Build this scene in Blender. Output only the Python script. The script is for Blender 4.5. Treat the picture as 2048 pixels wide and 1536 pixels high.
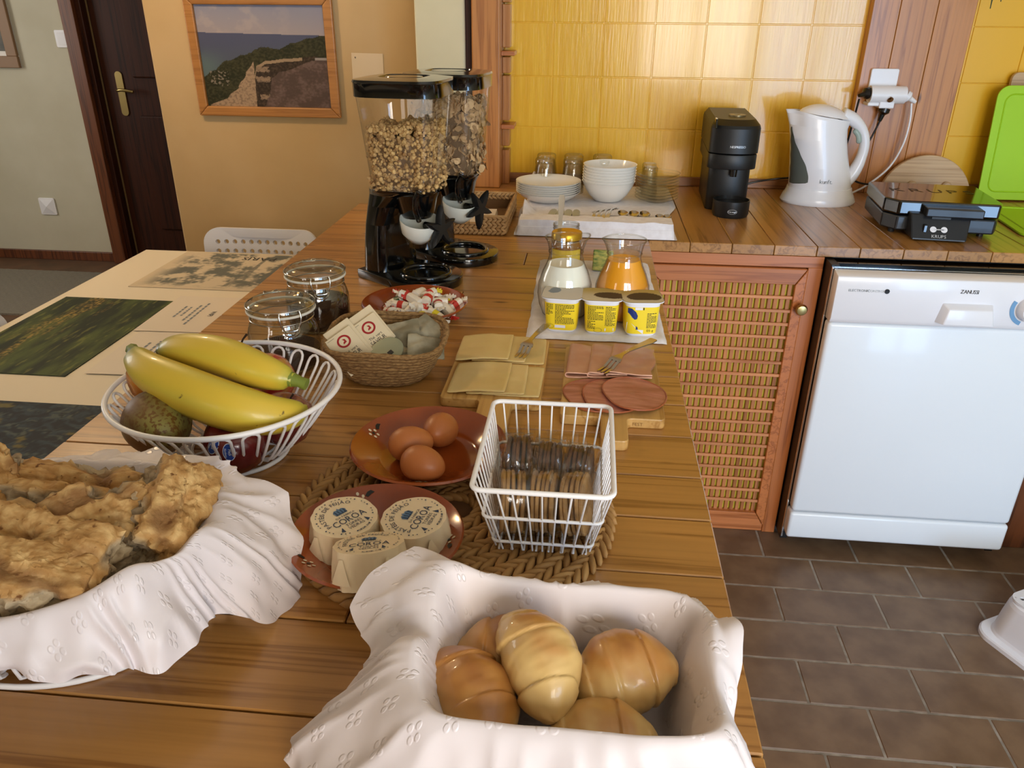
import bpy, bmesh, math, random
from math import pi, sin, cos, radians, sqrt, atan2, hypot
from mathutils import Vector, Matrix, Euler, noise as mnoise

# ------------------------------------------------------------------ scene, camera, light
S = bpy.context.scene
for o in list(bpy.data.objects):
    bpy.data.objects.remove(o)
C = S.collection
H = 0.874                                   # height of the worktop

cam_d = bpy.data.cameras.new('camera')
cam_d.sensor_fit = 'HORIZONTAL'; cam_d.sensor_width = 36.0
cam_d.lens = 1556.6 / 2048 * 36.0
cam_d.clip_start = 0.02
cam = bpy.data.objects.new('camera', cam_d); C.objects.link(cam)
_t, _yw, _rl = 0.4478, 0.0950, 0.0082
_f = Vector((-sin(_yw) * cos(_t), cos(_yw) * cos(_t), -sin(_t)))
_r0 = Vector((cos(_yw), sin(_yw), 0)); _u0 = _r0.cross(_f)
_r = _r0 * cos(_rl) + _u0 * sin(_rl); _u = -_r0 * sin(_rl) + _u0 * cos(_rl)
_m = Matrix((_r, _u, -_f)).transposed().to_4x4(); _m.translation = Vector((-0.1601, -1.977, 1.4033))
cam.matrix_world = _m
S.camera = cam

W = bpy.data.worlds.new('daylight'); S.world = W; W.use_nodes = True
W.node_tree.nodes['Background'].inputs[0].default_value = (0.62, 0.76, 1.0, 1)
W.node_tree.nodes['Background'].inputs[1].default_value = 1.0

def area(name, loc, sx, sy, rot, power, col):
    l = bpy.data.lights.new(name, 'AREA'); l.shape = 'RECTANGLE'; l.size = sx; l.size_y = sy
    l.energy = power; l.color = col
    o = bpy.data.objects.new(name, l); C.objects.link(o); o.location = loc; o.rotation_euler = rot
    return o
# daylight entering by the windows and the glazed door in the wall behind the camera
area('daylight_window', (0.62, -3.42, 1.45), 0.80, 1.1, (radians(-90), 0, pi), 64, (1.0, 0.94, 0.84))
area('daylight_glazed_door', (1.56, -3.42, 1.05), 0.80, 2.0, (radians(-90), 0, pi), 86, (0.42, 0.66, 1.0))
area('daylight_window_dining', (-1.75, -3.42, 1.5), 0.9, 1.1, (radians(-90), 0, pi), 15, (1.0, 0.88, 0.72))
area('daylight_window_hall', (-4.46, 0.9, 1.5), 0.9, 1.1, (radians(90), 0, radians(-90)), 30, (1.0, 0.96, 0.88))

S.view_settings.view_transform = 'Standard'
S.view_settings.look = 'None'
S.view_settings.gamma = 1.0
S.view_settings.use_curve_mapping = False
S.view_settings.exposure = -0.38
try:
    S.cycles.transparent_max_bounces = 40
except Exception:
    pass

# ------------------------------------------------------------------ helpers
def hexc(h):
    h = h.lstrip('#'); out = []
    for i in (0, 2, 4):
        c = int(h[i:i + 2], 16) / 255
        out.append(c / 12.92 if c <= 0.04045 else ((c + 0.055) / 1.055) ** 2.4)
    return tuple(out)

def tag(o, label=None, cat=None, group=None, kind=None):
    if label: o['label'] = label
    if cat: o['category'] = cat
    if group: o['group'] = group
    if kind: o['kind'] = kind
    return o

def thing(name, label, cat, loc=(0, 0, 0), rz=0.0, group=None, rot=None):
    o = bpy.data.objects.new(name, None); C.objects.link(o)
    o.empty_display_size = 0.03
    o.location = loc; o.rotation_euler = rot if rot else (0, 0, rz)
    return tag(o, label, cat, group)

def struct(name, parent=None):
    o = bpy.data.objects.new(name, None); C.objects.link(o); o['kind'] = 'structure'; o.empty_display_size = 0.03
    return o

def dup(root, loc=None, rz=None, label=None, parent=None, rot=None):
    r = root.copy(); C.objects.link(r); r.parent = parent
    if loc is not None: r.location = loc
    if rz is not None: r.rotation_euler = (0, 0, rz)
    if rot is not None: r.rotation_euler = rot
    if label: r['label'] = label
    for ch in list(root.children):
        dup(ch, parent=r)
    return r

def place(src, name, parent=None, loc=(0, 0, 0), rot=(0, 0, 0), scale=(1, 1, 1), mat=None):
    """another object that shares the mesh of src"""
    o = bpy.data.objects.new(name, src.data if hasattr(src, 'data') else src); C.objects.link(o)
    o.parent = parent; o.location = loc; o.rotation_euler = rot; o.scale = scale
    return o

class MB:
    def __init__(s):
        s.v = []; s.f = []; s.mi = []
    def add(s, vs, fs, m=0, M=None):
        b = len(s.v)
        if M is not None: vs = [tuple(M @ Vector(p)) for p in vs]
        s.v += [tuple(p) for p in vs]
        for q in fs:
            s.f.append(tuple(i + b for i in q)); s.mi.append(m)
        return s
    def box(s, x0, x1, y0, y1, z0, z1, m=0, M=None):
        vs = [(x, y, z) for z in (z0, z1) for y in (y0, y1) for x in (x0, x1)]
        return s.add(vs, [(0, 2, 3, 1), (4, 5, 7, 6), (0, 1, 5, 4), (2, 6, 7, 3), (0, 4, 6, 2), (1, 3, 7, 5)], m, M)
    def lathe(s, prof, n=32, m=0, M=None, ex=2.0, sx=1.0, sy=1.0, fn=None):
        """profile (radius, z) turned about z; ex > 2 makes a squarish section"""
        vs = []; fs = []; rows = []
        for (r, z) in prof:
            if r <= 1e-6:
                rows.append([len(vs)]); vs.append((0, 0, z))
            else:
                row = []
                for i in range(n):
                    a = 2 * pi * i / n; ca, sa = cos(a), sin(a)
                    k = (abs(ca) ** ex + abs(sa) ** ex) ** (-1.0 / ex) if ex != 2.0 else 1.0
                    row.append(len(vs)); vs.append((r * k * ca * sx, r * k * sa * sy, z))
                rows.append(row)
        for a, b in zip(rows, rows[1:]):
            if len(a) == 1 and len(b) == 1: continue
            if len(a) == 1:
                for i in range(n): fs.append((a[0], b[(i + 1) % n], b[i]))
            elif len(b) == 1:
                for i in range(n): fs.append((a[i], a[(i + 1) % n], b[0]))
            else:
                for i in range(n):
                    j = (i + 1) % n; fs.append((a[i], a[j], b[j], b[i]))
        if fn: vs = [fn(p) for p in vs]
        return s.add(vs, fs, m, M)
    def tube(s, pts, r, n=8, closed=False, m=0, M=None, sec=None):
        pts = [Vector(p) for p in pts]; k = len(pts)
        rr = r if isinstance(r, (list, tuple)) else [r] * k
        tang = []
        for i in range(k):
            a = pts[i - 1] if (i > 0 or closed) else pts[i]
            b = pts[(i + 1) % k] if (i < k - 1 or closed) else pts[i]
            t = (b - a); tang.append(t.normalized() if t.length > 1e-9 else Vector((0, 0, 1)))
        up = Vector((0, 0, 1))
        if abs(tang[0].dot(up)) > 0.95: up = Vector((1, 0, 0))
        nrm = (up - tang[0] * up.dot(tang[0])).normalized(); vs = []; fs = []
        for i in range(k):
            nrm = (nrm - tang[i] * nrm.dot(tang[i]))
            nrm = nrm.normalized() if nrm.length > 1e-6 else tang[i].orthogonal().normalized()
            bn = tang[i].cross(nrm)
            for j in range(n):
                a = 2 * pi * j / n
                q = sec(a) if sec else (cos(a), sin(a))
                vs.append(tuple(pts[i] + (nrm * q[0] + bn * q[1]) * rr[i]))
        for i in range(k if closed else k - 1):
            a = i * n; b = ((i + 1) % k) * n
            for j in range(n):
                l = (j + 1) % n; fs.append((a + j, a + l, b + l, b + j))
        if not closed:
            fs.append(tuple(range(n - 1, -1, -1))); fs.append(tuple(range((k - 1) * n, k * n)))
        return s.add(vs, fs, m, M)
    def prism(s, poly, z0, z1, m=0, M=None):
        n = len(poly)
        vs = [(x, y, z0) for x, y in poly] + [(x, y, z1) for x, y in poly]
        fs = [tuple(range(n - 1, -1, -1)), tuple(range(n, 2 * n))] + [(i, (i + 1) % n, n + (i + 1) % n, n + i) for i in range(n)]
        return s.add(vs, fs, m, M)
    def grid(s, fn, nu, nv, cu=False, cv=False, m=0, M=None, thick=0.0):
        vs = [Vector(fn(i / (nu if cu else nu - 1), j / (nv if cv else nv - 1))) for i in range(nu) for j in range(nv)]
        fs = []
        for i in range(nu if cu else nu - 1):
            for j in range(nv if cv else nv - 1):
                a = i * nv + j; b = i * nv + (j + 1) % nv; c = ((i + 1) % nu) * nv + (j + 1) % nv; d = ((i + 1) % nu) * nv + j
                fs.append((a, d, c, b))
        if thick:
            nn = [Vector() for _ in vs]
            for q in fs:
                e = (vs[q[2]] - vs[q[0]]).cross(vs[q[3]] - vs[q[1]])
                for i in q: nn[i] += e
            k = len(vs)
            vs = vs + [p - (q.normalized() if q.length > 0 else q) * thick for p, q in zip(vs, nn)]
            f2 = [tuple(i + k for i in reversed(q)) for q in fs]
            side = []
            if not cu:
                for j in range(nv - 1):
                    side.append((j, j + 1, j + 1 + k, j + k))
                    b = (nu - 1) * nv + j; side.append((b + 1, b, b + k, b + 1 + k))
            if not cv:
                for i in range(nu - 1 + (1 if cu else 0)):
                    a = i * nv; d = ((i + 1) % nu) * nv
                    side.append((d, a, a + k, d + k)); side.append((a + nv - 1, d + nv - 1, d + nv - 1 + k, a + nv - 1 + k))
            fs = fs + f2 + side
        return s.add(vs, fs, m, M)
    def build(s, name, mat, parent=None, loc=(0, 0, 0), rot=(0, 0, 0), smooth=None, bevel=None, bseg=2, col=None, sub=0):
        me = bpy.data.meshes.new(name)
        me.from_pydata(s.v, [], s.f)
        mats = mat if isinstance(mat, (list, tuple)) else [mat]
        for q in mats: me.materials.append(q)
        if len(mats) > 1: me.polygons.foreach_set('material_index', s.mi)
        if bevel:
            bm = bmesh.new(); bm.from_mesh(me)
            bmesh.ops.remove_doubles(bm, verts=bm.verts, dist=1e-6)
            bmesh.ops.recalc_face_normals(bm, faces=bm.faces)
            ed = [e for e in bm.edges if len(e.link_faces) == 2 and e.calc_face_angle(0) > radians(28)]
            bmesh.ops.bevel(bm, geom=ed, offset=bevel, segments=bseg, profile=0.5, affect='EDGES', clamp_overlap=True)
            bm.to_mesh(me); bm.free()
        if col is not None:
            at = me.color_attributes.new('Col', 'FLOAT_COLOR', 'POINT')
            buf = []
            for v in me.vertices:
                c = col(v.co); buf += [c[0], c[1], c[2], 1.0]
            at.data.foreach_set('color', buf)
        if smooth is not None:
            me.polygons.foreach_set('use_smooth', [True] * len(me.polygons))
            if smooth < 180: me.set_sharp_from_angle(angle=radians(smooth))
        me.update()
        o = bpy.data.objects.new(name, me); C.objects.link(o)
        o.parent = parent; o.location = loc; o.rotation_euler = rot
        if sub:
            md = o.modifiers.new('sub', 'SUBSURF'); md.levels = sub; md.render_levels = sub
        return o

def rrect(w, d, r, n=6, cx=0.0, cy=0.0):
    p = []
    for qx, qy, a0 in ((1, 1, 0), (-1, 1, 90), (-1, -1, 180), (1, -1, 270)):
        for i in range(n + 1):
            a = radians(a0 + 90 * i / n)
            p.append((cx + qx * (w / 2 - r) + r * cos(a), cy + qy * (d / 2 - r) + r * sin(a)))
    return p

def catmull(pts, n=8, closed=False):
    P = [Vector(p) for p in pts]; k = len(P); out = []
    rng = range(k if closed else k - 1)
    for i in rng:
        p0 = P[(i - 1) % k] if (closed or i > 0) else P[i]
        p1 = P[i]; p2 = P[(i + 1) % k]
        p3 = P[(i + 2) % k] if (closed or i + 2 < k) else P[(i + 1) % k]
        for j in range(n):
            t = j / n
            out.append(0.5 * ((2 * p1) + (p2 - p0) * t + (2 * p0 - 5 * p1 + 4 * p2 - p3) * t * t + (3 * p1 - p0 - 3 * p2 + p3) * t ** 3))
    if not closed: out.append(P[-1])
    return out

def lerp(a, b, t): return a + (b - a) * t
def mix3(a, b, t): return tuple(x + (y - x) * t for x, y in zip(a, b))
def sstep(a, b, x):
    t = max(0.0, min(1.0, (x - a) / (b - a))); return t * t * (3 - 2 * t)
def interp(tab, x):
    """piecewise smooth table [(x, value)]"""
    if x <= tab[0][0]: return tab[0][1]
    for (a, p), (b, q) in zip(tab, tab[1:]):
        if x <= b:
            t = (x - a) / (b - a); return p + (q - p) * (t * t * (3 - 2 * t))
    return tab[-1][1]

# lettering: every glyph is meshed once while the scene is still empty
GL = {}
def _glyphs():
    tmp = []
    for ch in "ABCDEFGHIJKLMNOPQRSTUVWXYZabcdefghijklmnopqrstuvwxyz0123456789.,:'&-\u00c9\u00c3\u00c1\u00e7\u00e3\u00e9\u00ae":
        cu = bpy.data.curves.new('g', 'FONT'); cu.body = ch; cu.size = 1.0; cu.resolution_u = 2
        o = bpy.data.objects.new('g', cu); C.objects.link(o); tmp.append((ch, o))
    dg = bpy.context.evaluated_depsgraph_get()
    for ch, o in tmp:
        me = o.evaluated_get(dg).to_mesh()
        vs = [(v.co.x, v.co.y) for v in me.vertices]; fs = [tuple(p.vertices) for p in me.polygons]
        x0 = min([v[0] for v in vs], default=0); x1 = max([v[0] for v in vs], default=0.3)
        GL[ch] = ([(x - x0, y) for x, y in vs], fs, x1 - x0)
        o.evaluated_get(dg).to_mesh_clear()
    for ch, o in tmp:
        cu = o.data; bpy.data.objects.remove(o); bpy.data.curves.remove(cu)
_glyphs()

def text_geo(body, size, gap=0.09, align='C', sx=1.0):
    vs = []; fs = []; x = 0.0; marks = []
    for ch in body:
        if ch == ' ': x += 0.32; continue
        g = GL.get(ch)
        if not g: continue
        b = len(vs); vs += [(x + px, py) for px, py in g[0]]; fs += [tuple(i + b for i in q) for q in g[1]]
        marks.append((b, len(vs), x + g[2] / 2)); x += g[2] + gap
    w = x - gap; off = {'C': -w / 2, 'L': 0.0, 'R': -w}[align]
    return [((px + off) * size * sx, py * size) for px, py in vs], fs, w * size * sx, [(a, b, (m + off) * size * sx) for a, b, m in marks]

def text(name, body, size, mat, parent, fn, gap=0.09, align='C', sx=1.0):
    vs, fs, w, mk = text_geo(body, size, gap, align, sx)
    return MB().add([fn(x, y) for x, y in vs], fs).build(name, mat, parent)

def text_arc(mb, body, size, R, a_mid, inside=False, gap=0.09, m=0, fn=None):
    """letters set one by one on a circle of radius R, centred on angle a_mid (radians)"""
    vs, fs, w, mk = text_geo(body, size, gap)
    out = [None] * len(vs)
    for a, b, mx in mk:
        ang = a_mid - mx / R if not inside else a_mid + mx / R
        rot = ang - pi / 2 if not inside else ang + pi / 2
        for i in range(a, b):
            x = vs[i][0] - mx; y = vs[i][1]
            out[i] = (R * cos(ang) + x * cos(rot) - y * sin(rot), R * sin(ang) + x * sin(rot) + y * cos(rot))
    mb.add([fn(x, y) if fn else (x, y, 0) for x, y in out], fs, m)

# ------------------------------------------------------------------ materials
def _nt(name):
    m = bpy.data.materials.new(name); m.use_nodes = True
    nt = m.node_tree; return m, nt, nt.nodes['Principled BSDF']
def _link(nt, a, b): nt.links.new(a, b)

def mat(name, col, rough=0.5, metal=0.0, coat=0.0, spec=0.5, col2=None, ns=20.0, nstr=1.0, bump=0.0, bs=60.0, sss=0.0, sub_col=None,
        stretch=(1, 1, 1), emit=None, alpha=1.0, coords='Object', sheen=0.0, detail=4.0, rampw=(0.35, 0.65), trans=0.0, ior=1.45, bdist=0.002):
    m, nt, p = _nt(name)
    col = hexc(col) if isinstance(col, str) else col
    p.inputs['Base Color'].default_value = (*col, 1); p.inputs['Roughness'].default_value = rough
    p.inputs['Metallic'].default_value = metal; p.inputs['Coat Weight'].default_value = coat
    p.inputs['Coat Roughness'].default_value = 0.08
    p.inputs['Specular IOR Level'].default_value = spec
    p.inputs['Transmission Weight'].default_value = trans; p.inputs['IOR'].default_value = ior
    if sheen: p.inputs['Sheen Weight'].default_value = sheen
    if sss:
        p.inputs['Subsurface Weight'].default_value = sss; p.inputs['Subsurface Radius'].default_value = (1.0, 0.5, 0.25)
        p.inputs['Subsurface Scale'].default_value = 0.004
    if emit: p.inputs['Emission Color'].default_value = (*emit[:3], 1); p.inputs['Emission Strength'].default_value = emit[3]
    if col2 is not None or bump:
        tc = nt.nodes.new('ShaderNodeTexCoord'); mp = nt.nodes.new('ShaderNodeMapping'); mp.inputs['Scale'].default_value = stretch
        oi = nt.nodes.new('ShaderNodeObjectInfo'); va = nt.nodes.new('ShaderNodeVectorMath'); va.operation = 'MULTIPLY_ADD'
        va.inputs[0].default_value = (7.3, 11.1, 5.7)
        cb = nt.nodes.new('ShaderNodeCombineXYZ')
        for i in range(3): _link(nt, oi.outputs['Random'], cb.inputs[i])
        _link(nt, cb.outputs[0], va.inputs[1]); _link(nt, tc.outputs[coords], va.inputs[2]); _link(nt, va.outputs[0], mp.inputs[0])
    if col2 is not None:
        col2 = hexc(col2) if isinstance(col2, str) else col2
        n = nt.nodes.new('ShaderNodeTexNoise'); n.inputs['Scale'].default_value = ns; n.inputs['Detail'].default_value = detail
        r = nt.nodes.new('ShaderNodeValToRGB'); r.color_ramp.elements[0].position = rampw[0]; r.color_ramp.elements[1].position = rampw[1]
        r.color_ramp.elements[0].color = (*mix3(col, col2, 1 - nstr), 1) if nstr < 1 else (*col, 1)
        r.color_ramp.elements[1].color = (*mix3(col, col2, nstr), 1)
        _link(nt, mp.outputs[0], n.inputs['Vector']); _link(nt, n.outputs['Fac'], r.inputs[0]); _link(nt, r.outputs[0], p.inputs['Base Color'])
    if bump:
        n2 = nt.nodes.new('ShaderNodeTexNoise'); n2.inputs['Scale'].default_value = bs; n2.inputs['Detail'].default_value = 5.0
        b = nt.nodes.new('ShaderNodeBump'); b.inputs['Strength'].default_value = bump; b.inputs['Distance'].default_value = bdist
        _link(nt, mp.outputs[0], n2.inputs['Vector']); _link(nt, n2.outputs['Fac'], b.inputs['Height']); _link(nt, b.outputs[0], p.inputs['Normal'])
    return m

def vcol(name, rough=0.5, coat=0.0, spec=0.5, bump=0.0, bs=80.0, speck=None, sss=0.0):
    """colour from the print or skin colouring stored on the mesh; speck = (colour, scale, threshold)"""
    m, nt, p = _nt(name)
    a = nt.nodes.new('ShaderNodeVertexColor'); a.layer_name = 'Col'
    p.inputs['Roughness'].default_value = rough; p.inputs['Coat Weight'].default_value = coat; p.inputs['Specular IOR Level'].default_value = spec
    out = a.outputs['Color']
    tc = nt.nodes.new('ShaderNodeTexCoord')
    if sss:
        p.inputs['Subsurface Weight'].default_value = sss; p.inputs['Subsurface Scale'].default_value = 0.004
    if speck:
        n = nt.nodes.new('ShaderNodeTexNoise'); n.inputs['Scale'].default_value = speck[1]; n.inputs['Detail'].default_value = 3
        r = nt.nodes.new('ShaderNodeValToRGB'); r.color_ramp.elements[0].position = speck[2]; r.color_ramp.elements[1].position = speck[2] + 0.06
        r.color_ramp.elements[0].color = (0, 0, 0, 1); r.color_ramp.elements[1].color = (1, 1, 1, 1)
        mx = nt.nodes.new('ShaderNodeMix'); mx.data_type = 'RGBA'; mx.inputs[7].default_value = (*hexc(speck[0]), 1)
        _link(nt, tc.outputs['Object'], n.inputs['Vector']); _link(nt, n.outputs['Fac'], r.inputs[0]); _link(nt, r.outputs[0], mx.inputs[0])
        _link(nt, out, mx.inputs[6]); out = mx.outputs[2]
    _link(nt, out, p.inputs['Base Color'])
    if bump:
        n2 = nt.nodes.new('ShaderNodeTexNoise'); n2.inputs['Scale'].default_value = bs; n2.inputs['Detail'].default_value = 4
        b = nt.nodes.new('ShaderNodeBump'); b.inputs['Strength'].default_value = bump; b.inputs['Distance'].default_value = 0.002
        _link(nt, tc.outputs['Object'], n2.inputs['Vector']); _link(nt, n2.outputs['Fac'], b.inputs['Height']); _link(nt, b.outputs[0], p.inputs['Normal'])
    return m

def wood(name, light, dark, axis=0, rough=0.35, coat=0.25, gs=1.0, knots=True, bump=0.12, vary=0.25, knot='#5a3214', spec=0.5):
    m, nt, p = _nt(name)
    light = hexc(light); dark = hexc(dark)
    tc = nt.nodes.new('ShaderNodeTexCoord'); oi = nt.nodes.new('ShaderNodeObjectInfo')
    cb = nt.nodes.new('ShaderNodeCombineXYZ')
    for i in range(3): _link(nt, oi.outputs['Random'], cb.inputs[i])
    va = nt.nodes.new('ShaderNodeVectorMath'); va.operation = 'MULTIPLY_ADD'; va.inputs[0].default_value = (9.1, 13.7, 7.9)
    _link(nt, cb.outputs[0], va.inputs[1]); _link(nt, tc.outputs['Object'], va.inputs[2])
    mp = nt.nodes.new('ShaderNodeMapping'); sc = [30 * gs] * 3; sc[axis] = 0.9 * gs; mp.inputs['Scale'].default_value = sc
    _link(nt, va.outputs[0], mp.inputs[0])
    n = nt.nodes.new('ShaderNodeTexNoise'); n.inputs['Scale'].default_value = 1.6; n.inputs['Detail'].default_value = 4; n.inputs['Distortion'].default_value = 0.25
    _link(nt, mp.outputs[0], n.inputs['Vector'])
    w = nt.nodes.new('ShaderNodeMath'); w.operation = 'MULTIPLY'; w.inputs[1].default_value = 7.0
    _link(nt, n.outputs['Fac'], w.inputs[0])
    fr = nt.nodes.new('ShaderNodeMath'); fr.operation = 'PINGPONG'; fr.inputs[1].default_value = 1.0; _link(nt, w.outputs[0], fr.inputs[0])
    r = nt.nodes.new('ShaderNodeValToRGB'); r.color_ramp.elements[0].position = 0.0; r.color_ramp.elements[1].position = 0.85
    r.color_ramp.elements[0].color = (*dark, 1); r.color_ramp.elements[1].color = (*light, 1)
    e = r.color_ramp.elements.new(0.35); e.color = (*mix3(dark, light, 0.80), 1)
    _link(nt, fr.outputs[0], r.inputs[0])
    # fine fibre
    mp2 = nt.nodes.new('ShaderNodeMapping'); s2 = [160 * gs] * 3; s2[axis] = 3 * gs; mp2.inputs['Scale'].default_value = s2
    _link(nt, va.outputs[0], mp2.inputs[0])
    n2 = nt.nodes.new('ShaderNodeTexNoise'); n2.inputs['Scale'].default_value = 1.0; n2.inputs['Detail'].default_value = 3
    _link(nt, mp2.outputs[0], n2.inputs['Vector'])
    hs = nt.nodes.new('ShaderNodeHueSaturation')
    ml = nt.nodes.new('ShaderNodeMath'); ml.operation = 'MULTIPLY_ADD'; ml.inputs[1].default_value = vary; ml.inputs[2].default_value = 1 - vary / 2 - 0.14
    _link(nt, oi.outputs['Random'], ml.inputs[0])
    ml2 = nt.nodes.new('ShaderNodeMath'); ml2.operation = 'MULTIPLY_ADD'; ml2.inputs[1].default_value = 0.28
    _link(nt, n2.outputs['Fac'], ml2.inputs[0]); _link(nt, ml.outputs[0], ml2.inputs[2]); _link(nt, ml2.outputs[0], hs.inputs['Value'])
    _link(nt, r.outputs[0], hs.inputs['Color']); out = hs.outputs[0]
    if knots:
        mp3 = nt.nodes.new('ShaderNodeMapping'); s3 = [13.0] * 3; s3[axis] = 5.0; mp3.inputs['Scale'].default_value = s3
        _link(nt, va.outputs[0], mp3.inputs[0])
        vo = nt.nodes.new('ShaderNodeTexVoronoi'); vo.inputs['Scale'].default_value = 1.0; _link(nt, mp3.outputs[0], vo.inputs['Vector'])
        kr = nt.nodes.new('ShaderNodeValToRGB'); kr.color_ramp.elements[0].position = 0.03; kr.color_ramp.elements[1].position = 0.10
        kr.color_ramp.elements[0].color = (1, 1, 1, 1); kr.color_ramp.elements[1].color = (0, 0, 0, 1)
        _link(nt, vo.outputs['Distance'], kr.inputs[0])
        mx = nt.nodes.new('ShaderNodeMix'); mx.data_type = 'RGBA'; mx.inputs[7].default_value = (*hexc(knot), 1)
        _link(nt, kr.outputs[0], mx.inputs[0]); _link(nt, out, mx.inputs[6]); out = mx.outputs[2]
    _link(nt, out, p.inputs['Base Color'])
    p.inputs['Roughness'].default_value = rough; p.inputs['Coat Weight'].default_value = coat; p.inputs['Coat Roughness'].default_value = 0.18
    p.inputs['Specular IOR Level'].default_value = spec
    b = nt.nodes.new('ShaderNodeBump'); b.inputs['Strength'].default_value = bump; b.inputs['Distance'].default_value = 0.001
    _link(nt, n2.outputs['Fac'], b.inputs['Height']); _link(nt, b.outputs[0], p.inputs['Normal'])
    return m

def clear(name, tint=(1, 1, 1), rough=0.03, gloss=1.0, edge=0.5, ior=1.45):
    """thin clear sheet of glass, plastic or film: see-through with a mirror layer, a little tinted when seen edge on"""
    m = bpy.data.materials.new(name); m.use_nodes = True; nt = m.node_tree; nt.nodes.clear()
    o = nt.nodes.new('ShaderNodeOutputMaterial'); t = nt.nodes.new('ShaderNodeBsdfTransparent'); g = nt.nodes.new('ShaderNodeBsdfGlossy')
    g.inputs['Roughness'].default_value = rough
    lw = nt.nodes.new('ShaderNodeLayerWeight'); lw.inputs['Blend'].default_value = 0.5
    p3 = nt.nodes.new('ShaderNodeMath'); p3.operation = 'POWER'; p3.inputs[1].default_value = 2.5; _link(nt, lw.outputs['Facing'], p3.inputs[0])
    mc = nt.nodes.new('ShaderNodeMix'); mc.data_type = 'RGBA'
    mc.inputs[6].default_value = (*tint, 1); mc.inputs[7].default_value = (*[c * (1 - edge) for c in tint], 1)
    _link(nt, p3.outputs[0], mc.inputs[0]); _link(nt, mc.outputs[2], t.inputs['Color'])
    p5 = nt.nodes.new('ShaderNodeMath'); p5.operation = 'POWER'; p5.inputs[1].default_value = 5.0; _link(nt, lw.outputs['Facing'], p5.inputs[0])
    mu = nt.nodes.new('ShaderNodeMath'); mu.operation = 'MULTIPLY_ADD'; mu.inputs[1].default_value = 0.45; mu.inputs[2].default_value = 0.045 * gloss; mu.use_clamp = True
    _link(nt, p5.outputs[0], mu.inputs[0])
    mx = nt.nodes.new('ShaderNodeMixShader'); _link(nt, mu.outputs[0], mx.inputs[0]); _link(nt, t.outputs[0], mx.inputs[1]); _link(nt, g.outputs[0], mx.inputs[2])
    _link(nt, mx.outputs[0], o.inputs[0])
    return m

MT = {}
MT['pine'] = wood('pine_varnished', '#b37e40', '#8d5c28', 0, 0.33, 0.35)
MT['pine_y'] = wood('pine_varnished_across', '#b07c40', '#8a5c28', 1, 0.30, 0.4)
MT['red'] = wood('red_pine', '#b87838', '#97591f', 2, 0.38, 0.35)
MT['redx'] = wood('red_pine_rail', '#c07440', '#9c5626', 0, 0.38, 0.35)
MT['redz'] = wood('red_pine_upright', '#bd6f38', '#985220', 2, 0.38, 0.35)
MT['slat'] = wood('lattice_pine', '#cf8a58', '#b06a3c', 0, 0.5, 0.15, knots=False)
MT['slatz'] = wood('lattice_pine_upright', '#c07a48', '#985a30', 2, 0.5, 0.15, knots=False)
MT['dark_wood'] = wood('dark_stained_wood', '#3a1a0b', '#210d05', 2, 0.5, 0.0, knots=False, spec=0.25)
MT['brown_wood'] = wood('brown_stained_wood', '#6b3a1c', '#43200d', 2, 0.4, 0.2, knots=False)
MT['frame_wood'] = wood('picture_frame_wood', '#a9743c', '#94612e', 0, 0.45, 0.1, knots=False)
MT['trimx'] = wood('trim_wood', '#9a6638', '#6e411d', 0, 0.4, 0.2, knots=False)
MT['bamboo'] = wood('bamboo_board', '#c79a58', '#a97838', 1, 0.45, 0.1, gs=0.8, knots=False)
MT['beech'] = wood('beech_board', '#c0a079', '#a5835b', 0, 0.5, 0.05, knots=False)
MT['white_plastic'] = mat('white_plastic', '#e9e7ea', 0.28, coat=0.2)
MT['white_gloss'] = mat('white_enamel', '#e6eaee', 0.32, coat=0.25)
MT['white_wire'] = mat('white_coated_wire', '#ece6e2', 0.35)
MT['black'] = mat('black_plastic', '#0b0b0c', 0.28, coat=0.2)
MT['black_matt'] = mat('black_matt_plastic', '#151515', 0.42)
MT['black_gloss'] = mat('black_gloss_plastic', '#070707', 0.12, coat=0.6)
MT['steel'] = mat('steel', '#c9c4bc', 0.2, metal=1.0)
MT['brass'] = mat('aged_brass', '#b39d68', 0.32, metal=1.0)
MT['chrome'] = mat('chrome', '#d8d8d8', 0.12, metal=1.0)
MT['ink'] = mat('black_print', '#17181c', 0.6)
MT['ink_blue'] = mat('navy_print', '#22344f', 0.6)
MT['ink_grey'] = mat('grey_print', '#7f858a', 0.6)
MT['paper'] = mat('white_paper', '#ece6de', 0.7)
# ------------------------------------------------------------------ the setting
random.seed(4)
D = 0.7256                                   # back wall behind the worktop
MT['yellow'] = mat('yellow_gloss_paint', '#f0bb38', 0.24, coat=0.35, col2='#e8ae2b', ns=3.0, stretch=(22, 22, 1.6), bump=0.22, bs=7.0, bdist=0.003)
MT['yellow_flat'] = mat('yellow_wall_paint', '#ebb220', 0.35, coat=0.15, bump=0.1, bs=9.0)
MT['tan'] = mat('ochre_plaster', '#c6a97c', 0.85, col2='#bd9f70', ns=3.0, bump=0.12, bs=14.0)
MT['cream'] = mat('cream_plaster', '#d8cfae', 0.85, col2='#cfc6a3', ns=4.0, bump=0.12, bs=14.0)
MT['pale'] = mat('pale_green_plaster', '#c8c2ad', 0.85, col2='#bdb69f', ns=2.5, bump=0.35, bs=6.0, bdist=0.006)
MT['ceil'] = mat('ceiling_paint', '#e8e2d4', 0.9)
MT['grout'] = mat('floor_grout', '#a2978a', 0.85, col2='#7a7064', ns=30)
MT['floortile'] = mat('brown_floor_tile', '#7c624a', 0.42, coat=0.10, col2='#69503b', ns=14, bump=0.15, bs=60)
MT['farfloor'] = mat('brown_floor', '#6a4a34', 0.5, col2='#57402e', ns=10)
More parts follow.
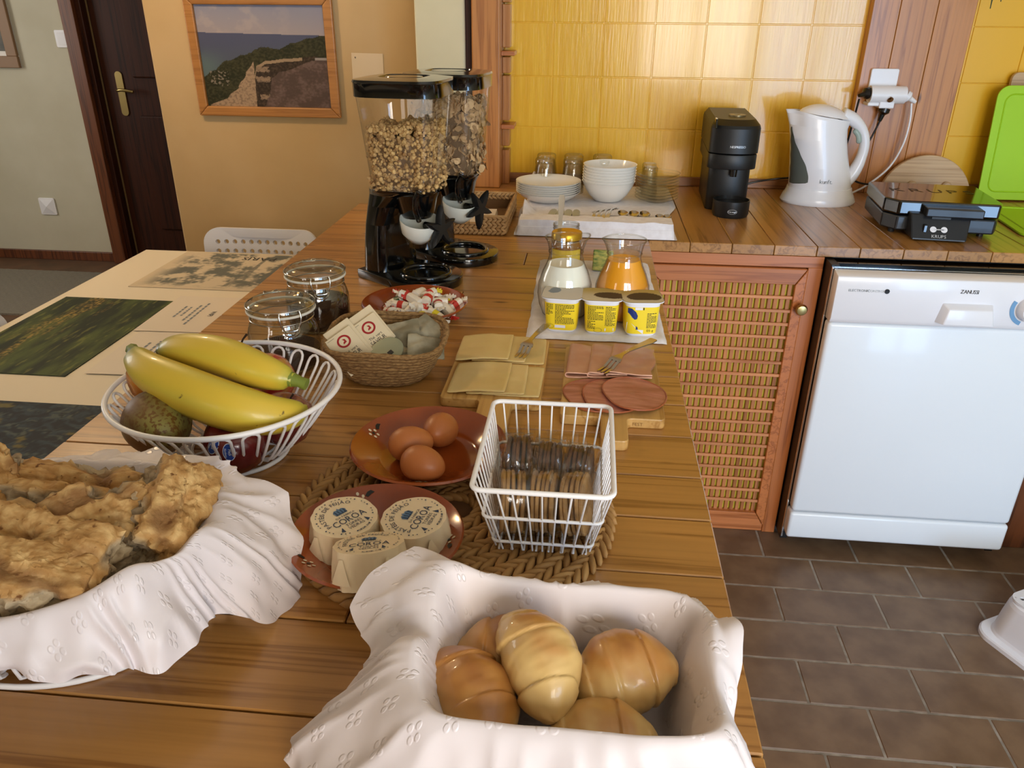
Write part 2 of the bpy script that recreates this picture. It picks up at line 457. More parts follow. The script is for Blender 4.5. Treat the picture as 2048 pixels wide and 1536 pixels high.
MT['rug'] = mat('grey_woven_rug', '#8d8577', 0.95, col2='#756e62', ns=90, stretch=(1, 9, 1), bump=0.5, bs=140, rampw=(0.3, 0.7))

# floor: slab and the single tiles
floor = struct('floor')
MB().box(-4.6, 2.2, -3.5, 3.3, -0.06, -0.0016).build('slab', [MT['grout']], floor)
MB().box(-4.6, -0.86, -1.2, 3.3, -0.002, 0.0).build('dining_floor', [MT['farfloor']], floor)
ft = None; fr_, tl = 0.1315, 0.2605
for i in range(-1, 16):
    y1 = -0.121 - (i - 1) * fr_ - fr_ + fr_ * 0; y0 = y1 - fr_
    y1 = 0.0 if False else y1
    xo = 0.392 if i % 2 else 0.518
    for k in range(-3, 6):
        x0 = xo + (k - 1) * tl
        if x0 > 1.62 or x0 + tl < -0.2: continue
        g = 0.005
        if ft is None:
            ft = MB().box(0, tl - g, 0, fr_ - g, -0.01, 0.0).build('floor_tile', MT['floortile'], floor, bevel=0.0018, bseg=1)
            ft.location = (x0 + g / 2, y0 + g / 2, 0)
        else:
            place(ft, 'floor_tile', floor, (x0 + g / 2, y0 + g / 2, random.uniform(-0.0007, 0.0004)))

rug = MB().grid(lambda u, v: (-4.3 + 2.4 * u, 1.44 + 0.69 * v, 0.010 + 0.0012 * sin(u * 300) * sin(v * 90)), 120, 60, thick=0.010).build('woven_rug', MT['rug'])
tag(rug, 'grey woven rug lying on the brown floor before the dark door', 'rug')

# back wall with painted tiles
wb = struct('wall_back')
MB().box(-0.60, 2.2, D + 0.004, D + 0.14, 0.0, 2.6).build('wall_surface', MT['yellow'], wb)
ts = 0.1584; wt = None
for i in range(0, 7):
    for j in range(0, 5):
        g = 0.0022
        p = (-0.4532 + i * ts + g / 2, D + 0.0045, 0.8942 + j * ts + g / 2)
        if wt is None:
            wt = MB().box(0, ts - g, -0.0020, 0.004, 0, ts - g).build('wall_tile', MT['yellow'], wb, bevel=0.0019, bseg=2)
            wt.location = p
        else:
            place(wt, 'wall_tile', wb, p, (0, random.uniform(-.002, .002), 0))
wt2 = None
for i in range(0, 4):
    for j in range(0, 5):
        p = (0.972 + i * ts, D + 0.0045, 0.8942 + j * ts)
        if wt2 is None:
            wt2 = MB().box(0, ts - 0.0016, -0.0035, 0.004, 0, ts - 0.0016).build('wall_tile', MT['yellow_flat'], wb, bevel=0.0012, bseg=1)
            wt2.location = p
        else:
            place(wt2, 'wall_tile', wb, p)

def simple_struct(name, mb, m, **k):
    o = mb.build(name, m, **k); o['kind'] = 'structure'; return o
simple_struct('wall_dining', MB().box(-1.770, -0.60, 0.95, 1.09, 0, 2.6), MT['tan'], bevel=0.008)
simple_struct('wall_stub', MB().box(-0.718, -0.563, 0.62, 0.95, 0, 2.6), MT['cream'], bevel=0.006)
wf = struct('wall_far')
MB().box(-4.6, -3.0, 2.39, 2.52, 0, 2.6).build('wall_surface', MT['pale'], wf)
MB().box(-2.0, -1.0, 2.39, 2.52, 0, 2.6).build('wall_surface', MT['pale'], wf)
MB().box(-3.0, -2.0, 2.39, 2.52, 2.1, 2.6).build('wall_surface', MT['pale'], wf)
simple_struct('wall_left', MB().box(-4.6, -4.5, -3.5, 0.4, 0, 2.6).box(-4.6, -4.5, 1.4, 2.52, 0, 2.6).box(-4.6, -4.5, 0.4, 1.4, 0, 0.9).box(-4.6, -4.5, 0.4, 1.4, 2.1, 2.6), MT['pale'])
simple_struct('wall_right', MB().box(2.15, 2.25, -3.5, 0.86, 0, 2.6), MT['cream'])
simple_struct('wall_hall', MB().box(-1.0, -0.9, 1.09, 2.52, 0, 2.6), MT['pale'])
simple_struct('wall_front', MB().box(-4.6, -2.25, -3.6, -3.46, 0, 2.6).box(-1.25, 0.17, -3.6, -3.46, 0, 2.6).box(1.07, 1.11, -3.6, -3.46, 0, 2.6).box(2.01, 2.2, -3.6, -3.46, 0, 2.6)
              .box(-2.25, -1.25, -3.6, -3.46, 0, 0.9).box(-2.25, -1.25, -3.6, -3.46, 2.1, 2.6).box(0.17, 1.07, -3.6, -3.46, 0, 0.87).box(0.17, 1.07, -3.6, -3.46, 2.03, 2.6).box(1.11, 2.01, -3.6, -3.46, 2.08, 2.6), MT['cream'])
simple_struct('added_shade_block', MB().box(-1.15, -0.06, -2.80, -2.55, 0, 2.6), MT['cream'])  # unseen block added to shade the near left counter, as a person would
simple_struct('ceiling', MB().box(-4.6, 2.25, -3.6, 2.6, 2.6, 2.7), MT['ceil'])

def framed_window(name, x0, x1, z0, z1, y, mid, t=0.05):
    w = struct(name)
    f = MB()
    f.box(x0, x0 + t, y, y + 0.05, z0, z1).box(x1 - t, x1, y, y + 0.05, z0, z1).box(x0, x1, y, y + 0.05, z1 - t, z1).box(x0, x1, y, y + 0.05, z0, z0 + t)
    for q in mid: f.box(q - t, q + t, y, y + 0.05, z0, z1)
    f.build('window_frame', MT['brown_wood'], w)
framed_window('window_1', -2.25, -1.25, 0.9, 2.1, -3.41, [-1.75])
framed_window('window_2', 0.17, 1.07, 0.87, 2.03, -3.41, [0.62], 0.035)
framed_window('door_2', 1.11, 2.01, 0.02, 2.08, -3.41, [1.56], 0.035)
# wooden posts and battens that frame the tiled recess
t1 = struct('trim_1')
MB().box(-0.539, -0.452, 0.600, D, H, 2.6).build('post', MT['red'], t1, bevel=0.004)
MB().box(-0.563, -0.539, 0.635, D, H, 2.6).build('dark_strip', MT['dark_wood'], t1, bevel=0.002)
b = MB()
for z0, z1 in ((H, 0.985), (0.998, 1.052), (1.078, 1.215), (1.222, 1.270), (1.297, 1.42), (1.425, 2.0)):
    b.box(-0.452, -0.428, 0.672, D, z0, z1)
b.build('batten', MT['red'], t1, bevel=0.002)
for z in (1.056, 1.275):
    MB().box(-0.452, -0.410, 0.640, D - 0.004, z, z + 0.013).build('shelf_stub', MT['redx'], t1, bevel=0.0015)
t2 = struct('trim_2')
xs = [0.656, 0.735, 0.842, 0.952]
for a, c in zip(xs, xs[1:]):
    MB().box(a + 0.0006, c - 0.0006, 0.690, D + 0.01, 0, 1.9).build('plank', MT['red'], t2, (0, 0, H), bevel=0.0015)
t3 = struct('trim_3')
MB().box(-0.452, 0.655, D - 0.014, D, H, H + 0.030).build('batten', MT['trimx'], t3, bevel=0.002)
MB().box(0.953, 1.62, D - 0.014, D, H, H + 0.030).build('batten', MT['trimx'], t3, bevel=0.002)
simple_struct('baseboard_far', MB().box(-4.6, -3.0, 2.372, 2.39, 0.0, 0.055), MT['brown_wood'], bevel=0.003)

# the dark door at the far end
d1 = struct('door_1')
MB().box(-3.0, -2.925, 2.34, 2.40, 0, 2.14).build('door_frame', MT['brown_wood'], d1, bevel=0.003)
MB().box(-2.925, -2.895, 2.37, 2.43, 0, 2.12).build('door_frame', MT['dark_wood'], d1, bevel=0.003)
MB().box(-2.05, -1.98, 2.34, 2.40, 0, 2.14).build('door_frame', MT['brown_wood'], d1, bevel=0.003)
lf = MB().box(-2.885, -2.06, 2.42, 2.46, 0.01, 2.1)
lf.build('door_leaf', MT['dark_wood'], d1, bevel=0.002)
MB().box(-2.896, -2.886, 2.421, 2.43, 0.01, 2.1).build('door_edge', mat('pale_door_edge', '#6d5836', 0.6), d1)  # paler strip down the leaf's edge beside the frame
for z0, z1 in ((0.2, 0.85), (1.05, 1.95)):
    for x0, x1 in ((-2.70, -2.42), (-2.36, -2.14)):
        MB().box(x0, x1, 2.405, 2.421, z0, z1).build('door_panel', MT['dark_wood'], d1, bevel=0.012, bseg=2)
MB().prism(rrect(0.042, 0.235, 0.02, 5), -0.003, 0.003).build('handle_plate', MT['brass'], d1, (-2.785, 2.416, 0.965), (pi / 2, 0, 0), bevel=0.001)
MB().tube(catmull([(-2.785, 2.413, 0.985), (-2.785, 2.375, 0.985), (-2.75, 2.365, 0.99), (-2.69, 2.37, 0.98)], 6), 0.008, 8).build('door_handle', MT['brass'], d1, smooth=60)

def wall_plate(name, label, x, y, z, w, h, dome):
    r = thing(name, label, 'socket' if dome else 'switch', (x, y, z))
    MB().prism(rrect(w, h, 0.008, 4), 0, 0.008).build('plate', MT['white_plastic'], r, rot=(pi / 2, 0, 0), bevel=0.002)
    if dome:
        MB().lathe([(w * 0.62, 0.008), (w * 0.30, 0.014), (0, 0.02)], 4, M=Matrix.Rotation(pi / 4, 4, 'Z')).build('cover', MT['white_plastic'], r, rot=(pi / 2, 0, 0))
    else:
        MB().prism(rrect(w * .62, h * .7, 0.004, 3), 0.008, 0.012).build('rocker', MT['white_plastic'], r, rot=(pi / 2 + .05, 0, 0), bevel=0.001)
    return r
wall_plate('light_switch', 'white light switch beside the dark door frame', -3.045, 2.389, 1.245, 0.078, 0.088, False)
wall_plate('wall_socket', 'white square socket cover low on the pale wall', -3.373, 2.389, 0.325, 0.100, 0.100, True)

# ------------------------------------------------------------------ worktops
pw = thing('peninsula_worktop', 'long varnished pine plank worktop laid with the breakfast', 'worktop', (0, 0, 0))
ys = [-1.86, -1.75, -1.64, -1.532, -1.422, -1.317, -1.217, -1.126, -1.022, -0.924, -0.825, -0.726, -0.640, -0.545, -0.445, -0.345, -0.245, -0.145, -0.045, 0.100, 0.212, 0.326]
cuts = {2: [-0.30], 3: [-0.372], 4: [-0.520], 8: [-0.26], 12: [-0.41], 15: [-0.30], 6: [-0.63]}
for i, (a, c) in enumerate(zip(ys, ys[1:])):
    xe = [-0.849] + [q for q in cuts.get(i - 1, [])] + [0.0]
    for x0, x1 in zip(xe, xe[1:]):
        L = x1 - x0
        MB().box(-L / 2 + 0.0008, L / 2 - (0.0 if x1 == 0.0 else 0.0008), -(c - a) / 2 + 0.0010, (c - a) / 2 - 0.0010, -0.032, random.uniform(-0.0004, 0.0)).build(
            'plank', MT['pine'], pw, ((x0 + x1) / 2, (a + c) / 2, H), bevel=0.0014, bseg=1)
for a, c in ((0.326, 0.43), (0.43, 0.53), (0.53, 0.63), (0.63, 0.724)):
    MB().box(-0.36, 0.36, -(c - a) / 2 + 0.001, (c - a) / 2 - 0.001, -0.032, 0).build('plank', MT['pine'], pw, (-0.36, (a + c) / 2, H), bevel=0.0014, bseg=1)
pb = MB().box(-0.80, -0.04, -1.80, -0.01, 0.0, H - 0.034).build('kitchen_cabinet', MT['red'], None)
tag(pb, 'reddish wooden base panelling under the pine peninsula worktop', 'cabinet')

bw = thing('back_worktop', 'pine worktop along the yellow wall with planks running front to back', 'worktop')
x = 0.0; k = 0
while x < 1.62:
    MB().box(-0.0525 + 0.0007, 0.0525 - 0.0007, -0.362, 0.362, -0.026, random.uniform(-0.0004, 0)).build('plank', MT['pine_y'], bw, (x + 0.0525, 0.362, H), bevel=0.0012, bseg=1)
    x += 0.105; k += 1

# ------------------------------------------------------------------ lattice cabinet under the back worktop
cb = thing('lattice_cabinet', 'reddish wooden cabinet with a woven lattice door under the worktop', 'cabinet', (0, 0, 0))
MB().box(-0.02, 0.442, 0.0, 0.55, 0.818, H - 0.027).build('top_rail', MT['redx'], cb, bevel=0.001)
MB().box(0.406, 0.4425, -0.001, 0.55, 0.0, 0.818).build('side_stile', MT['redz'], cb, bevel=0.002)
MB().box(-0.03, 0.406, 0.004, 0.55, 0.0, 0.026).build('plinth', MT['redx'], cb, bevel=0.001)
MT['lime'] = mat('lime_backing', '#dfd648', 0.6)
MB().box(-0.02, 0.40, 0.0125, 0.02, 0.05, 0.80).build('back_panel', MT['lime'], cb)
dr = MB()
dr.prism([(-0.008, 0.817), (0.4045, 0.817), (0.378, 0.774), (0.036, 0.774)], -0.018, 0.002)
drR = bpy.data.objects
fx = (pi / 2, 0, 0)
door = MB().prism([(-0.008, 0.816), (0.4030, 0.816), (0.3775, 0.7745), (0.036, 0.7745)], -0.012, 0.010).build('door', MT['redx'], cb, rot=fx, bevel=0.0015, bseg=1)
MB().prism([(0.4045, 0.815), (0.4045, 0.028), (0.379, 0.071), (0.379, 0.7735)], -0.012, 0.010).build('door_stile', MT['redz'], cb, rot=fx, bevel=0.0015, bseg=1)
MB().prism([(-0.009, 0.815), (-0.009, 0.028), (0.035, 0.071), (0.035, 0.7735)], -0.012, 0.010).build('door_stile', MT['redz'], cb, rot=fx, bevel=0.0015, bseg=1)
MB().prism([(-0.008, 0.027), (0.4030, 0.027), (0.3775, 0.0705), (0.036, 0.0705)], -0.012, 0.010).build('door_rail', MT['redx'], cb, rot=fx, bevel=0.0015, bseg=1)
sl = None; nb = 18; pz = (0.774 - 0.071) / (nb + 1)
for i in range(nb):
    z = 0.774 - (i + 1) * pz
    if sl is None: sl = MB().box(0.034, 0.381, -0.004, 0.002, -0.0042, 0.0042).build('slat', MT['slat'], cb, (0, 0, z), bevel=0.0012, bseg=1)
    else: place(sl, 'slat', cb, (0, 0, z), (random.uniform(-.02, .02), 0, 0))
sv = None; nv = 22; pxx = (0.378 - 0.036) / nv
for i in range(nv):
    xx = 0.036 + (i + 0.5) * pxx
    if sv is None: sv = MB().box(-0.0050, 0.0050, -0.003, 0.003, 0.066, 0.778).build('upright_slat', MT['slatz'], cb, (xx, 0.006, 0), bevel=0.001, bseg=1)
    else: place(sv, 'upright_slat', cb, (xx, 0.006, 0), (0, 0, random.uniform(-.25, .1)))
kn = MB().lathe([(0, -0.002), (0.006, 0), (0.006, 0.010), (0.0135, 0.014), (0.0155, 0.020), (0.012, 0.0265), (0, 0.029)], 24).build('knob', MT['brass'], cb, (0.399, -0.010, 0.715), (pi / 2, 0, 0), smooth=50)
tag(kn, 'round brass knob')

# ------------------------------------------------------------------ dishwasher
dw = thing('dishwasher', 'white front-panel dishwasher built in under the worktop', 'dishwasher', (0.4455, 0, 0))
Wd = 0.592
MB().box(0.0, 0.020, -0.052, 0.5, 0.02, H - 0.03).box(Wd - 0.02, Wd, -0.052, 0.5, 0.02, H - 0.03).box(0, Wd, 0.02, 0.5, 0.01, H - 0.03).build('body', MT['black_matt'], dw, bevel=0.001)
MB().tube([(0.003, -0.055, 0.03), (0.003, -0.055, 0.838), (Wd - 0.003, -0.055, 0.838), (Wd - 0.003, -0.055, 0.03)], 0.0035, 6).build('edge_trim', MT['chrome'], dw, smooth=60)
MB().box(0.02, Wd - 0.02, -0.03, 0.02, 0.832, 0.842).box(0.02, Wd - .02, -0.05, -0.03, 0.828, 0.834).build('seal', MT['black_gloss'], dw, bevel=0.001)
MB().box(0.006, Wd - 0.004, -0.094, -0.056, 0.141, 0.708).build('door', MT['white_gloss'], dw, bevel=0.010, bseg=3, smooth=40)
cp = MB().prism([(-0.056, 0.709), (-0.094, 0.709), (-0.1005, 0.722), (-0.1000, 0.800), (-0.0985, 0.829), (-0.056, 0.836)], 0.006, Wd - 0.004, M=Matrix(((0, 0, 1, 0), (1, 0, 0, 0), (0, 1, 0, 0), (0, 0, 0, 1))))
cp.build('control_panel', MT['white_plastic'], dw, bevel=0.003, smooth=40)
MB().box(0.004, Wd - 0.002, -0.095, -0.05, 0.052, 0.137).build('kick_panel', MT['white_gloss'], dw, bevel=0.009, bseg=3, smooth=40)
MB().box(0.03, Wd - 0.03, 0.03, 0.06, 0.0, 0.05).build('plinth', MT['black_matt'], dw)
hd = MB().add([(0.262, -0.100, 0.772), (0.378, -0.100, 0.772), (0.388, -0.100, 0.722), (0.252, -0.100, 0.722), (0.270, -0.124, 0.764), (0.370, -0.124, 0.764), (0.378, -0.128, 0.725), (0.262, -0.128, 0.725)],
              [(0, 1, 5, 4), (4, 5, 6, 7), (1, 2, 6, 5), (3, 0, 4, 7), (2, 3, 7, 6)])
hd.build('door_handle', MT['white_plastic'], dw, bevel=0.003, smooth=40)
MT['blue_print'] = mat('blue_print', '#6d9ac0', 0.5)
MB().lathe([(0.030, 0), (0.030, 0.010), (0.024, 0.024), (0, 0.026)], 32).build('dial', MT['white_plastic'], dw, (0.462, -0.100, 0.765), (pi / 2, 0, 0), smooth=40)
MB().grid(lambda u, v: (0.462 + (0.034 + 0.010 * v) * cos(pi * (0.85 + 0.55 * u)), -0.1012, 0.765 + (0.034 + 0.010 * v) * sin(pi * (0.85 + 0.55 * u))), 14, 2).build('dial_marking', MT['blue_print'], dw)
fp = lambda cx, cz, y=-0.1012: (lambda x, z: (cx + x, y, cz + z))
text('brand_lettering', 'ZANUSSI', 0.0135, MT['ink'], dw, fp(0.316, 0.798), gap=0.04, sx=0.85)
text('lettering', 'ELECTRONIC', 0.0085, MT['ink_grey'], dw, fp(0.036, 0.793), align='L')
text('lettering', 'CONTROL', 0.0085, mat('pale_print', '#b9bec0', 0.6), dw, fp(0.081, 0.793), align='L')
MB().lathe([(0.0, 0), (0.006, 0.0004)], 16).build('emblem', MT['ink'], dw, (0.126, -0.1012, 0.796), (pi / 2, 0, 0))

ru = MB().box(0.0, 0.55, 0.0, 0.5, 0.0, H - 0.028).build('base_unit', MT['brown_wood'], None, (1.046, 0.0, 0), bevel=0.002)
tag(ru, 'dark reddish wooden unit to the right of the white dishwasher', 'cabinet')

# ------------------------------------------------------------------ perforated panels: chair back and step
def perforated(nx, nz, px_, pz_, r, border, thick, bend=0.0, rz=1.0, n=12, corner=0.04):
    """panel in the x-z plane with real round holes; centred in x, bottom at z = 0"""
    mb = MB(); Wt = nx * px_; Ht = nz * pz_
    def y(x): return bend * (x / (Wt / 2 + border)) ** 2
    for i in range(nx):
        for j in range(nz):
            cx = -Wt / 2 + (i + .5) * px_; cz = border + (j + .5) * pz_
            ring = [(cx + r * cos(2 * pi * (k + .5) / n), cz + r * rz * sin(2 * pi * (k + .5) / n)) for k in range(n)]
            sq = []
            for k in range(n):
                a = 2 * pi * (k + .5) / n; ca, sa = cos(a), sin(a); q = 1 / max(abs(ca), abs(sa))
                sq.append((cx + px_ / 2 * ca * q, cz + pz_ / 2 * sa * q))
            f = [(x, y(x), z) for x, z in ring + sq]; bk = [(x, y(x) + thick, z) for x, z in ring + sq]
            fs = []
            for k in range(n):
                l = (k + 1) % n
                fs += [(k, n + k, n + l, l), (2 * n + k, 2 * n + l, 3 * n + l, 3 * n + k), (k, l, 2 * n + l, 2 * n + k)]
            mb.add(f + bk, fs)
    # rounded border
    X = Wt / 2 + border; Z = Ht + 2 * border
    outer = rrect(2 * X, Z, corner, 8, 0, Z / 2)
    m = len(outer); inner = []
    for ox, oz in outer:
        dx, dz = ox, oz - Z / 2; q = min((Wt / 2) / max(abs(dx), 1e-6), (Ht / 2) / max(abs(dz), 1e-6)); inner.append((dx * q, dz * q + Z / 2))
    vs = [(x, y(x), z) for x, z in outer] + [(x, y(x), z) for x, z in inner] + [(x, y(x) + thick, z) for x, z in outer] + [(x, y(x) + thick, z) for x, z in inner]
    fs = []
    for k in range(m):
        l = (k + 1) % m
        fs += [(k, l, m + l, m + k), (2 * m + k, 3 * m + k, 3 * m + l, 2 * m + l), (k, 2 * m + k, 2 * m + l, l)]
    mb.add(vs, fs)
    return mb

def make_chair(loc, rz, label):
    c = thing('dining_chair', label, 'chair', loc, rz, 'white perforated dining chairs')
    perforated(12, 4, 0.0265, 0.030, 0.0075, 0.030, 0.012, bend=-0.025, corner=0.05).build('backrest', MT['white_plastic'], c, (0, 0.19, 0.585), (radians(-6), 0, 0), smooth=35)
    MB().prism(rrect(0.40, 0.40, 0.06, 6), 0.43, 0.445).build('seat', MT['white_plastic'], c, bevel=0.005, smooth=40)
    for sx in (-1, 1):
        MB().tube([(sx * 0.16, 0.18, 0.43), (sx * 0.19, 0.21, 0.0)], 0.012, 8).build('leg', MT['steel'], c, smooth=60)
        MB().tube([(sx * 0.16, -0.16, 0.43), (sx * 0.19, -0.19, 0.0)], 0.012, 8).build('leg', MT['steel'], c, smooth=60)
        MB().tube([(sx * 0.15, 0.17, 0.44), (sx * 0.15, 0.195, 0.62)], 0.011, 8).build('back_support', MT['steel'], c, smooth=60)
    return c
make_chair((-1.200, 0.200, 0), 0, 'white chair with a perforated back behind the white table, below the seaside picture')
make_chair((-1.345, -0.555, 0), radians(90), 'white chair with a perforated back at the left side of the white table')

# step stool on the floor
st = thing('step_stool', 'white plastic step stool with rows of holes on the tiled floor', 'stool', (1.082, -0.386, 0), radians(28))
Lx, Ly, Zs = 0.38, 0.26, 0.12
prof = [(1.0, 0.0), (1.0, 0.010), (0.985, 0.014), (0.91, 0.017), (0.895, 0.024), (0.87, 0.07), (0.845, 0.106), (0.83, 0.116), (0.80, 0.12)]
sk = MB(); rows = []
for s_, z in prof:
    rows.append([(x, y, z) for x, y in rrect(Lx * s_ + 0.0, Ly - Lx * (1 - s_), 0.05, 8)])
nR = len(rows[0])
for a, c in zip(rows, rows[1:]):
    sk.add(a + c, [(i, (i + 1) % nR, nR + (i + 1) % nR, nR + i) for i in range(nR)])
sk.build('skirt', MT['white_plastic'], st, smooth=50)
tp = perforated(11, 7, 0.0255, 0.0228, 0.0075, 0.012, 0.006, rz=0.8, corner=0.03)
tp.build('tread', MT['white_plastic'], st, (0, 0.092, 0.1195), (pi / 2, 0, 0), smooth=35)
MB().box(-0.14, 0.14, -0.08, 0.08, 0.098, 0.106).build('underside', mat('stool_shadow_blue', '#2a2f52', 0.6), st)  # dark blue panel coloured as the shade seen through the tread holes

# white dining table, prints and papers on it
tb = thing('dining_table', 'white dining table against the side of the pine worktop', 'table', (-1.17, -0.5, 0))
MB().box(-0.318, 0.318, -0.85, 0.71, 0.712, 0.74).build('tabletop', mat('white_table_laminate', '#e6d9c2', 0.35), tb, bevel=0.002)
for sx in (-1, 1):
    for yy in (-0.80, 0.66):
        MB().box(sx * 0.29 - 0.02, sx * 0.29 + 0.02, yy - 0.02, yy + 0.02, 0, 0.712).build('leg', MT['white_plastic'], tb, bevel=0.002)

def printed(name, label, cat, w, h, loc, rz, fn, nx=120, ny=90, corner=0.0, m=None, thick=0.0015, group=None):
    mb = MB().grid(lambda u, v: ((u - .5) * w, (v - .5) * h, 0), nx, ny)
    mb.box(-w / 2, w / 2, -h / 2, h / 2, -thick, -0.0001)
    o = mb.build(name, m or MT['print'], None, loc, (0, 0, rz), col=lambda p: fn(p.x / w + .5, p.y / h + .5))
    return tag(o, label, cat, group)
MT['print'] = vcol('printed_sheet', 0.65, spec=0.25)
def fbm(x, y, z=0.0, o=4): return mnoise.fractal(Vector((x, y, z)), 0.9, 2.0, o)
def green_print(u, v):
    n = fbm(u * 9, v * 3, 1.3); n2 = fbm(u * 30, v * 8, 5.1); c = mix3((.012, .020, .010), (.06, .085, .02), sstep(-.5, .7, n))
    d = v - (0.62 + 0.25 * (u - .2)); q = sstep(.13, .0, abs((u - 0.30) + 0.15 * n)) * sstep(-.25, .35, fbm(u * 60, v * 40, 2.0))
    c = mix3(c, (.34, .22, .05), q * 0.9)
    c = mix3(c, (.20, .20, .04), sstep(.25, .7, n2) * .5)
    return c
printed('placemat', 'dark green painterly placemat with yellow dabs on the white table', 'placemat', 0.285, 0.445, (-1.3185, -0.449, 0.742), 0, green_print, 130, 180, group='placemats on the white table')
def blue_print(u, v):
    n = fbm(u * 4, v * 3, 2.2); w_ = sin((u * 6 + 2.5 * n) * 6 + v * 9); f = fbm(u * 26 + w_, v * 18, 0.4)
    c = mix3((.006, .012, .022), (.022, .04, .06), sstep(-.4, .6, w_ * .5 + f))
    c = mix3(c, (.10, .12, .09), sstep(.15, .8, f) * .7); c = mix3(c, (.085, .10, .02), sstep(.26, .08, v + .06 * w_) * sstep(-.3, .4, f) * .9); c = mix3(c, (.22, .17, .03), sstep(.45, .7, fbm(u * 9, v * 8, 8.8)) * .6)
    return c
printed('placemat', 'dark blue painterly placemat with pale streaks, nearest on the white table', 'placemat', 0.445, 0.30, (-1.178, -0.935, 0.742), 0, blue_print, 150, 110, group='placemats on the white table')
def paris_print(u, v):
    pap = (.56, .47, .34); u2, v2 = 1 - u, 1 - v
    n = fbm(u * 7, v * 6, 3.3); n2 = fbm(u * 40, v * 34, 7.0)
    edge = sstep(0.0, .16, u) * sstep(0, .16, 1 - u) * sstep(0, .14, v) * sstep(0, .05, 1 - v)
    ink = sstep(-.38, .25, n + .4 * n2) * edge * .9
    # a tower silhouette, standing away from the viewer
    t = 1 - v; hw = 0.012 + 0.10 * max(0.0, (t - .25)) ** 1.9
    if 0.12 < t < .92 and abs(u - .62) < hw and not (t > .72 and abs(u - .62) < hw * .45): ink = max(ink, .72 + .2 * n2)
    return mix3(pap, (.075, .09, .085), max(0, min(1, ink)))
pm = printed('placemat', 'sketched grey and black city placemat with PARIS lettering, farthest on the white table', 'placemat', 0.43, 0.33, (-1.137, 0.035, 0.742), 0, paris_print, 170, 130, group='placemats on the white table')
text('lettering', 'PARIS', 0.040, MT['ink'], pm, lambda x, y: (0.03 - x, 0.105 - y + 0.02, 0.0006))
def paper_sheet(label, w, h, loc, rz, head, lines):
    o = MB().box(-w / 2, w / 2, -h / 2, h / 2, -0.0008, 0).build('paper_sheet', MT['paper_warm'], None, loc, (0, 0, rz))
    tag(o, label, 'paper', 'printed papers on the white table')
    if head: text('lettering', head[0], head[3], MT['ink'], o, lambda x, y: (head[1] + y, head[2] - x, 0.0005))
    mb = MB()
    for (lx, ly, n) in lines:
        yy = ly
        for k in range(n):
            L = random.uniform(0.006, 0.016); mb.box(lx, lx + 0.005, yy - L, yy, 0.0003, 0.0005); yy -= L + 0.004
    mb.build('print_lines', MT['ink_grey'], o)
    return o
MT['paper_warm'] = mat('laminated_paper', '#e3d6c4', 0.35)
paper_sheet('white laminated paper headed WIFI beside the green placemat', 0.165, 0.235, (-1.092, -0.306, 0.7430), radians(1.5), ('WIFI', 0.045, 0.0, 0.017),
            [(0.012, 0.07, 9), (-0.002, 0.055, 7), (-0.02, 0.04, 5), (-0.034, 0.045, 5)])
paper_sheet('white laminated paper with small print between WIFI paper and fruit basket', 0.165, 0.225, (-1.066, -0.540, 0.7430), radians(2.0), None,
            [(0.040, 0.07, 7), (0.026, 0.06, 6), (0.004, 0.07, 8), (-0.010, 0.06, 8), (-0.030, 0.05, 6)])

# ------------------------------------------------------------------ pictures on the walls
def seaside(u, v):
    n = fbm(u * 8, v * 8, 1.0); n2 = fbm(u * 45, v * 45, 2.0)
    hor = 0.735 - 0.02 * u
    if v > hor:
        t = (v - hor) / (1 - hor); c = mix3((.33, .29, .31), (.24, .25, .34), t); c = mix3(c, (.46, .38, .36), sstep(.0, .6, n) * sstep(.95, .4, u) * .35); return c
    c = mix3((.085, .10, .13), (.075, .085, .15), sstep(.3, .73, v)); c = mix3(c, (.11, .17, .17), sstep(.25, .0, u) * sstep(.62, .40, v) * .7)
    hill = interp([(0, .30), (.08, .36), (.2, .46), (.34, .52), (.50, .60), (.62, .58), (.74, .64), (.88, .69), (1, .73)], u) + .012 * n2
    if v < hill:
        c = mix3((.020, .022, .010), (.055, .050, .022), sstep(-.5, .7, n2 + .4 * n))
        if .05 < u < .2 and .2 < v < .36 and n2 > .25: c = (.22, .18, .14)
    # low stone wall in shade and its pale sunlit top, sweeping to the right
    top = interp([(.36, .02), (.40, .30), (.44, .42), (.52, .465), (.70, .49), (.92, .515)], u)
    bot = interp([(.36, -.1), (.46, .0), (.505, .10), (.55, .30), (.62, .36), (.92, .475)], u)
    if v < bot and u > .40:
        c = mix3((.085, .055, .045), (.15, .10, .085), sstep(-.4, .8, n2 * .7 + n)); return c
    lf = interp([(0.0, .02), (.10, .18), (.2, .27), (.33, .34), (.44, .40), (.46, .42)], v)
    if lf < u < .40 + .03 * v and v < .46: return mix3((.36, .25, .16), (.22, .15, .10), sstep(-.2, .5, n2))
    if .40 < u < .92 and bot <= v < top:
        c = mix3((.030, .020, .014), (.07, .045, .028), sstep(-.3, .6, n2))
        if v > top - .03 and u < .8: c = mix3(c, (.38, .27, .17), .8)
        for q in (.10, .28, .38):
            if abs(v - q + .012 * n2) < .026 and .425 + .02 * n < u < .53 + .02 * n2: c = mix3((.26, .18, .12), (.14, .10, .07), sstep(-.2, .6, n2))
    if u > .9 and .475 < v < .50: c = (.30, .26, .24)
    return c
pc = thing('framed_picture', 'wood-framed photograph of a coast road and sea on the ochre wall', 'picture', (-1.340, 0.945, 1.245), 0)
PW, PH, fw = 0.535, 0.405, 0.034
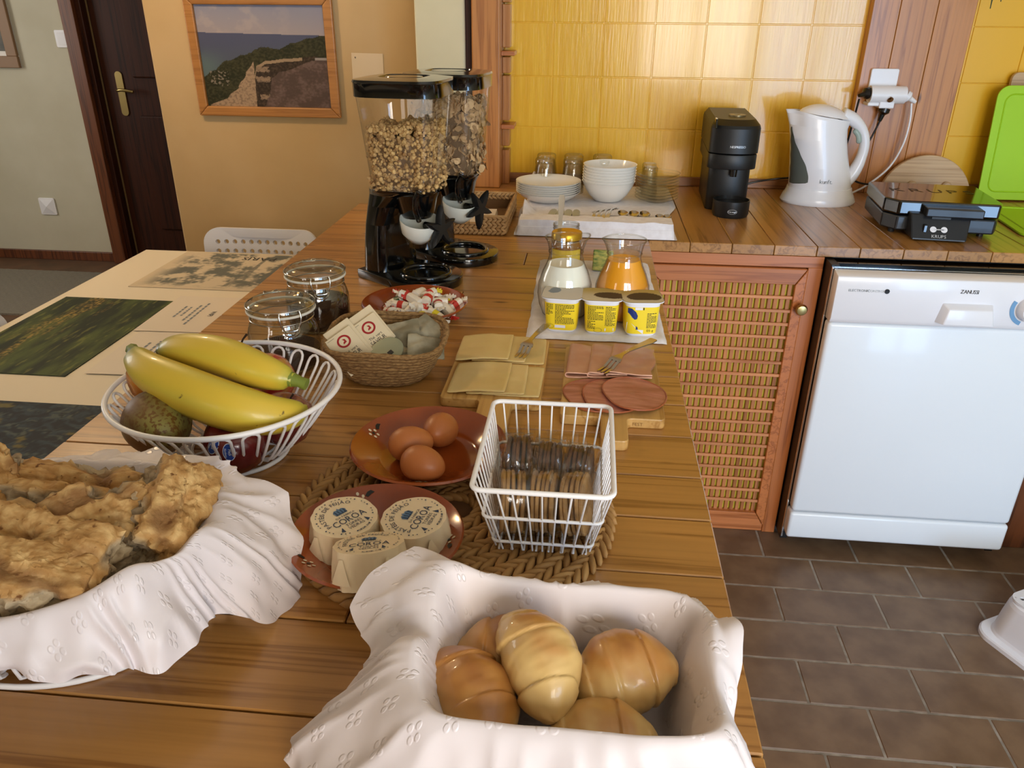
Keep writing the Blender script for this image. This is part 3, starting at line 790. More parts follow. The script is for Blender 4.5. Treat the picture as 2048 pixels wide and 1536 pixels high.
MB().grid(lambda u, v: ((u - .5) * (PW - 2 * fw), -0.006, (v - .5) * (PH - 2 * fw)), 230, 170).build('photograph', MT['print'], pc, col=lambda p: seaside(p.x / (PW - 2 * fw) + .5, p.z / (PH - 2 * fw) + .5))
for ang, L in ((0, PW), (180, PW)):
    s_ = 1 if ang == 0 else -1
    MB().prism([(-L / 2, -s_ * PH / 2), (L / 2, -s_ * PH / 2), (L / 2 - fw, -s_ * (PH / 2 - fw)), (-L / 2 + fw, -s_ * (PH / 2 - fw))], 0, 0.018).build('frame_bar', MT['frame_wood'], pc, rot=fx, bevel=0.004)
    MB().prism([(-s_ * PW / 2, -PH / 2), (-s_ * PW / 2, PH / 2), (-s_ * (PW / 2 - fw), PH / 2 - fw), (-s_ * (PW / 2 - fw), -PH / 2 + fw)], 0, 0.018).build('frame_bar', MT['frame_wood'], pc, rot=fx, bevel=0.004)
p2 = thing('framed_picture', 'picture with a flat brown frame on the pale wall at the left edge', 'picture', (-3.53, 2.385, 1.32))
MB().box(-0.21, 0.21, -0.006, 0, -0.22, 0.30).build('mat_board', MT['paper'], p2)
MB().box(-0.14, 0.145, -0.010, -0.006, -0.14, 0.28).build('photograph', mat('dark_photo', '#5a5346', 0.5, col2='#2c2a25', ns=14), p2)
for x0, x1, z0, z1 in ((-0.21, 0.21, -0.225, -0.165), (0.15, 0.21, -0.165, 0.30), (-0.21, -0.15, -0.165, 0.30)):
    MB().box(x0, x1, -0.022, 0, z0, z1).build('frame_bar', mat('flat_brown_frame', '#8a6a4c', 0.5), p2, bevel=0.003)
pn = MB().box(-0.057, 0.057, -0.0015, 0, -0.062, 0.062).build('paper_note', mat('note_paper', '#d9c3a0', 0.7), None, (-0.965, 0.9485, 1.200), (0, radians(1), 0))
tag(pn, 'blank square paper note pinned to the ochre wall beside the picture', 'paper')
MB().lathe([(0, 0), (0.003, 0.001), (0, 0.003)], 10).build('pin', MT['steel'], pn, (-0.043, -0.0015, 0.047), (pi / 2, 0, 0))

# warm pendant lamp over the dining table (above the picture)
pd = thing('pendant_lamp', 'warm pendant lamp hanging over the white table', 'lamp', (-1.75, 0.10, 2.6))
MB().tube([(0, 0, 0), (0, 0, -0.42)], 0.003, 6).build('cord', MT['black'], pd)
MB().lathe([(0.04, -0.40), (0.06, -0.42), (0.20, -0.56), (0.196, -0.56), (0.055, -0.424), (0.035, -0.404)], 36).build('lamp_shade', mat('cream_shade', '#e7d7b0', 0.7), pd, smooth=60)
bl = bpy.data.lights.new('bulb', 'POINT'); bl.energy = 26; bl.color = (1.0, 0.74, 0.46); bl.shadow_soft_size = 0.05
bo = bpy.data.objects.new('bulb', bl); C.objects.link(bo); bo.parent = pd; bo.location = (0, 0, -0.58)
# ------------------------------------------------------------------ appliances on the back worktop
cm = thing('coffee_machine', 'slim black capsule coffee machine against the yellow tiles', 'coffee machine', (0.243, 0.345, H), radians(-3))
def slab(w, d0, d1, r, n=10):
    """outline with a rounded front (towards -y) and square back"""
    p = [(w / 2, d1), (-w / 2, d1)]
    for i in range(n * 2 + 1):
        a = pi + pi * i / (2 * n); p.append((w / 2 * cos(a), d0 + r + r * sin(a)))
    return p
MB().prism(slab(0.118, 0.018, 0.30, 0.030), 0.0, 0.165).build('body', MT['black_matt'], cm, bevel=0.002, smooth=40)
MB().prism(slab(0.136, -0.022, 0.31, 0.040), 0.125, 0.166).build('brew_unit', MT['black_matt'], cm, bevel=0.003, smooth=40)
hd = MB()
o1 = slab(0.138, -0.026, 0.31, 0.040); nO = len(o1)
lv = [(1.0, 0.170, 0), (1.0, 0.236, 0), (0.97, 0.244, 0.004), (0.80, 0.258, 0.03)]
rows = [[(x * s_, y if y > 0.2 else y + dy_, z) for x, y in o1] for s_, z, dy_ in lv]
for a, c in zip(rows, rows[1:]): hd.add(a + c, [(i, (i + 1) % nO, nO + (i + 1) % nO, nO + i) for i in range(nO)])
hd.add(rows[-1], [tuple(range(nO))]).add(rows[0], [tuple(range(nO - 1, -1, -1))])
hd.build('head', MT['black_matt'], cm, smooth=35)
MB().box(-0.060, -0.054, -0.020, 0.012, 0.236, 0.262).build('lever_end', MT['black_gloss'], cm, bevel=0.0015)
MB().lathe([(0, 0.258), (0.024, 0.258), (0.024, 0.262), (0.010, 0.2625), (0.009, 0.259), (0, 0.259)], 28).build('top_button', mat('bronze_disc', '#8f7f5c', 0.35, metal=0.6), cm, (0.01, 0.10, 0), smooth=40)
MB().lathe([(0.010, 0.104), (0.011, 0.127)], 16).build('spout', MT['black_gloss'], cm, (0.008, 0.0, 0), smooth=40)
MB().lathe([(0, 0), (0.048, 0.0), (0.0515, 0.008), (0.0515, 0.046), (0.049, 0.046), (0.049, 0.036), (0, 0.036)], 36).build('drip_tray', MT['black_matt'], cm, (0.008, -0.030, 0), smooth=40)
MT['silver_print'] = mat('silver_print', '#d0d0d2', 0.35, metal=0.4)
def on_front(w, y0, r, zc, dz=0.0):
    def f(x, z):
        a = max(-1, min(1, x / (w / 2))); return (x, y0 + r - r * sqrt(max(0, 1 - a * a)) - 0.0006, zc + z)
    return f
text('brand_lettering', 'NESPRESSO', 0.0085, MT['silver_print'], cm, lambda x, z: on_front(0.138, -0.026, 0.040, 0.186)(x + 0.008, z))
lg = MB(); nl = 28
lg.tube([(0.013 * cos(2 * pi * i / nl) + 0.008, -0.0822 + 0.0016 * cos(2 * pi * i / nl) ** 2, 0.020 + 0.006 * sin(2 * pi * i / nl)) for i in range(nl)], 0.0005, 4, closed=True)
lg.build('emblem', MT['silver_print'], cm)
text('emblem_lettering', "DeLonghi", 0.0058, MT['silver_print'], cm, lambda x, z: (x + 0.008, -0.0822 + 0.010 * (x / 0.0135) ** 2 * 0.14, 0.0182 + z))

kt = thing('electric_kettle', 'white jug kettle with grey water gauge beside the wooden post', 'kettle', (0.548, 0.535, H), radians(0))
MB().lathe([(0, 0), (0.108, 0.0), (0.112, 0.006), (0.106, 0.022), (0.099, 0.034), (0.096, 0.046), (0, 0.046)], 40, sy=0.80).build('power_base', MT['white_plastic'], kt, smooth=50)
sec = [(0.046, -0.093, 0.093, 0.074), (0.075, -0.095, 0.088, 0.074), (0.11, -0.099, 0.076, 0.073), (0.15, -0.104, 0.064, 0.070), (0.19, -0.110, 0.055, 0.067), (0.222, -0.115, 0.052, 0.063), (0.245, -0.121, 0.055, 0.060), (0.254, -0.125, 0.058, 0.058)]
nk = 44
def ksec(z, xl, xr, hd, k):
    a = 2 * pi * k / nk; c = (xl + xr) / 2; r = (xr - xl) / 2
    x = c + r * cos(a); y = hd * sin(a)
    t = sstep(0.20, 0.254, z)
    if cos(a) < -0.55:
        y *= 1 - 0.75 * t * sstep(-0.55, -1.0, cos(a)); x -= 0.010 * t * sstep(-0.8, -1, cos(a))
    zz = z + t * (0.016 * sstep(0.2, -1.0, cos(a)) - 0.012 * sstep(0.0, 1.0, cos(a)))
    return (x, y, zz)
kb = MB(); rows = [[ksec(*s_, k) for k in range(nk)] for s_ in sec]
for a, c in zip(rows, rows[1:]): kb.add(a + c, [(i, (i + 1) % nk, nk + (i + 1) % nk, nk + i) for i in range(nk)])
kb.add([(x * .985, y * .97, z - .004) for x, y, z in rows[-1]], [tuple(range(nk))])
kb.build('jug', MT['white_plastic'], kt, smooth=60)
ld = MB()
def lidp(u, v):
    a = 2 * pi * u; rr = v; x = -0.020 + 0.074 * rr * cos(a); y = 0.052 * rr * sin(a)
    return (x, y, 0.248 + 0.030 * (1 - rr * rr) ** 0.8 - 0.010 * (x / 0.07) + 0.004)
ld.grid(lidp, 40, 12, cu=True)
ld.build('lid', MT['white_plastic'], kt, smooth=180)
hp = catmull([(0.030, 0, 0.256), (0.065, 0, 0.243), (0.097, 0, 0.212), (0.110, 0, 0.172), (0.106, 0, 0.125), (0.090, 0, 0.085), (0.068, 0, 0.060)], 7)
nh = len(hp)
MB().tube(hp, [lerp(0.024, 0.0155, min(1, i / nh * 3)) if i < nh * .6 else lerp(0.0155, 0.026, (i / nh - .6) / .4) for i in range(nh)], 16, sec=lambda a: (cos(a) * 0.95, sin(a) * 1.15)).build('handle', MT['white_plastic'], kt, smooth=180)
MB().tube(catmull([(0.070, -0.008, 0.216), (0.085, -0.010, 0.20), (0.090, -0.010, 0.178)], 4), [0.005] + [0.008] * 7 + [0.005], 10).build('switch', mat('grey_green_plastic', '#9aa79c', 0.35), kt, smooth=60)
def gauge(u, v):
    z = lerp(0.058, 0.222, v); w_ = 0.34 * sstep(.052, .068, z) * (1 - .85 * sstep(.085, .235, z))
    xl = interp([(s_[0], s_[1]) for s_ in sec], z); xr = interp([(s_[0], s_[2]) for s_ in sec], z); hd_ = interp([(s_[0], s_[3]) for s_ in sec], z)
    a = pi + 0.12 + w_ * 2.6 * u; c = (xl + xr) / 2; r = (xr - xl) / 2 + 0.0008
    return (c + r * cos(a), (hd_ + 0.0008) * sin(a), z)
MB().grid(gauge, 18, 48).build('water_gauge', mat('smoke_grey_window', '#62665f', 0.25), kt, smooth=180)
text('brand_lettering', 'kunft.', 0.017, MT['ink_grey'], kt, lambda x, z: (-0.003 + x, -0.0745 * sqrt(max(0, 1 - ((x) / 0.094) ** 2)) - 0.0008, 0.068 + z), gap=0.05)

sm = thing('sandwich_toaster', 'black sandwich toaster with two white pilot lights on the worktop', 'toaster', (0.775, 0.262, H), radians(-6))
MT['charcoal'] = mat('charcoal_plastic', '#1d1f23', 0.33, coat=0.1)
MB().prism([(-0.140, 0.125), (0.140, 0.125), (0.140, -0.10), (0.128, -0.125), (-0.11, -0.125), (-0.140, -0.085)], 0.012, 0.050).build('lower_shell', MT['charcoal'], sm, bevel=0.004)
MB().prism([(-0.142, 0.127), (0.142, 0.127), (0.142, -0.10), (0.130, -0.128), (-0.112, -0.128), (-0.142, -0.087)], 0.053, 0.090).build('upper_shell', MT['black_gloss'], sm, bevel=0.005)
MB().box(-0.052, 0.085, -0.160, -0.126, 0.058, 0.080).build('lid_grip', MT['charcoal'], sm, bevel=0.003)
pnl = MB().add([(-0.085, -0.145, 0.062), (0.062, -0.145, 0.062), (0.050, -0.185, 0.004), (-0.082, -0.185, 0.004), (-0.085, -0.11, 0.062), (0.062, -0.11, 0.062), (0.050, -0.11, 0.004), (-0.082, -0.11, 0.004)],
               [(0, 3, 2, 1), (0, 1, 5, 4), (1, 2, 6, 5), (2, 3, 7, 6), (3, 0, 4, 7), (4, 5, 6, 7)])
pnl.build('control_panel', MT['charcoal'], sm, bevel=0.004)
def onp(x, t):   # point on the sloping control panel
    return (x, lerp(-0.1858, -0.1458, t), lerp(0.004, 0.062, t) + 0.0004)
MB().box(-0.055, -0.045, -0.1735, -0.150, 0.020, 0.040).build('rocker_switch', MT['black_gloss'], sm, bevel=0.002)
for q in (-0.030, -0.004):
    mb = MB(); mb.add([onp(q + 0.008 * cos(2 * pi * i / 20), 0.42 + 0.115 * sin(2 * pi * i / 20)) for i in range(20)], [tuple(range(20))]); mb.build('pilot_light', MT['white_plastic'], sm)
MB().add([onp(-0.03, .40), onp(-0.004, .40), onp(-0.004, .44), onp(-0.03, .44)], [(0, 1, 2, 3)]).build('print_line', MT['silver_print'], sm)
text('brand_lettering', 'KRUPS', 0.012, MT['silver_print'], sm, lambda x, z: onp(-0.016 + x, 0.10 + z / 0.07))
text('brand_lettering', 'KRUPS', 0.060, MT['black_matt'], sm, lambda x, y: (0.0 + x, 0.0 + y, 0.0904), gap=0.25)
MB().box(-0.035, 0.012, -0.152, -0.144, 0.048, 0.058).build('latch', MT['black_matt'], sm, bevel=0.001)
for sx, sy in ((-1, -1), (1, -1), (-1, 1), (1, 1)):
    MB().lathe([(0, 0), (0.008, 0), (0.008, 0.014), (0, 0.014)], 12).build('foot', MT['black_matt'], sm, (sx * 0.11, sy * 0.09, 0))

# triple plug on the post and its leads
ad = thing('plug_adapter', 'white three-way plug adapter on the wooden post', 'adapter', (0.735, 0.690, 1.19))
MB().prism(rrect(0.082, 0.082, 0.006, 4), 0, 0.012).build('socket_plate', MT['white_plastic'], ad, (-0.010, 0, 0.02), fx, bevel=0.002)
MB().tube([(-0.052, -0.034, -0.012), (0.052, -0.034, -0.012)], 0.026, 24).build('adapter_body', MT['white_plastic'], ad, smooth=40, bevel=None)
MB().box(-0.056, -0.022, -0.05, 0, -0.044, -0.034).box(-0.022, 0.022, -0.052, 0, -0.050, -0.030).build('adapter_foot', MT['white_plastic'], ad, bevel=0.003)
MB().lathe([(0.009, 0), (0.009, 0.004), (0, 0.005)], 16).build('fuse_cap', MT['chrome'], ad, (0.004, -0.058, -0.022), (pi / 2 + .5, 0, 0))
def plug(name, label, m, loc, rot):
    o = thing(name, label, 'plug', loc, rot=rot)
    MB().lathe([(0, 0), (0.017, 0), (0.017, 0.012), (0.008, 0.020), (0.006, 0.035), (0.005, 0.040), (0, 0.040)], 18).build('plug_body', m, o, smooth=40)
    return o
plug('power_plug', 'black plug on the left side of the white adapter', MT['black'], (0.681, 0.656, 1.183), (0, radians(-100), radians(30)))
plug('power_plug', 'black plug in the underside of the white adapter', MT['black'], (0.737, 0.655, 1.140), (radians(180), radians(12), 0))
plug('power_plug', 'white plug on the right side of the white adapter', MT['white_plastic'], (0.789, 0.656, 1.178), (0, radians(120), 0))
def cable(label, m, pts, r=0.0032):
    o = MB().tube(catmull(pts, 8), r, 8).build('power_cable', m, None, smooth=60); return tag(o, label, 'cable')
cable('white cable from the adapter to the kettle', MT['white_plastic'], [(0.812, 0.654, 1.155), (0.818, 0.652, 1.10), (0.812, 0.652, 1.03), (0.785, 0.655, 0.96), (0.730, 0.655, 0.905), (0.68, 0.64, H + 0.006), (0.655, 0.60, H + 0.006)])
cable('black cable from the adapter to the toaster', MT['black'], [(0.731, 0.654, 1.108), (0.715, 0.66, 1.05), (0.690, 0.662, 0.99), (0.672, 0.662, 0.935), (0.705, 0.64, 0.913), (0.77, 0.60, 0.917), (0.82, 0.55, 0.912), (0.845, 0.47, 0.885), (0.840, 0.397, H + 0.025)])
cable('black cable from the adapter behind the kettle to the coffee machine', MT['black'], [(0.655, 0.654, 1.165), (0.652, 0.662, 1.10), (0.645, 0.668, 1.02), (0.618, 0.668, 0.95), (0.55, 0.67, 0.925), (0.45, 0.67, 0.915), (0.38, 0.68, 0.90), (0.325, 0.676, H + 0.010), (0.290, 0.66, H + 0.012)])

# boards at the right
rb = thing('round_board', 'half-hidden round wooden board leaning behind the toaster', 'board', (0.905, 0.655, H + 0.001), 0, rot=(radians(-7), 0, 0))
pts = [(0.142 * cos(a), -0.015 + 0.142 * sin(a)) for a in [lerp(0.107, pi - 0.107, i / 40) for i in range(41)]]
MB().prism(pts, 0, 0.018).build('board', MT['beech'], rb, rot=fx, bevel=0.003)
for q in (-0.045, 0.060):
    MB().lathe([(0, 0), (0.014, 0), (0.014, 0.010), (0.010, 0.014), (0, 0.014)], 18).build('peg', MT['beech'], rb, (q, -0.018, 0.034), (pi / 2, 0, 0), smooth=40)
MT['green_plastic'] = mat('lime_plastic_board', '#a3d21f', 0.45, bump=0.08, bs=400)
def green_board(label, w, h, loc, rot):
    g = thing('cutting_board', label, 'cutting board', loc, rot=rot, group='lime green cutting boards')
    MB().prism(rrect(w, h, 0.035, 8), 0, 0.006).build('board', MT['green_plastic'], g, bevel=0.0015)
    nn = rrect(w - 0.05, h - 0.05, 0.025, 8)
    MB().tube([(x, y, 0.0062) for x, y in nn], 0.0022, 6, closed=True).build('groove_rim', MT['green_plastic'], g, smooth=60)
    return g
green_board('lime green plastic cutting board standing against the yellow wall', 0.30, 0.335, (1.205, 0.640, H + 0.170), (radians(83), 0, radians(1)))
green_board('lime green plastic cutting board lying flat on the worktop', 0.33, 0.36, (1.165, 0.32, H + 0.001), (0, 0, radians(-6)))
wbd = thing('wooden_board', 'pale wooden board standing behind the lime green board', 'cutting board', (1.235, 0.690, H + 0.001), rot=(radians(-3), 0, 0))
MB().prism(rrect(0.26, 0.37, 0.02, 5, 0, 0.185), 0, 0.014).build('board', MT['beech'], wbd, rot=fx, bevel=0.002)

hpv = thing('hanging_plant', 'dark green leaf tips hanging in at the top right corner', 'plant', (1.02, 0.60, 1.72))
MB().lathe([(0, 0), (0.05, 0), (0.065, 0.11), (0.06, 0.11), (0.05, 0.02), (0, 0.02)], 24).build('pot', mat('terracotta_pot', '#a5572f', 0.7), hpv, (0, 0, -0.02), smooth=40)
MT['leaf'] = mat('dark_leaf', '#1f3a17', 0.4)
for i, (tx, ty, tz) in enumerate([(-0.071, -0.005, -0.303), (-0.045, 0.0, -0.285), (0.05, -0.02, -0.24), (-0.095, 0.01, -0.278), (0.10, 0.02, -0.25)]):
    P = catmull([(0, 0, 0.09), (tx * .8, ty, 0.12), (tx * 1.05, ty, -0.08), (tx, ty, tz)], 8); n_ = len(P)
    MB().grid(lambda u, v, P=P, n_=n_: tuple(P[min(n_ - 1, int(u * (n_ - 1)))] + Vector(((v - .5) * 0.030 * sin(pi * min(.97, .08 + .92 * u)), 0.004 * abs(v - .5), 0))), n_, 5).build('leaf', MT['leaf'], hpv, smooth=180)

# ------------------------------------------------------------------ crockery on its cloth
MT['linen'] = mat('white_damask', '#e8e2e2', 0.55, sheen=0.15, bump=0.12, bs=260, col2='#ddd5d4', ns=60)
cl = MB()
def tray_cloth(u, v):
    x = lerp(-0.348, 0.072 + 0.03 * sstep(.5, .7, v), u); y = lerp(0.012, 0.655, v ** 1.4)
    z = 0.026 * sstep(0.0, 0.03, v + .02) if v < .33 else 0.026
    z = lerp(0.041 + 0.004 * fbm(u * 5, v * 3, 1), 0.022 + 0.002 * fbm(u * 7, v * 9, 4), sstep(.082, .105, y + .012 * fbm(u * 6, 1.0))); z = lerp(z, 0.006, sstep(.17, .24, y))
    if v < 0.012: z = 0.0015; y -= 0.004
    elif v < 0.03: z = 0.024
    if u > .985: z = 0.0015
    elif u < .015: z = max(0.002, z * .15)
    # left corner gathered into a point
    d = hypot((x + 0.335) / 0.035, (y - 0.20) / 0.09); z += 0.040 * max(0, 1 - d) ** 1.2
    d = hypot((x + 0.34) / 0.03, (y - 0.62) / 0.06); z += 0.055 * max(0, 1 - d)
    return (x, y, z)
cl.grid(tray_cloth, 70, 110)
o = cl.build('folded_tablecloth', MT['linen'], None, (0, 0, H), smooth=60)
tag(o, 'folded white cloth under the plates, bowls and cutlery', 'cloth')

MT['porcelain'] = mat('white_porcelain', '#ece8e0', 0.14, coat=0.4)
pl0 = [(0, 0.0), (0.058, 0.0), (0.062, 0.003), (0.085, 0.016), (0.097, 0.027), (0.0985, 0.0285), (0.096, 0.0285), (0.083, 0.0185), (0.062, 0.0065), (0, 0.006)]
names = ['lowest', 'second from the bottom', 'third from the bottom', 'fourth from the bottom', 'fifth from the bottom', 'topmost']
src = None
for i in range(6):
    o = MB().lathe(pl0, 56).build('plate', MT['porcelain'], None, smooth=50) if src is None else place(src, 'plate')
    src = src or o; o.location = (-0.282, 0.415, H + 0.0075 + i * 0.0062)
    tag(o, f'white porcelain plate, {names[i]} in the stack of plates', 'plate', 'stacked white plates')
bw0 = [(0, 0.0), (0.040, 0.0), (0.044, 0.004), (0.060, 0.020), (0.073, 0.042), (0.0795, 0.058), (0.0805, 0.0590), (0.0775, 0.0590), (0.070, 0.042), (0.057, 0.022), (0.040, 0.007), (0, 0.006)]
src = None; nb_ = ['lowest and fullest seen', 'second from the bottom', 'third from the bottom', 'middle', 'third from the top', 'second from the top', 'topmost']
for i in range(7):
    o = MB().lathe(bw0, 56).build('bowl', MT['porcelain'], None, smooth=50) if src is None else place(src, 'bowl')
    src = src or o; o.location = (-0.101 + 0.0004 * i, 0.435, H + 0.0075 + i * 0.0082)
    tag(o, f'white porcelain bowl, {nb_[i]} in the stack of bowls', 'bowl', 'stacked white bowls')
MT['glass'] = clear('clear_glass', (0.985, 0.985, 0.96), 0.02, 2.2, 0.55)
MT['glass_green'] = clear('greenish_glass', (0.98, 0.98, 0.93), 0.02, 2.2, 0.40)
sn_ = ['bottom one', 'second from the bottom', 'third from the bottom', 'fourth from the bottom', 'middle one', 'fourth from the top', 'third from the top', 'second from the top', 'top one']
sa0 = [(0, 0.0), (0.030, 0.0), (0.034, 0.003), (0.055, 0.009), (0.0645, 0.0145), (0.0655, 0.016), (0.0640, 0.0155)]
src = None
for i in range(9):
    o = MB().lathe(sa0, 44).build('glass_saucer', MT['glass_green'], None, smooth=50) if src is None else place(src, 'glass_saucer')
    src = src or o; o.location = (0.046, 0.435, H + 0.0075 + i * 0.0088)
    tag(o, f'clear glass saucer, {sn_[i]} of the glass stack', 'saucer', 'stacked glass saucers')
def tumbler(n=40, r0=0.035, r1=0.0285, h=0.105, t=0.003):
    mb = MB(); pr = [(r0, 0), (r0 * .99, h * .3), (lerp(r0, r1, .75), h * .72), (r1 * 1.03, h * .80), (r1 * 1.08, h * .86), (r1 * 1.06, h * .96), (r1 * .95, h), (0, h)]
    def flute(p):
        a = atan2(p[1], p[0]); k = 1 + 0.018 * cos(10 * a) * (1 if 0.25 * h < p[2] < .78 * h else 0); return (p[0] * k, p[1] * k, p[2])
    mb.lathe(pr, n, fn=flute)
    mb.lathe([(r0 - t, 0.0), (r0 - t * 1.1, h * .3), (lerp(r0, r1, .75) - t, h * .72), (r1 * .8, h * .84), (0, h * .86)], n)
    mb.lathe([(r0 - t, 0.0), (r0, 0.0)], n)
    return mb
src = None
for cx, cn in ((-0.300, 'left'), (-0.212, 'middle'), (-0.120, 'right')):
    for yy, rn in ((0.530, 'front'), (0.612, 'rear')):
        o = tumbler().build('tumbler', MT['glass'], None, smooth=40) if src is None else place(src, 'tumbler')
        src = src or o; o.location = (cx, yy, H + 0.0075)
        tag(o, f'upturned clear glass tumbler, {rn} one of the {cn} pair', 'glass', 'upturned tumblers')
src = None
for yy, rn in ((0.535, 'front'), (0.600, 'rear')):
    o = tumbler(32, 0.025, 0.021, 0.085).build('small_glass', MT['glass'], None, smooth=40) if src is None else place(src, 'small_glass')
    src = src or o; o.location = (0.030, yy, H + 0.0075)
    tag(o, f'small upturned glass behind the saucers, {rn} one', 'glass', 'small upturned glasses')

# cutlery
def fork_geo(L=0.175, tines=4, w=0.022):
    """fork along +y, handle end at 0, lying flat with a gentle curve"""
    mb = MB()
    def zc(y): return 0.006 + 0.010 * sin(pi * min(1, max(0, (y - 0.02) / (L - 0.03)))) * 0.6 - 0.010 * sstep(L * .70, L, y) + 0.006 * sstep(L * .86, L, y)
    def strip(pts, hw, t=0.0018):
        n = len(pts); vs = []
        for (x, y), w_ in zip(pts, hw):
            z = zc(y); vs += [(x - w_, y, z), (x + w_, y, z), (x + w_, y, z - t), (x - w_, y, z - t)]
        fs = [(0, 1, 2, 3), (4 * n - 1, 4 * n - 2, 4 * n - 3, 4 * n - 4)]
        for i in range(n - 1):
            for k in range(4): a = 4 * i + k; b = 4 * i + (k + 1) % 4; fs.append((b, a, a + 4, b + 4))
        mb.add(vs, fs)
    strip([(0, y * L) for y in (0, .01, .1, .3, .5, .62, .68, .72, .76)], [.004, .007, .0075, .0055, .0035, .0035, w * .32, w * .46, w * .5])
    for i in range(tines):
        x = (i - (tines - 1) / 2) * w / tines
        strip([(x, L * .755), (x, L * .86), (x * 0.97, L * .97), (x * .95, L)], [w / tines * .32, w / tines * .32, w / tines * .26, w / tines * .08])
    return mb
def spoon_geo(L=0.16, w=0.030):
    mb = MB()
    mb.grid(lambda u, v: ((v - .5) * 2 * interp([(0, .0045), (.05, .007), (.4, .0045), (.62, .0032), (.68, .005), (.8, w * .47), (.9, w * .5), (.97, w * .32), (1, w * .05)], u), u * L,
                          0.008 - 0.004 * sstep(.4, .7, u) - 0.007 * sstep(.64, .85, u) * (1 - (2 * v - 1) ** 2) * (1 - sstep(.93, 1, u)) + 0.003 * sstep(.8, 1, u)), 36, 7, thick=0.0015)
    return mb
def knife_geo(L=0.20):
    mb = MB(); mb.grid(lambda u, v: ((v - .5) * interp([(0, .016), (.06, .019), (.45, .015), (.5, .014), (.55, .019), (.85, .020), (.96, .014), (1, .002)], u) + 0.003 * sstep(.5, 1, u), u * L, 0.0035 - 0.0015 * sstep(.5, .6, u)), 30, 4, thick=0.0025)
    return mb
fk = fork_geo(); src = None
kn_l = ['leftmost', 'second', 'third', 'rightmost']
ks = knife_geo(0.185).build('table_knife', mat('dull_steel', '#aeb6b8', 0.35, metal=0.7), None, smooth=50)
for i in range(4):
    o = ks if i == 0 else place(ks, 'table_knife')
    o.location = (-0.262 + i * 0.024, 0.018, H + 0.0245); o.rotation_euler = (0, radians(6), radians(-2 + i))
    tag(o, f'table knife tucked in the white cloth, {kn_l[i]} of the four knives', 'knife', 'table knives in the cloth')
fo = fork_geo().build('table_fork', MT['steel'], None, smooth=50)
for i in range(4):
    o = fo if i == 0 else place(fo, 'table_fork')
    o.location = (-0.145 + i * 0.011, 0.030 + 0.004 * i, H + 0.0260 + 0.002 * i); o.rotation_euler = (0, radians(-14), radians(-4 - 2 * i))
    tag(o, f'table fork tucked in the white cloth beside the knives, {kn_l[i]} of the four', 'fork', 'table forks in the cloth')
so = spoon_geo(0.165).build('table_spoon', MT['steel'], None, smooth=70)
for i, (sx, a) in enumerate(((-0.078, -6), (-0.058, -10), (-0.024, -8))):
    o = so if i == 0 else place(so, 'table_spoon')
    o.location = (sx, 0.030, H + 0.0245); o.rotation_euler = (0, radians(8), radians(a))
    tag(o, f'spoon tucked in the white cloth right of the forks, {["left", "middle", "right"][i]} one', 'spoon', 'spoons in the cloth')
te = spoon_geo(0.135, 0.024).build('teaspoon', MT['steel'], None, smooth=70)
for i, (sx, a) in enumerate(((0.022, -6), (0.036, -9))):
    o = te if i == 0 else place(te, 'teaspoon')
    o.location = (sx, 0.028, H + 0.0245); o.rotation_euler = (0, 0, radians(a))
    tag(o, f'teaspoon at the right end of the white cloth, {["left", "right"][i]} one', 'spoon', 'teaspoons in the cloth')
# ------------------------------------------------------------------ cereal dispensers
random.seed(11)
MT['clear_plastic'] = clear('clear_hopper_plastic', (0.995, 0.99, 0.975), 0.03, 1.5, 0.30)
MT['cereal'] = vcol('cereal_pieces', 0.75, bump=0.4, bs=300)
MT['frost'] = mat('milky_plastic', '#dcdccf', 0.35, alpha=1)
HT = (0, 0, radians(24))
def hopper_half(z):      # half width of the hopper at height z above the worktop
    return lerp(0.0655, 0.0845, (z - 0.196) / (0.384 - 0.196))
def sq(a, ex=4.5):
    ca, sa = cos(a), sin(a); k = (abs(ca) ** ex + abs(sa) ** ex) ** (-1 / ex); return ca * k, sa * k
ICO = [(0, 0.526, 0.851), (0, -0.526, 0.851), (0, 0.526, -0.851), (0, -0.526, -0.851), (0.526, 0.851, 0), (-0.526, 0.851, 0), (0.526, -0.851, 0), (-0.526, -0.851, 0), (0.851, 0, 0.526), (-0.851, 0, 0.526), (0.851, 0, -0.526), (-0.851, 0, -0.526)]
ICF = [(0, 1, 8), (0, 9, 1), (0, 4, 5), (0, 8, 4), (0, 5, 9), (1, 6, 8), (1, 7, 6), (1, 9, 7), (2, 3, 11), (2, 10, 3), (2, 5, 4), (2, 4, 10), (2, 11, 5), (3, 6, 7), (3, 10, 6), (3, 7, 11), (4, 8, 10), (5, 11, 9), (6, 10, 8), (7, 9, 11)]
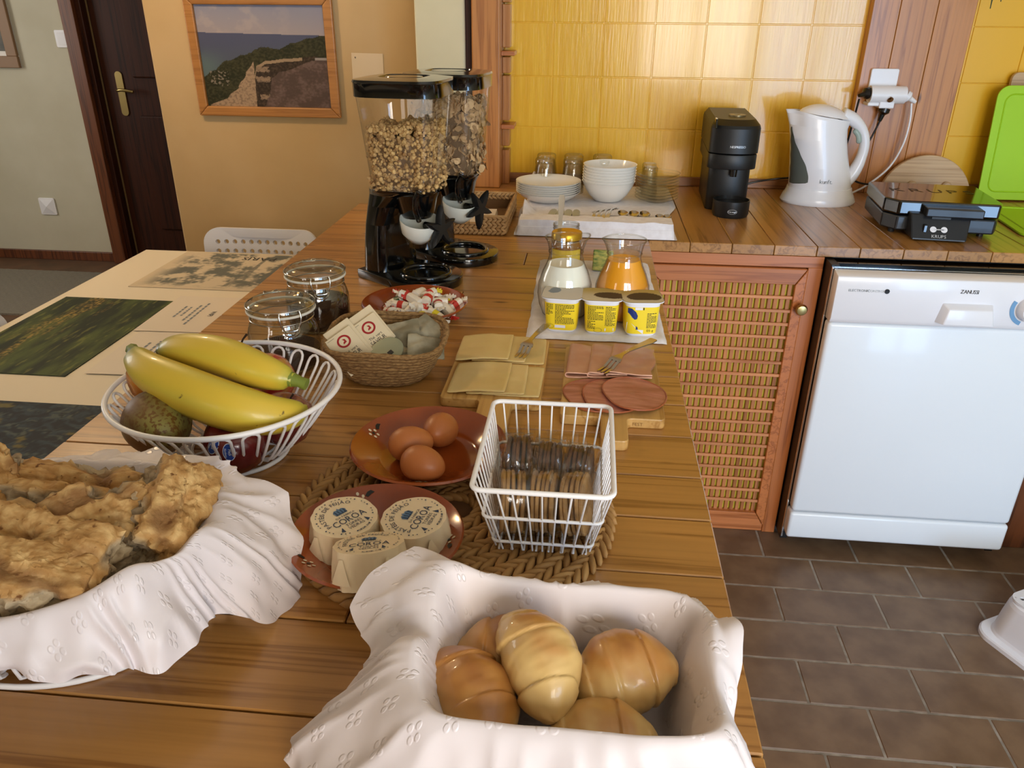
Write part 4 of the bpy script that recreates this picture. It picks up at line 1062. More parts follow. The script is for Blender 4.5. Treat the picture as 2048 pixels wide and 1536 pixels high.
def cereal(parent, flakes, level, cdark, clight, n):
    mb = MB(); cols = []
    def topz(x, y): return level + 0.014 * fbm(x * 22, y * 22, level * 9) + 0.10 * (x + 0.35 * -y) * (0.5 if not flakes else .25)
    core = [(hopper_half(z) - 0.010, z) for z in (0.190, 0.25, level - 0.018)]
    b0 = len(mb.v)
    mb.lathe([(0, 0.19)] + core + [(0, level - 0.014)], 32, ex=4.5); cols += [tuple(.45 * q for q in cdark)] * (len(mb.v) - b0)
    for i in range(n):
        if i < n * 0.74:
            z = random.uniform(0.196, level + 0.025); a = random.uniform(0, 2 * pi); s_ = hopper_half(z) - random.uniform(0.0085, 0.015)
            cx, cy = sq(a); x, y = cx * s_, cy * s_
            if z > topz(x, y): z = random.uniform(0.20, topz(x, y))
        else:
            x = random.uniform(-.062, .062); y = random.uniform(-.062, .062); z = topz(x, y) - random.uniform(0, .008)
        c = mix3(cdark, clight, random.random()); R = Euler((random.uniform(0, 6), random.uniform(0, 6), random.uniform(0, 6))).to_matrix()
        if flakes:
            r = random.uniform(0.008, 0.0125); k = 8; vs = [Vector((0, 0, 0))]; kk = random.uniform(20, 60)
            out = Vector((x, y, 0)).normalized() if random.random() < .7 else None
            if out is not None:
                q = out.to_track_quat('Z', 'Y').to_matrix(); R = q @ Euler((random.uniform(-.7, .7), random.uniform(-.7, .7), random.uniform(0, 6))).to_matrix()
            for j in range(k):
                a = 2 * pi * j / k; rr = r * random.uniform(.8, 1.1); px_, py_ = rr * cos(a), rr * sin(a) * .8
                vs.append(Vector((px_, py_, kk * px_ * px_ * .5 + random.uniform(-.001, .001))))
            vs = [R @ v + Vector((x, y, z)) for v in vs]
            fs = [(0, 1 + j, 1 + (j + 1) % k) for j in range(k)]
        else:
            r = random.uniform(0.0026, 0.0052); s3 = Vector((random.uniform(.7, 1.3), random.uniform(.7, 1.3), random.uniform(.5, 1)))
            vs = [R @ (Vector(v) * r * random.uniform(.8, 1.15) * s3.x) + Vector((x, y, z)) for v in ICO]; fs = ICF
        mb.add(vs, fs); cols += [c] * len(vs)
    it = iter(cols)
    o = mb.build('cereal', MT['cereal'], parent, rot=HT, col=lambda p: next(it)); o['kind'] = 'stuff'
    return o
def star_profile(n=80, r0=0.014, r1=0.047):
    pts = []
    for i in range(n):
        a = 2 * pi * i / n; q = abs(((a * 5 / (2 * pi)) % 1) - .5) * 2     # 1 on an arm
        pts.append(((r0 + (r1 - r0) * q ** 1.9) * cos(a), (r0 + (r1 - r0) * q ** 1.9) * sin(a)))
    return pts
def dispenser(label, loc, rz, flakes, level, cd, cl_, n, twist):
    d = thing('cereal_dispenser', label, 'dispenser', loc, rz, 'cereal dispensers')
    # base: square at the back, round tray at the front (+x)
    out = [(-0.105, 0.066), (-0.105, -0.066), (0.0, -0.078)]
    for i in range(21):
        a = lerp(-pi / 2, pi / 2, i / 20); out.append((0.028 + 0.088 * cos(a), 0.082 * sin(a)))
    out.append((0.0, 0.078))
    MB().prism(out, 0, 0.019).build('base', MT['black_gloss'], d, bevel=0.003, smooth=40)
    MB().tube([(0.036 + 0.052 * cos(2 * pi * i / 36), 0.050 * sin(2 * pi * i / 36), 0.021) for i in range(36)], 0.0055, 8, closed=True).build('cup_ring', MT['black_gloss'], d, smooth=60)
    col = MB(); rows = []
    for z, xb, xf, hw in ((0.019, -0.102, -0.030, 0.062), (0.07, -0.098, -0.032, 0.060), (0.12, -0.091, -0.030, 0.058), (0.16, -0.083, -0.012, 0.058), (0.185, -0.075, 0.020, 0.060), (0.197, -0.071, 0.062, 0.064)):
        rows.append([(x, y, z) for x, y in rrect(xf - xb, 2 * hw, min(0.03, (xf - xb) * .4), 5, (xf + xb) / 2, 0)])
    m_ = len(rows[0])
    for a, c in zip(rows, rows[1:]): col.add(a + c, [(i, (i + 1) % m_, m_ + (i + 1) % m_, m_ + i) for i in range(m_)])
    col.add(rows[-1], [tuple(range(m_))])
    col.build('column', MT['black_gloss'], d, smooth=50)
    MB().lathe([(0.060, 0.190), (0.068, 0.196), (0.069, 0.201), (0.062, 0.201)], 40, ex=4.5).build('collar', MT['black_gloss'], d, rot=HT, smooth=50)
    MB().lathe([(0.030, 0.140), (0.037, 0.150), (0.043, 0.180), (0.050, 0.194)], 28).build('funnel', MT['black_gloss'], d, (0.022, -0.004, 0), smooth=60)
    MB().lathe([(0.0655, 0.196), (0.0845, 0.384)], 48, ex=4.5).build('hopper', MT['clear_plastic'], d, rot=HT, smooth=60)
    MB().lathe([(0.0868, 0.378), (0.0872, 0.402), (0.0885, 0.404), (0.087, 0.4085), (0.060, 0.412), (0.046, 0.412), (0.044, 0.407), (0, 0.407)], 48, ex=4.5).build('lid', MT['black_gloss'], d, rot=HT, smooth=40)
    MB().lathe([(0.040, 0.4075), (0.037, 0.4115), (0, 0.4115)], 32, sy=0.85).build('lid_grip', MT['black_gloss'], d, rot=HT, smooth=40)
    cereal(d, flakes, level, cd, cl_, n)
    # portion wheel, its frosted housing and the knob, along the local x axis
    R90 = Matrix.Rotation(pi / 2, 4, 'Y')
    MB().lathe([(0.0, 0.0), (0.018, 0.0), (0.036, 0.020), (0.041, 0.045), (0.041, 0.050), (0.038, 0.046), (0.030, 0.030), (0, 0.022)], 32).build('portion_wheel', MT['frost'], d, (0.030, -0.012, 0.092), (radians(8), radians(14), 0), smooth=60)
    MB().lathe([(0.024, 0.080), (0.026, 0.092), (0.040, 0.118), (0.040, 0.150)], 28).build('chute', MT['clear_plastic'], d, (0.028, -0.010, 0), smooth=60)
    MB().tube([(0.045, -0.006, 0.125), (0.082, -0.006, 0.125)], 0.008, 12).build('axle', MT['black_gloss'], d, smooth=60)
    sp = star_profile(); kb_ = MB(); m_ = len(sp)
    ring = lambda s_, x: [(x, p[0] * s_, p[1] * s_) for p in sp]
    kb_.add(ring(.85, 0.078) + ring(1.0, 0.083) + ring(1.0, 0.089) + ring(.8, 0.094), [(r * m_ + i, r * m_ + (i + 1) % m_, (r + 1) * m_ + (i + 1) % m_, (r + 1) * m_ + i) for r in range(3) for i in range(m_)] + [tuple(range(3 * m_, 4 * m_)), tuple(range(m_ - 1, -1, -1))])
    kb_.build('star_knob', MT['black_matt'], d, (0, -0.006, 0.125), (twist, 0, 0), smooth=50)
    MB().tube(catmull([(0.050, -0.030, 0.140), (0.056, -0.046, 0.165), (0.062, -0.050, 0.190), (0.070, -0.046, 0.205)], 5), [0.006] * 14 + [0.0085, 0.007], 10).build('release_lever', MT['black_gloss'], d, smooth=60)
    return d
dispenser('front cereal dispenser, half full of crunchy granola clusters', (-0.530, -0.374, H), radians(-30), False, 0.322, (.26, .13, .04), (.66, .42, .16), 4000, radians(15))
dispenser('rear cereal dispenser, filled higher with bran flakes', (-0.474, -0.190, H), radians(-30), True, 0.352, (.33, .19, .085), (.60, .39, .19), 1300, radians(50))

# ------------------------------------------------------------------ woven tray behind the dispensers
MT['rush'] = mat('water_hyacinth', '#c39c6a', 0.7, col2='#8d6537', ns=22, bump=0.3, bs=120, rampw=(0.3, 0.75))
def lozenge(L, Wd, T, n=8):
    mb = MB(); pr = []
    for i in range(6):
        t = -1 + 2 * i / 5; pr.append((max(1e-7, sqrt(max(0, 1 - t * t)) ** 1.2), t))
    mb.lathe([(r * Wd / 2 if r > 1e-3 else 0, t * L / 2) for r, t in pr], n, fn=lambda p: (p[0], p[1] * T / Wd, p[2]))
    return mb
wt_ = thing('woven_tray', 'small rectangular woven tray with paper napkins behind the dispensers', 'basket', (-0.448, 0.150, H))
hw_, hd_, hh_ = 0.079, 0.145, 0.050
core = MB().box(-hw_ + .002, hw_ - .002, -hd_ + .002, hd_ - .002, 0.001, 0.006).box(-hw_ + .003, -hw_ + .008, -hd_ + .003, hd_ - .003, 0, hh_ - .003).box(hw_ - .008, hw_ - .003, -hd_ + .003, hd_ - .003, 0, hh_ - .003)
core.box(-hw_ + .003, hw_ - .003, hd_ - .008, hd_ - .003, 0, hh_ - .003).box(0.02, hw_ - .003, -hd_ + .003, -hd_ + .008, 0, hh_ - .003).box(-hw_ + .003, 0.02, -hd_ + .003, -hd_ + .008, 0, hh_ * .55)
core.build('frame', mat('rush_core', '#6b4a26', 0.8), wt_)
lz = lozenge(0.021, 0.0085, 0.007).build('braid_strand', MT['rush'], wt_, smooth=180)
lz.location = (-hw_ + 0.006, -hd_, 0.006); lz.rotation_euler = (0, radians(60), 0)
for j in range(6):
    for i in range(13):
        x = -hw_ + 0.006 + i * 0.0122
        if j > 2 and x < 0.018: continue
        if i or j: place(lz, 'braid_strand', wt_, (x, -hd_ + 0.001, 0.006 + j * 0.0078), (0, radians(58 if j % 2 == 0 else 122), 0))
for j in range(6):
    for i in range(23):
        y = -hd_ + 0.008 + i * 0.0122
        place(lz, 'braid_strand', wt_, (hw_ - 0.001, y, 0.006 + j * 0.0078), (radians(58 if j % 2 == 0 else 122), 0, 0))
        place(lz, 'braid_strand', wt_, (-hw_ + 0.009, y, 0.006 + j * 0.0078), (radians(58 if j % 2 == 0 else 122), 0, 0)) if j > 3 else None
for i in range(12): place(lz, 'braid_strand', wt_, (-hw_ + 0.01 + i * .0122, hd_ - 0.009, 0.045), (0, radians(60), 0)); place(lz, 'braid_strand', wt_, (-hw_ + 0.01 + i * .0122, hd_ - 0.009, 0.037), (0, radians(120), 0))
rimp = [(0.022, -hd_, hh_ - .001), (hw_, -hd_, hh_ - .001), (hw_, hd_, hh_ - .001), (-hw_, hd_, hh_ - .001), (-hw_, -hd_, hh_ * .6), (0.010, -hd_, hh_ * .6)]
MB().tube(rimp, 0.004, 8, closed=True).build('rim', MT['rush'], wt_, smooth=60)
for i in range(5):
    o = MB().box(-0.055, 0.045, -0.10, 0.055, 0, 0.0025).build('paper_napkin', MT['paper_warm'], None, (-0.455, 0.130, H + 0.0065 + i * 0.0045), (0, 0, radians(-2 + i)), bevel=0.001)
    tag(o, f'folded paper napkin in the woven tray, {["lowest", "second", "middle", "fourth", "topmost"][i]} of the pile', 'napkin', 'paper napkins in the tray')

# ------------------------------------------------------------------ jugs, jars and yoghurts on a white napkin
nk_ = MB().grid(lambda u, v: (lerp(-0.262, -0.012, u) + 0.006 * (v - .5) * (1 if u < .5 else -1) * (u - .5) * 2 + 0.002 * fbm(u * 3, v * 6), lerp(-0.690, -0.205, v) + 0.003 * fbm(u * 7, 2.0),
                               (0.0065 + 0.0012 * fbm(u * 9, v * 12, 3)) * min(1, min(u, 1 - u) * 30 + .15) * min(1, min(v, 1 - v) * 50 + .15)), 60, 90)
tag(nk_.build('napkin', MT['linen'], None, (0, 0, H), smooth=60), 'folded white napkin under the milk, juice and yoghurts', 'napkin')
jp = [(0, 0.0), (0.036, 0.0), (0.042, 0.004), (0.0485, 0.022), (0.0515, 0.042), (0.0500, 0.062), (0.0430, 0.084), (0.0355, 0.100), (0.0315, 0.113), (0.0310, 0.122), (0.0345, 0.138), (0.0385, 0.148)]
def spout(p):
    a = atan2(p[1], p[0]); t = sstep(0.122, 0.148, p[2]); k = 1 + 0.16 * t * max(0, cos(a - SP)) ** 10
    return (p[0] * k, p[1] * k, p[2] + 0.004 * t * max(0, cos(a - SP)) ** 10)
def jug(label, loc, fill, liq_mat, sp):
    global SP; SP = sp
    j = thing('glass_jug', label, 'jug', loc, 0, 'glass jugs')
    MB().lathe(jp, 48, fn=spout).build('glass', MT['glass'], j, smooth=60)
    MB().tube([spout((0.0385 * cos(2 * pi * i / 48), 0.0385 * sin(2 * pi * i / 48), 0.148)) for i in range(48)], 0.0014, 8, closed=True).build('lip', MT['glass'], j, smooth=60)
    MB().tube([(0.0318 * cos(2 * pi * i / 40), 0.0318 * sin(2 * pi * i / 40), 0.1225) for i in range(40)], 0.0013, 6, closed=True).build('neck_ring', MT['glass'], j, smooth=60)
    pr = [(0, 0.004), (0.034, 0.004)]
    for r, z in jp[2:]:
        if z < fill: pr.append((r - 0.0022, z))
    rf = interp([(z, r) for r, z in jp[1:]], fill) - 0.0022
    pr += [(rf, fill), (rf - 0.004, fill - 0.0008), (0, fill - 0.0008)]
    MB().lathe(pr, 44).build('liquid', liq_mat, j, smooth=60)
    return j
jug('glass jug of milk behind the yoghurts', (-0.1955, -0.572, H + 0.0065), 0.100, mat('milk', '#f4f1e4', 0.3), radians(20))
jug('glass jug of orange juice behind the yoghurts', (-0.0885, -0.572, H + 0.0065), 0.112, mat('orange_juice', '#f2a21c', 0.3), radians(205))

MT['yog_yellow'] = mat('yellow_label', '#f2d22c', 0.35, coat=0.2)
MT['navy'] = mat('navy_logo', '#25346f', 0.4)
def cup_r(z): return lerp(0.0275, 0.0312, z / 0.060)
def on_cup(x, z):
    r = cup_r(z) + 0.0005; return (x, -(max(1e-9, r ** 4.5 - min(abs(x), r * .98) ** 4.5)) ** (1 / 4.5), z)
def patch(outline, n=0):
    return [on_cup(x, z) for x, z in outline]
def lidprint(kind):
    def f(u, v):
        base = (.62, .50, .30) if kind else (.60, .53, .42)
        if kind == 0:
            d = hypot((u - .28) / .16, (v - .62) / .22)
            return (.22, .24, .25) if d < 1 and u - .2 > (v - .75) * .3 else base
        c = mix3(base, (.52, .36, .10), sstep(.3, .8, v))
        d = hypot((u - (.72 if kind == 1 else .55)) / .42, (v - .42) / (.22 if kind == 1 else .30))
        if d < 1 and v > .2: c = (.085, .05, .02)
        return c
    return f
def yogurt(label, loc, rz, kind):
    y = thing('yogurt_cup', label, 'yogurt', loc, rz, 'yoghurt cups')
    MB().lathe([(0, 0), (0.0245, 0.0), (0.0275, 0.004), (0.0312, 0.0585), (0.0318, 0.064), (0, 0.064)], 48, ex=4.5).build('cup', MT['white_plastic'], y, smooth=40)
    MB().lathe([(cup_r(.005) + .0002, 0.005), (cup_r(.056) + .0002, 0.056)], 48, ex=4.5).build('label_sleeve', MT['yog_yellow'], y, smooth=40)
    wl = 0.0735
    lid = MB(); rr = rrect(wl, wl * .98, 0.017, 6); m_ = len(rr)
    lid.add([(x, yy, 0.064) for x, yy in rr] + [(x, yy, 0.0658) for x, yy in rr], [(i, (i + 1) % m_, m_ + (i + 1) % m_, m_ + i) for i in range(m_)] + [tuple(range(m_ - 1, -1, -1))])
    lid.build('rim', MT['white_plastic'], y)
    def lp(u, v):
        a = 2 * pi * u; cx, cy = sq(a, 5); return (cx * wl * .492 * v, cy * wl * .485 * v, 0.0660 + 0.0012 * (1 - v ** 2))
    MB().grid(lp, 64, 24, cu=True).build('foil_lid', MT['print'], y, smooth=180, col=lambda p: lidprint(kind)(p.x / wl + .5, p.y / wl + .5))
    pr = MB(); random.seed(kind + 3)
    def block(x0, x1, ztop, n, step=0.0027):
        for i in range(n):
            z = ztop - i * step; xx = x0; end = x1 if random.random() < .75 else lerp(x0, x1, random.uniform(.4, .9))
            while xx < end - .001:
                w_ = random.uniform(.0015, .004); pr.add(patch([(xx, z), (min(end, xx + w_), z), (min(end, xx + w_), z + 0.0013), (xx, z + 0.0013)]), [(0, 1, 2, 3)]); xx += w_ + .0008
    if kind == 0: block(-.010, .024, .0525, 14); block(-.026, -.014, .0525, 8)
    elif kind == 1: block(-.024, .004, .0525, 10); block(.007, .025, .0525, 14); block(-.024, -.010, .0245, 6)
    else: block(.007, .024, .0435, 11)
    pr.build('small_print', MT['ink'], y)
    wb_ = MB()
    if kind == 0: wb_.add(patch([(-.010, .009), (.009, .009), (.009, .0145), (-.010, .0145)]), [(0, 1, 2, 3)])
    elif kind == 1: wb_.add(patch([(.007, .007), (.023, .007), (.023, .0125), (.007, .0125)]), [(0, 1, 2, 3)])
    else:
        wb_.add(patch([(-.015, .0555), (-.002, .0555), (-.002, .051), (-.015, .051)]), [(3, 2, 1, 0)])
        wb_.add(patch([(-.027, .005), (.002, .005), (.002, .0125), (-.010, .0135), (-.014, .020), (-.019, .0245), (-.027, .026)]), [tuple(range(7))])
    wb_.build('white_print', MT['white_plastic'], y)
    if kind == 2:
        lgp = [(-.0270, .054), (-.0205, .0535), (-.0130, .047), (-.0095, .040), (-.0105, .034), (-.0145, .0325), (-.0190, .036), (-.0235, .0425), (-.0270, .045)]
        MB().add([tuple(Vector(on_cup(x, z)) + Vector((0, -.0002, 0))) for x, z in lgp], [tuple(range(len(lgp)))]).build('logo_shape', MT['navy'], y)
        MB().add([tuple(Vector(on_cup(x, z)) + Vector((0, -.0002, 0))) for x, z in [(-.0115, .0135), (-.0075, .0135), (-.0085, .018), (-.0110, .0205)]], [(0, 1, 2, 3)]).build('logo_tail', MT['navy'], y)
        text('weight_lettering', '125 g', 0.0062, MT['ink'], y, lambda x, z: tuple(Vector(on_cup(.014 + x, .0095 + z)) + Vector((0, -.0003, 0))))
        MB().add([tuple(Vector(on_cup(x, z)) + Vector((0, -.0003, 0))) for x, z in [(-.001, .051), (.001, .051), (.001, .0555), (-.001, .0555)]], [(0, 1, 2, 3)]).build('barcode_mark', MT['ink'], y)
    else:
        cx = -.019 if kind == 0 else -.005; cz = .0115 if kind == 0 else .0085
        MB().tube([tuple(Vector(on_cup(cx + .007 * cos(2 * pi * i / 24), cz + .0042 * sin(2 * pi * i / 24))) + Vector((0, -.0001, 0))) for i in range(24)], 0.0002, 4, closed=True).build('oval_mark', MT['ink'], y)
    return y
yogurt('yellow yoghurt cup with a pale lid, left one before the milk', (-0.1965, -0.643, H + 0.0068), radians(-4), 0)
yogurt('yellow yoghurt cup with dark lid print, middle one of the three', (-0.1265, -0.645, H + 0.0068), radians(0), 1)
yogurt('yellow yoghurt cup with navy logo and 125 g, right one', (-0.0565, -0.646, H + 0.0068), radians(6), 2)

# preserve jars, butter
MT['honey'] = mat('amber_honey', '#b87408', 0.15, coat=0.4, trans=0.25)
MT['gold_lid'] = mat('gold_lacquered_lid', '#d3a52e', 0.3, metal=0.75)
pj = thing('preserve_jar', 'small jar with a gold lid behind the milk jug', 'jar', (-0.202, -0.301, H + 0.005))
jarp = [(0, 0), (0.029, 0), (0.033, 0.004), (0.0335, 0.060), (0.032, 0.068), (0.029, 0.074), (0.029, 0.088)]
MB().lathe(jarp, 36).build('glass', MT['glass'], pj, smooth=60)
MB().lathe([(0, 0.003), (0.030, 0.003), (0.0318, 0.06), (0.028, 0.072), (0, 0.072)], 32).build('preserve', MT['honey'], pj, smooth=60)
MB().lathe([(0.0325, 0.076), (0.0335, 0.077), (0.0335, 0.088), (0.032, 0.0905), (0.029, 0.0900), (0, 0.0895)], 40).build('lid', MT['gold_lid'], pj, smooth=40)
MB().grid(lambda u, v: (0.0342 * cos(-pi * .85 + u * pi * .7), 0.0342 * sin(-pi * .85 + u * pi * .7), 0.012 + .045 * v), 24, 2).build('label', MT['yog_yellow'], pj, smooth=180)
oj = thing('open_jar', 'open glass jar of honey with a spoon standing in it', 'jar', (-0.206, -0.226, H + 0.0055))
MB().lathe(jarp + [(0.030, 0.089), (0.0275, 0.089), (0.0275, 0.075)], 36).build('glass', MT['glass'], oj, smooth=60)
for zz in (0.079, 0.085): MB().tube([(0.0297 * cos(2 * pi * i / 32), 0.0297 * sin(2 * pi * i / 32), zz) for i in range(32)], 0.0009, 6, closed=True).build('thread', MT['glass'], oj, smooth=60)
MB().lathe([(0, 0.003), (0.030, 0.003), (0.0318, 0.05), (0, 0.05)], 32).build('honey', MT['honey'], oj, smooth=60)
hs = spoon_geo(0.155, 0.026).build('honey_spoon', MT['steel'], None, (-0.2185, -0.262, H + 0.166), (radians(-100), 0, radians(-8)), smooth=70)
tag(hs, 'steel spoon standing upright in the open honey jar', 'spoon')
bt = MB().box(-0.022, 0.022, -0.008, 0.008, 0, 0.046)
o = bt.build('butter_pack', mat('green_yellow_wrapper', '#c9b75e', 0.4, col2='#5f7a3a', ns=60, stretch=(1, 1, 3)), None, (-0.121, -0.292, H + 0.007), (radians(-12), 0, radians(-8)), bevel=0.003)
tag(o, 'small green and yellow packet standing behind the orange juice', 'packet')

# ------------------------------------------------------------------ clip jars
MT['jar_glass'] = clear('jar_glass', (0.94, 0.96, 0.92), 0.03, 3.5, 0.55)
MT['rubber'] = mat('white_rubber_seal', '#d8d2c4', 0.5)
def clip_jar(label, loc, rz, fillz, fillm):
    j = thing('clip_jar', label, 'jar', loc, rz, 'clip-top jars')
    MB().lathe([(0, 0), (0.046, 0), (0.053, 0.006), (0.0565, 0.020), (0.0565, 0.060), (0.052, 0.075), (0.0485, 0.081), (0.0485, 0.088), (0.051, 0.090), (0.051, 0.095), (0.046, 0.096)], 48).build('body', MT['jar_glass'], j, smooth=50)
    MB().lathe([(0.050, 0.0985), (0.0535, 0.1000), (0.0535, 0.1050), (0.050, 0.1110), (0.042, 0.1150), (0.036, 0.1150), (0.033, 0.1115), (0, 0.1105)], 48).build('lid', MT['jar_glass'], j, smooth=50)
    MB().lathe([(0.034, 0.096), (0.040, 0.100), (0.050, 0.0985)], 40).build('lid_underside', MT['jar_glass'], j, smooth=50)
    MB().tube([(0.0525 * cos(2 * pi * i / 44), 0.0525 * sin(2 * pi * i / 44), 0.0975) for i in range(44)], 0.0023, 8, closed=True).build('rubber_seal', MT['rubber'], j, smooth=60)
    MB().lathe([(0, 0.003), (0.045, 0.003), (0.0535, 0.012), (0.0545, fillz), (0.040, fillz + 0.004), (0, fillz - 0.002)], 40).build('contents', fillm, j, smooth=50)
    wires = [[(0.054 * cos(2 * pi * i / 44), 0.054 * sin(2 * pi * i / 44), 0.107) for i in range(44)], [(0.050 * cos(2 * pi * i / 44), 0.050 * sin(2 * pi * i / 44), 0.0845) for i in range(44)]]
    for w_ in wires: MB().tube(w_, 0.0011, 6, closed=True).build('wire_band', MT['steel'], j, smooth=60)
    MB().tube(catmull([(-0.016, -0.0535, 0.107), (-0.017, -0.0565, 0.098), (-0.014, -0.0575, 0.086), (-0.008, -0.0570, 0.078), (0.008, -0.0570, 0.078), (0.014, -0.0575, 0.086), (0.017, -0.0565, 0.098), (0.016, -0.0535, 0.107)], 5), 0.0013, 6).build('wire_clip', MT['steel'], j, smooth=60)
    MB().tube(catmull([(-0.013, -0.053, 0.087), (-0.010, -0.0605, 0.074), (0.0, -0.062, 0.070), (0.010, -0.0605, 0.074), (0.013, -0.053, 0.087)], 6), 0.0013, 6).build('clip_lever', MT['steel'], j, smooth=60)
    MB().tube(catmull([(-0.012, 0.0545, 0.106), (-0.010, 0.062, 0.108), (0.0, 0.064, 0.104), (0.010, 0.062, 0.108), (0.012, 0.0545, 0.106)], 5), 0.0013, 6).build('wire_hinge', MT['steel'], j, smooth=60)
    return j
cocoa = mat('dark_ground_coffee', '#2a150a', 0.9, bump=0.6, bs=200)
clip_jar('nearer glass clip-top jar with dark contents beside the fruit basket', (-0.640, -0.845, H), radians(35), 0.030, cocoa)
clip_jar('farther glass clip-top jar with dark contents before the dispenser', (-0.643, -0.668, H), radians(28), 0.050, cocoa)

# ------------------------------------------------------------------ tea basket
MT['straw'] = mat('twisted_straw', '#a17c4c', 0.8, col2='#6a4a27', ns=1.0, stretch=(160, 160, 420), bump=0.8, bs=1.3, rampw=(0.35, 0.7))
tbk = thing('tea_basket', 'round coiled straw basket of tea sachets', 'basket', (-0.466, -0.862, H))
def tb_pt(a, t):
    rx = lerp(0.060, 0.094, t ** .75); ry = lerp(0.053, 0.086, t ** .75); cx, sy_ = sq(a, 2.5)
    return (rx * cx, ry * sy_, 0.006 + 0.058 * t + 0.010 * t * max(0, sin(a)) + 0.004 * t * sin(3 * a))
MB().lathe([(0, 0.002), (0.060, 0.002), (0.060, 0.008), (0, 0.008)], 32, sy=0.9).build('bottom', MT['straw'], tbk)
for k in range(11):
    t = k / 10
    P = [Vector(tb_pt(2 * pi * i / 60, t)) for i in range(60)]
    rr = [0.0042 * (1 + 0.16 * sin(i * 2.2 + k * 1.7)) for i in range(60)]
    MB().tube(P, rr, 7, closed=True).build('straw_coil', MT['straw'], tbk, smooth=60)
MT['cream_paper'] = mat('cream_sachet_paper', '#e0cdaa', 0.6)
MT['ink_red'] = mat('red_logo_print', '#a01f22', 0.5)
def sachet(label, c, printed_):
    e1 = Vector((.030, .021, .019)).normalized(); e2 = Vector((.041, -.030, -.033)); e2 = (e2 - e1 * e2.dot(e1)).normalized(); n = e1.cross(e2) * -1
    s_ = thing('tea_sachet', label, 'tea sachet', c, 0, 'tea sachets in the basket')
    M_ = Matrix((e1, -e2, n)).transposed(); s_.rotation_euler = M_.to_euler()
    MB().box(-0.0235, 0.0235, -0.036, 0.036, -0.0012, 0.0012).build('envelope', MT['cream_paper'], s_, bevel=0.0008, bseg=1)
    if printed_:
        mb = MB(); mb.grid(lambda u, v: (0.0015 + (0.0078 + 0.0032 * v) * cos(2 * pi * u), 0.018 + (0.0078 + .0032 * v) * sin(2 * pi * u), 0.0014), 32, 2, cu=True)
        mb.add([(0.0015 + x, 0.018 + y, 0.0014) for x, y in [(-.003, -.0045), (.0035, -.003), (.0030, .003), (-.001, .0045), (.0008, .0), (-.002, -.0015)]], [tuple(range(6))])
        mb.build('logo_ring', MT['ink_red'], s_)
        f = lambda yy: (lambda x, y: (x + 0.0015, yy + y, 0.0014))
        text('lettering', 'Th\u00e9 vert', 0.0068, MT['ink'], s_, f(-0.0030), gap=0.05)
        text('lettering', 'SAVEUR', 0.0105, MT['ink'], s_, f(-0.0125), gap=0.05, sx=.75)
        text('lettering', 'FRUITS', 0.0105, MT['ink'], s_, f(-0.0220), gap=0.05, sx=.75)
        MB().box(-.020, -.008, .0315, .0319, .0012, .0014).build('tear_mark', MT['ink'], s_)
    return s_
sachet('cream tea sachet with red ring logo, nearest in the straw basket', (-0.5140, -0.9020, H + 0.0540), True)
sachet('cream tea sachet with red ring logo, second one beside the nearest', (-0.4840, -0.8660, H + 0.0640), True)
sachet('cream tea sachet hidden behind the first printed sachet', (-0.5215, -0.8850, H + 0.0600), False)
sachet('cream tea sachet hidden behind the second printed sachet', (-0.4940, -0.8500, H + 0.0705), False)
cp_ = thing('coffee_capsule', 'silver-green coffee capsule among the tea bags', 'capsule', (-0.458, -0.898, H + 0.052), rot=(radians(28), radians(-14), 0))
MB().lathe([(0, -0.022), (0.016, -0.022), (0.024, -0.008), (0.0265, 0.0), (0.0285, 0.0005), (0.0285, 0.002), (0, 0.0028)], 32).build('shell', mat('silver_green_foil', '#9aa08a', 0.3, metal=0.6), cp_, smooth=40)
MB().box(-0.004, 0.004, -0.004, 0.004, 0.0026, 0.0031).build('printed_mark', MT['ink'], cp_, (0.008, -0.004, 0), (0, 0, radians(40)))
MT['teabag'] = mat('tea_bag_paper', '#a79d84', 0.8, col2='#7d735a', ns=30, bump=0.15, bs=60)
for i, (bx, by, bz, rx, ry, rz_, nm) in enumerate([(-0.448, -0.832, 0.046, 35, -12, 10, 'behind the capsule'), (-0.412, -0.822, 0.048, 30, 18, -35, 'highest, with a pointed corner'), (-0.402, -0.868, 0.042, 20, 12, 15, 'at the right, dark inside'), (-0.432, -0.870, 0.030, 8, 4, 40, 'lowest in the middle')]):
    def bag(u, v, i=i):
        x = (u - .5) * 0.058; y = (v - .5) * 0.050; b_ = sin(pi * u) * sin(pi * v)
        return (x, y, 0.005 * b_ + 0.004 * fbm(u * 3 + i * 5, v * 3, 1.0))
    mb = MB().grid(bag, 14, 14).grid(lambda u, v: (bag(u, v)[0], bag(u, v)[1], -0.5 * 0.009 * sin(pi * u) * sin(pi * v) + 0.004 * fbm(u * 3 + i * 5, v * 3, 1.0)), 14, 14)
    o = mb.build('tea_bag', MT['teabag'], None, (bx, by, H + bz + 0.010), (radians(rx), radians(ry), radians(rz_)), smooth=60)
    tag(o, f'paper tea bag in the straw basket, {nm}', 'tea bag', 'tea bags in the basket')

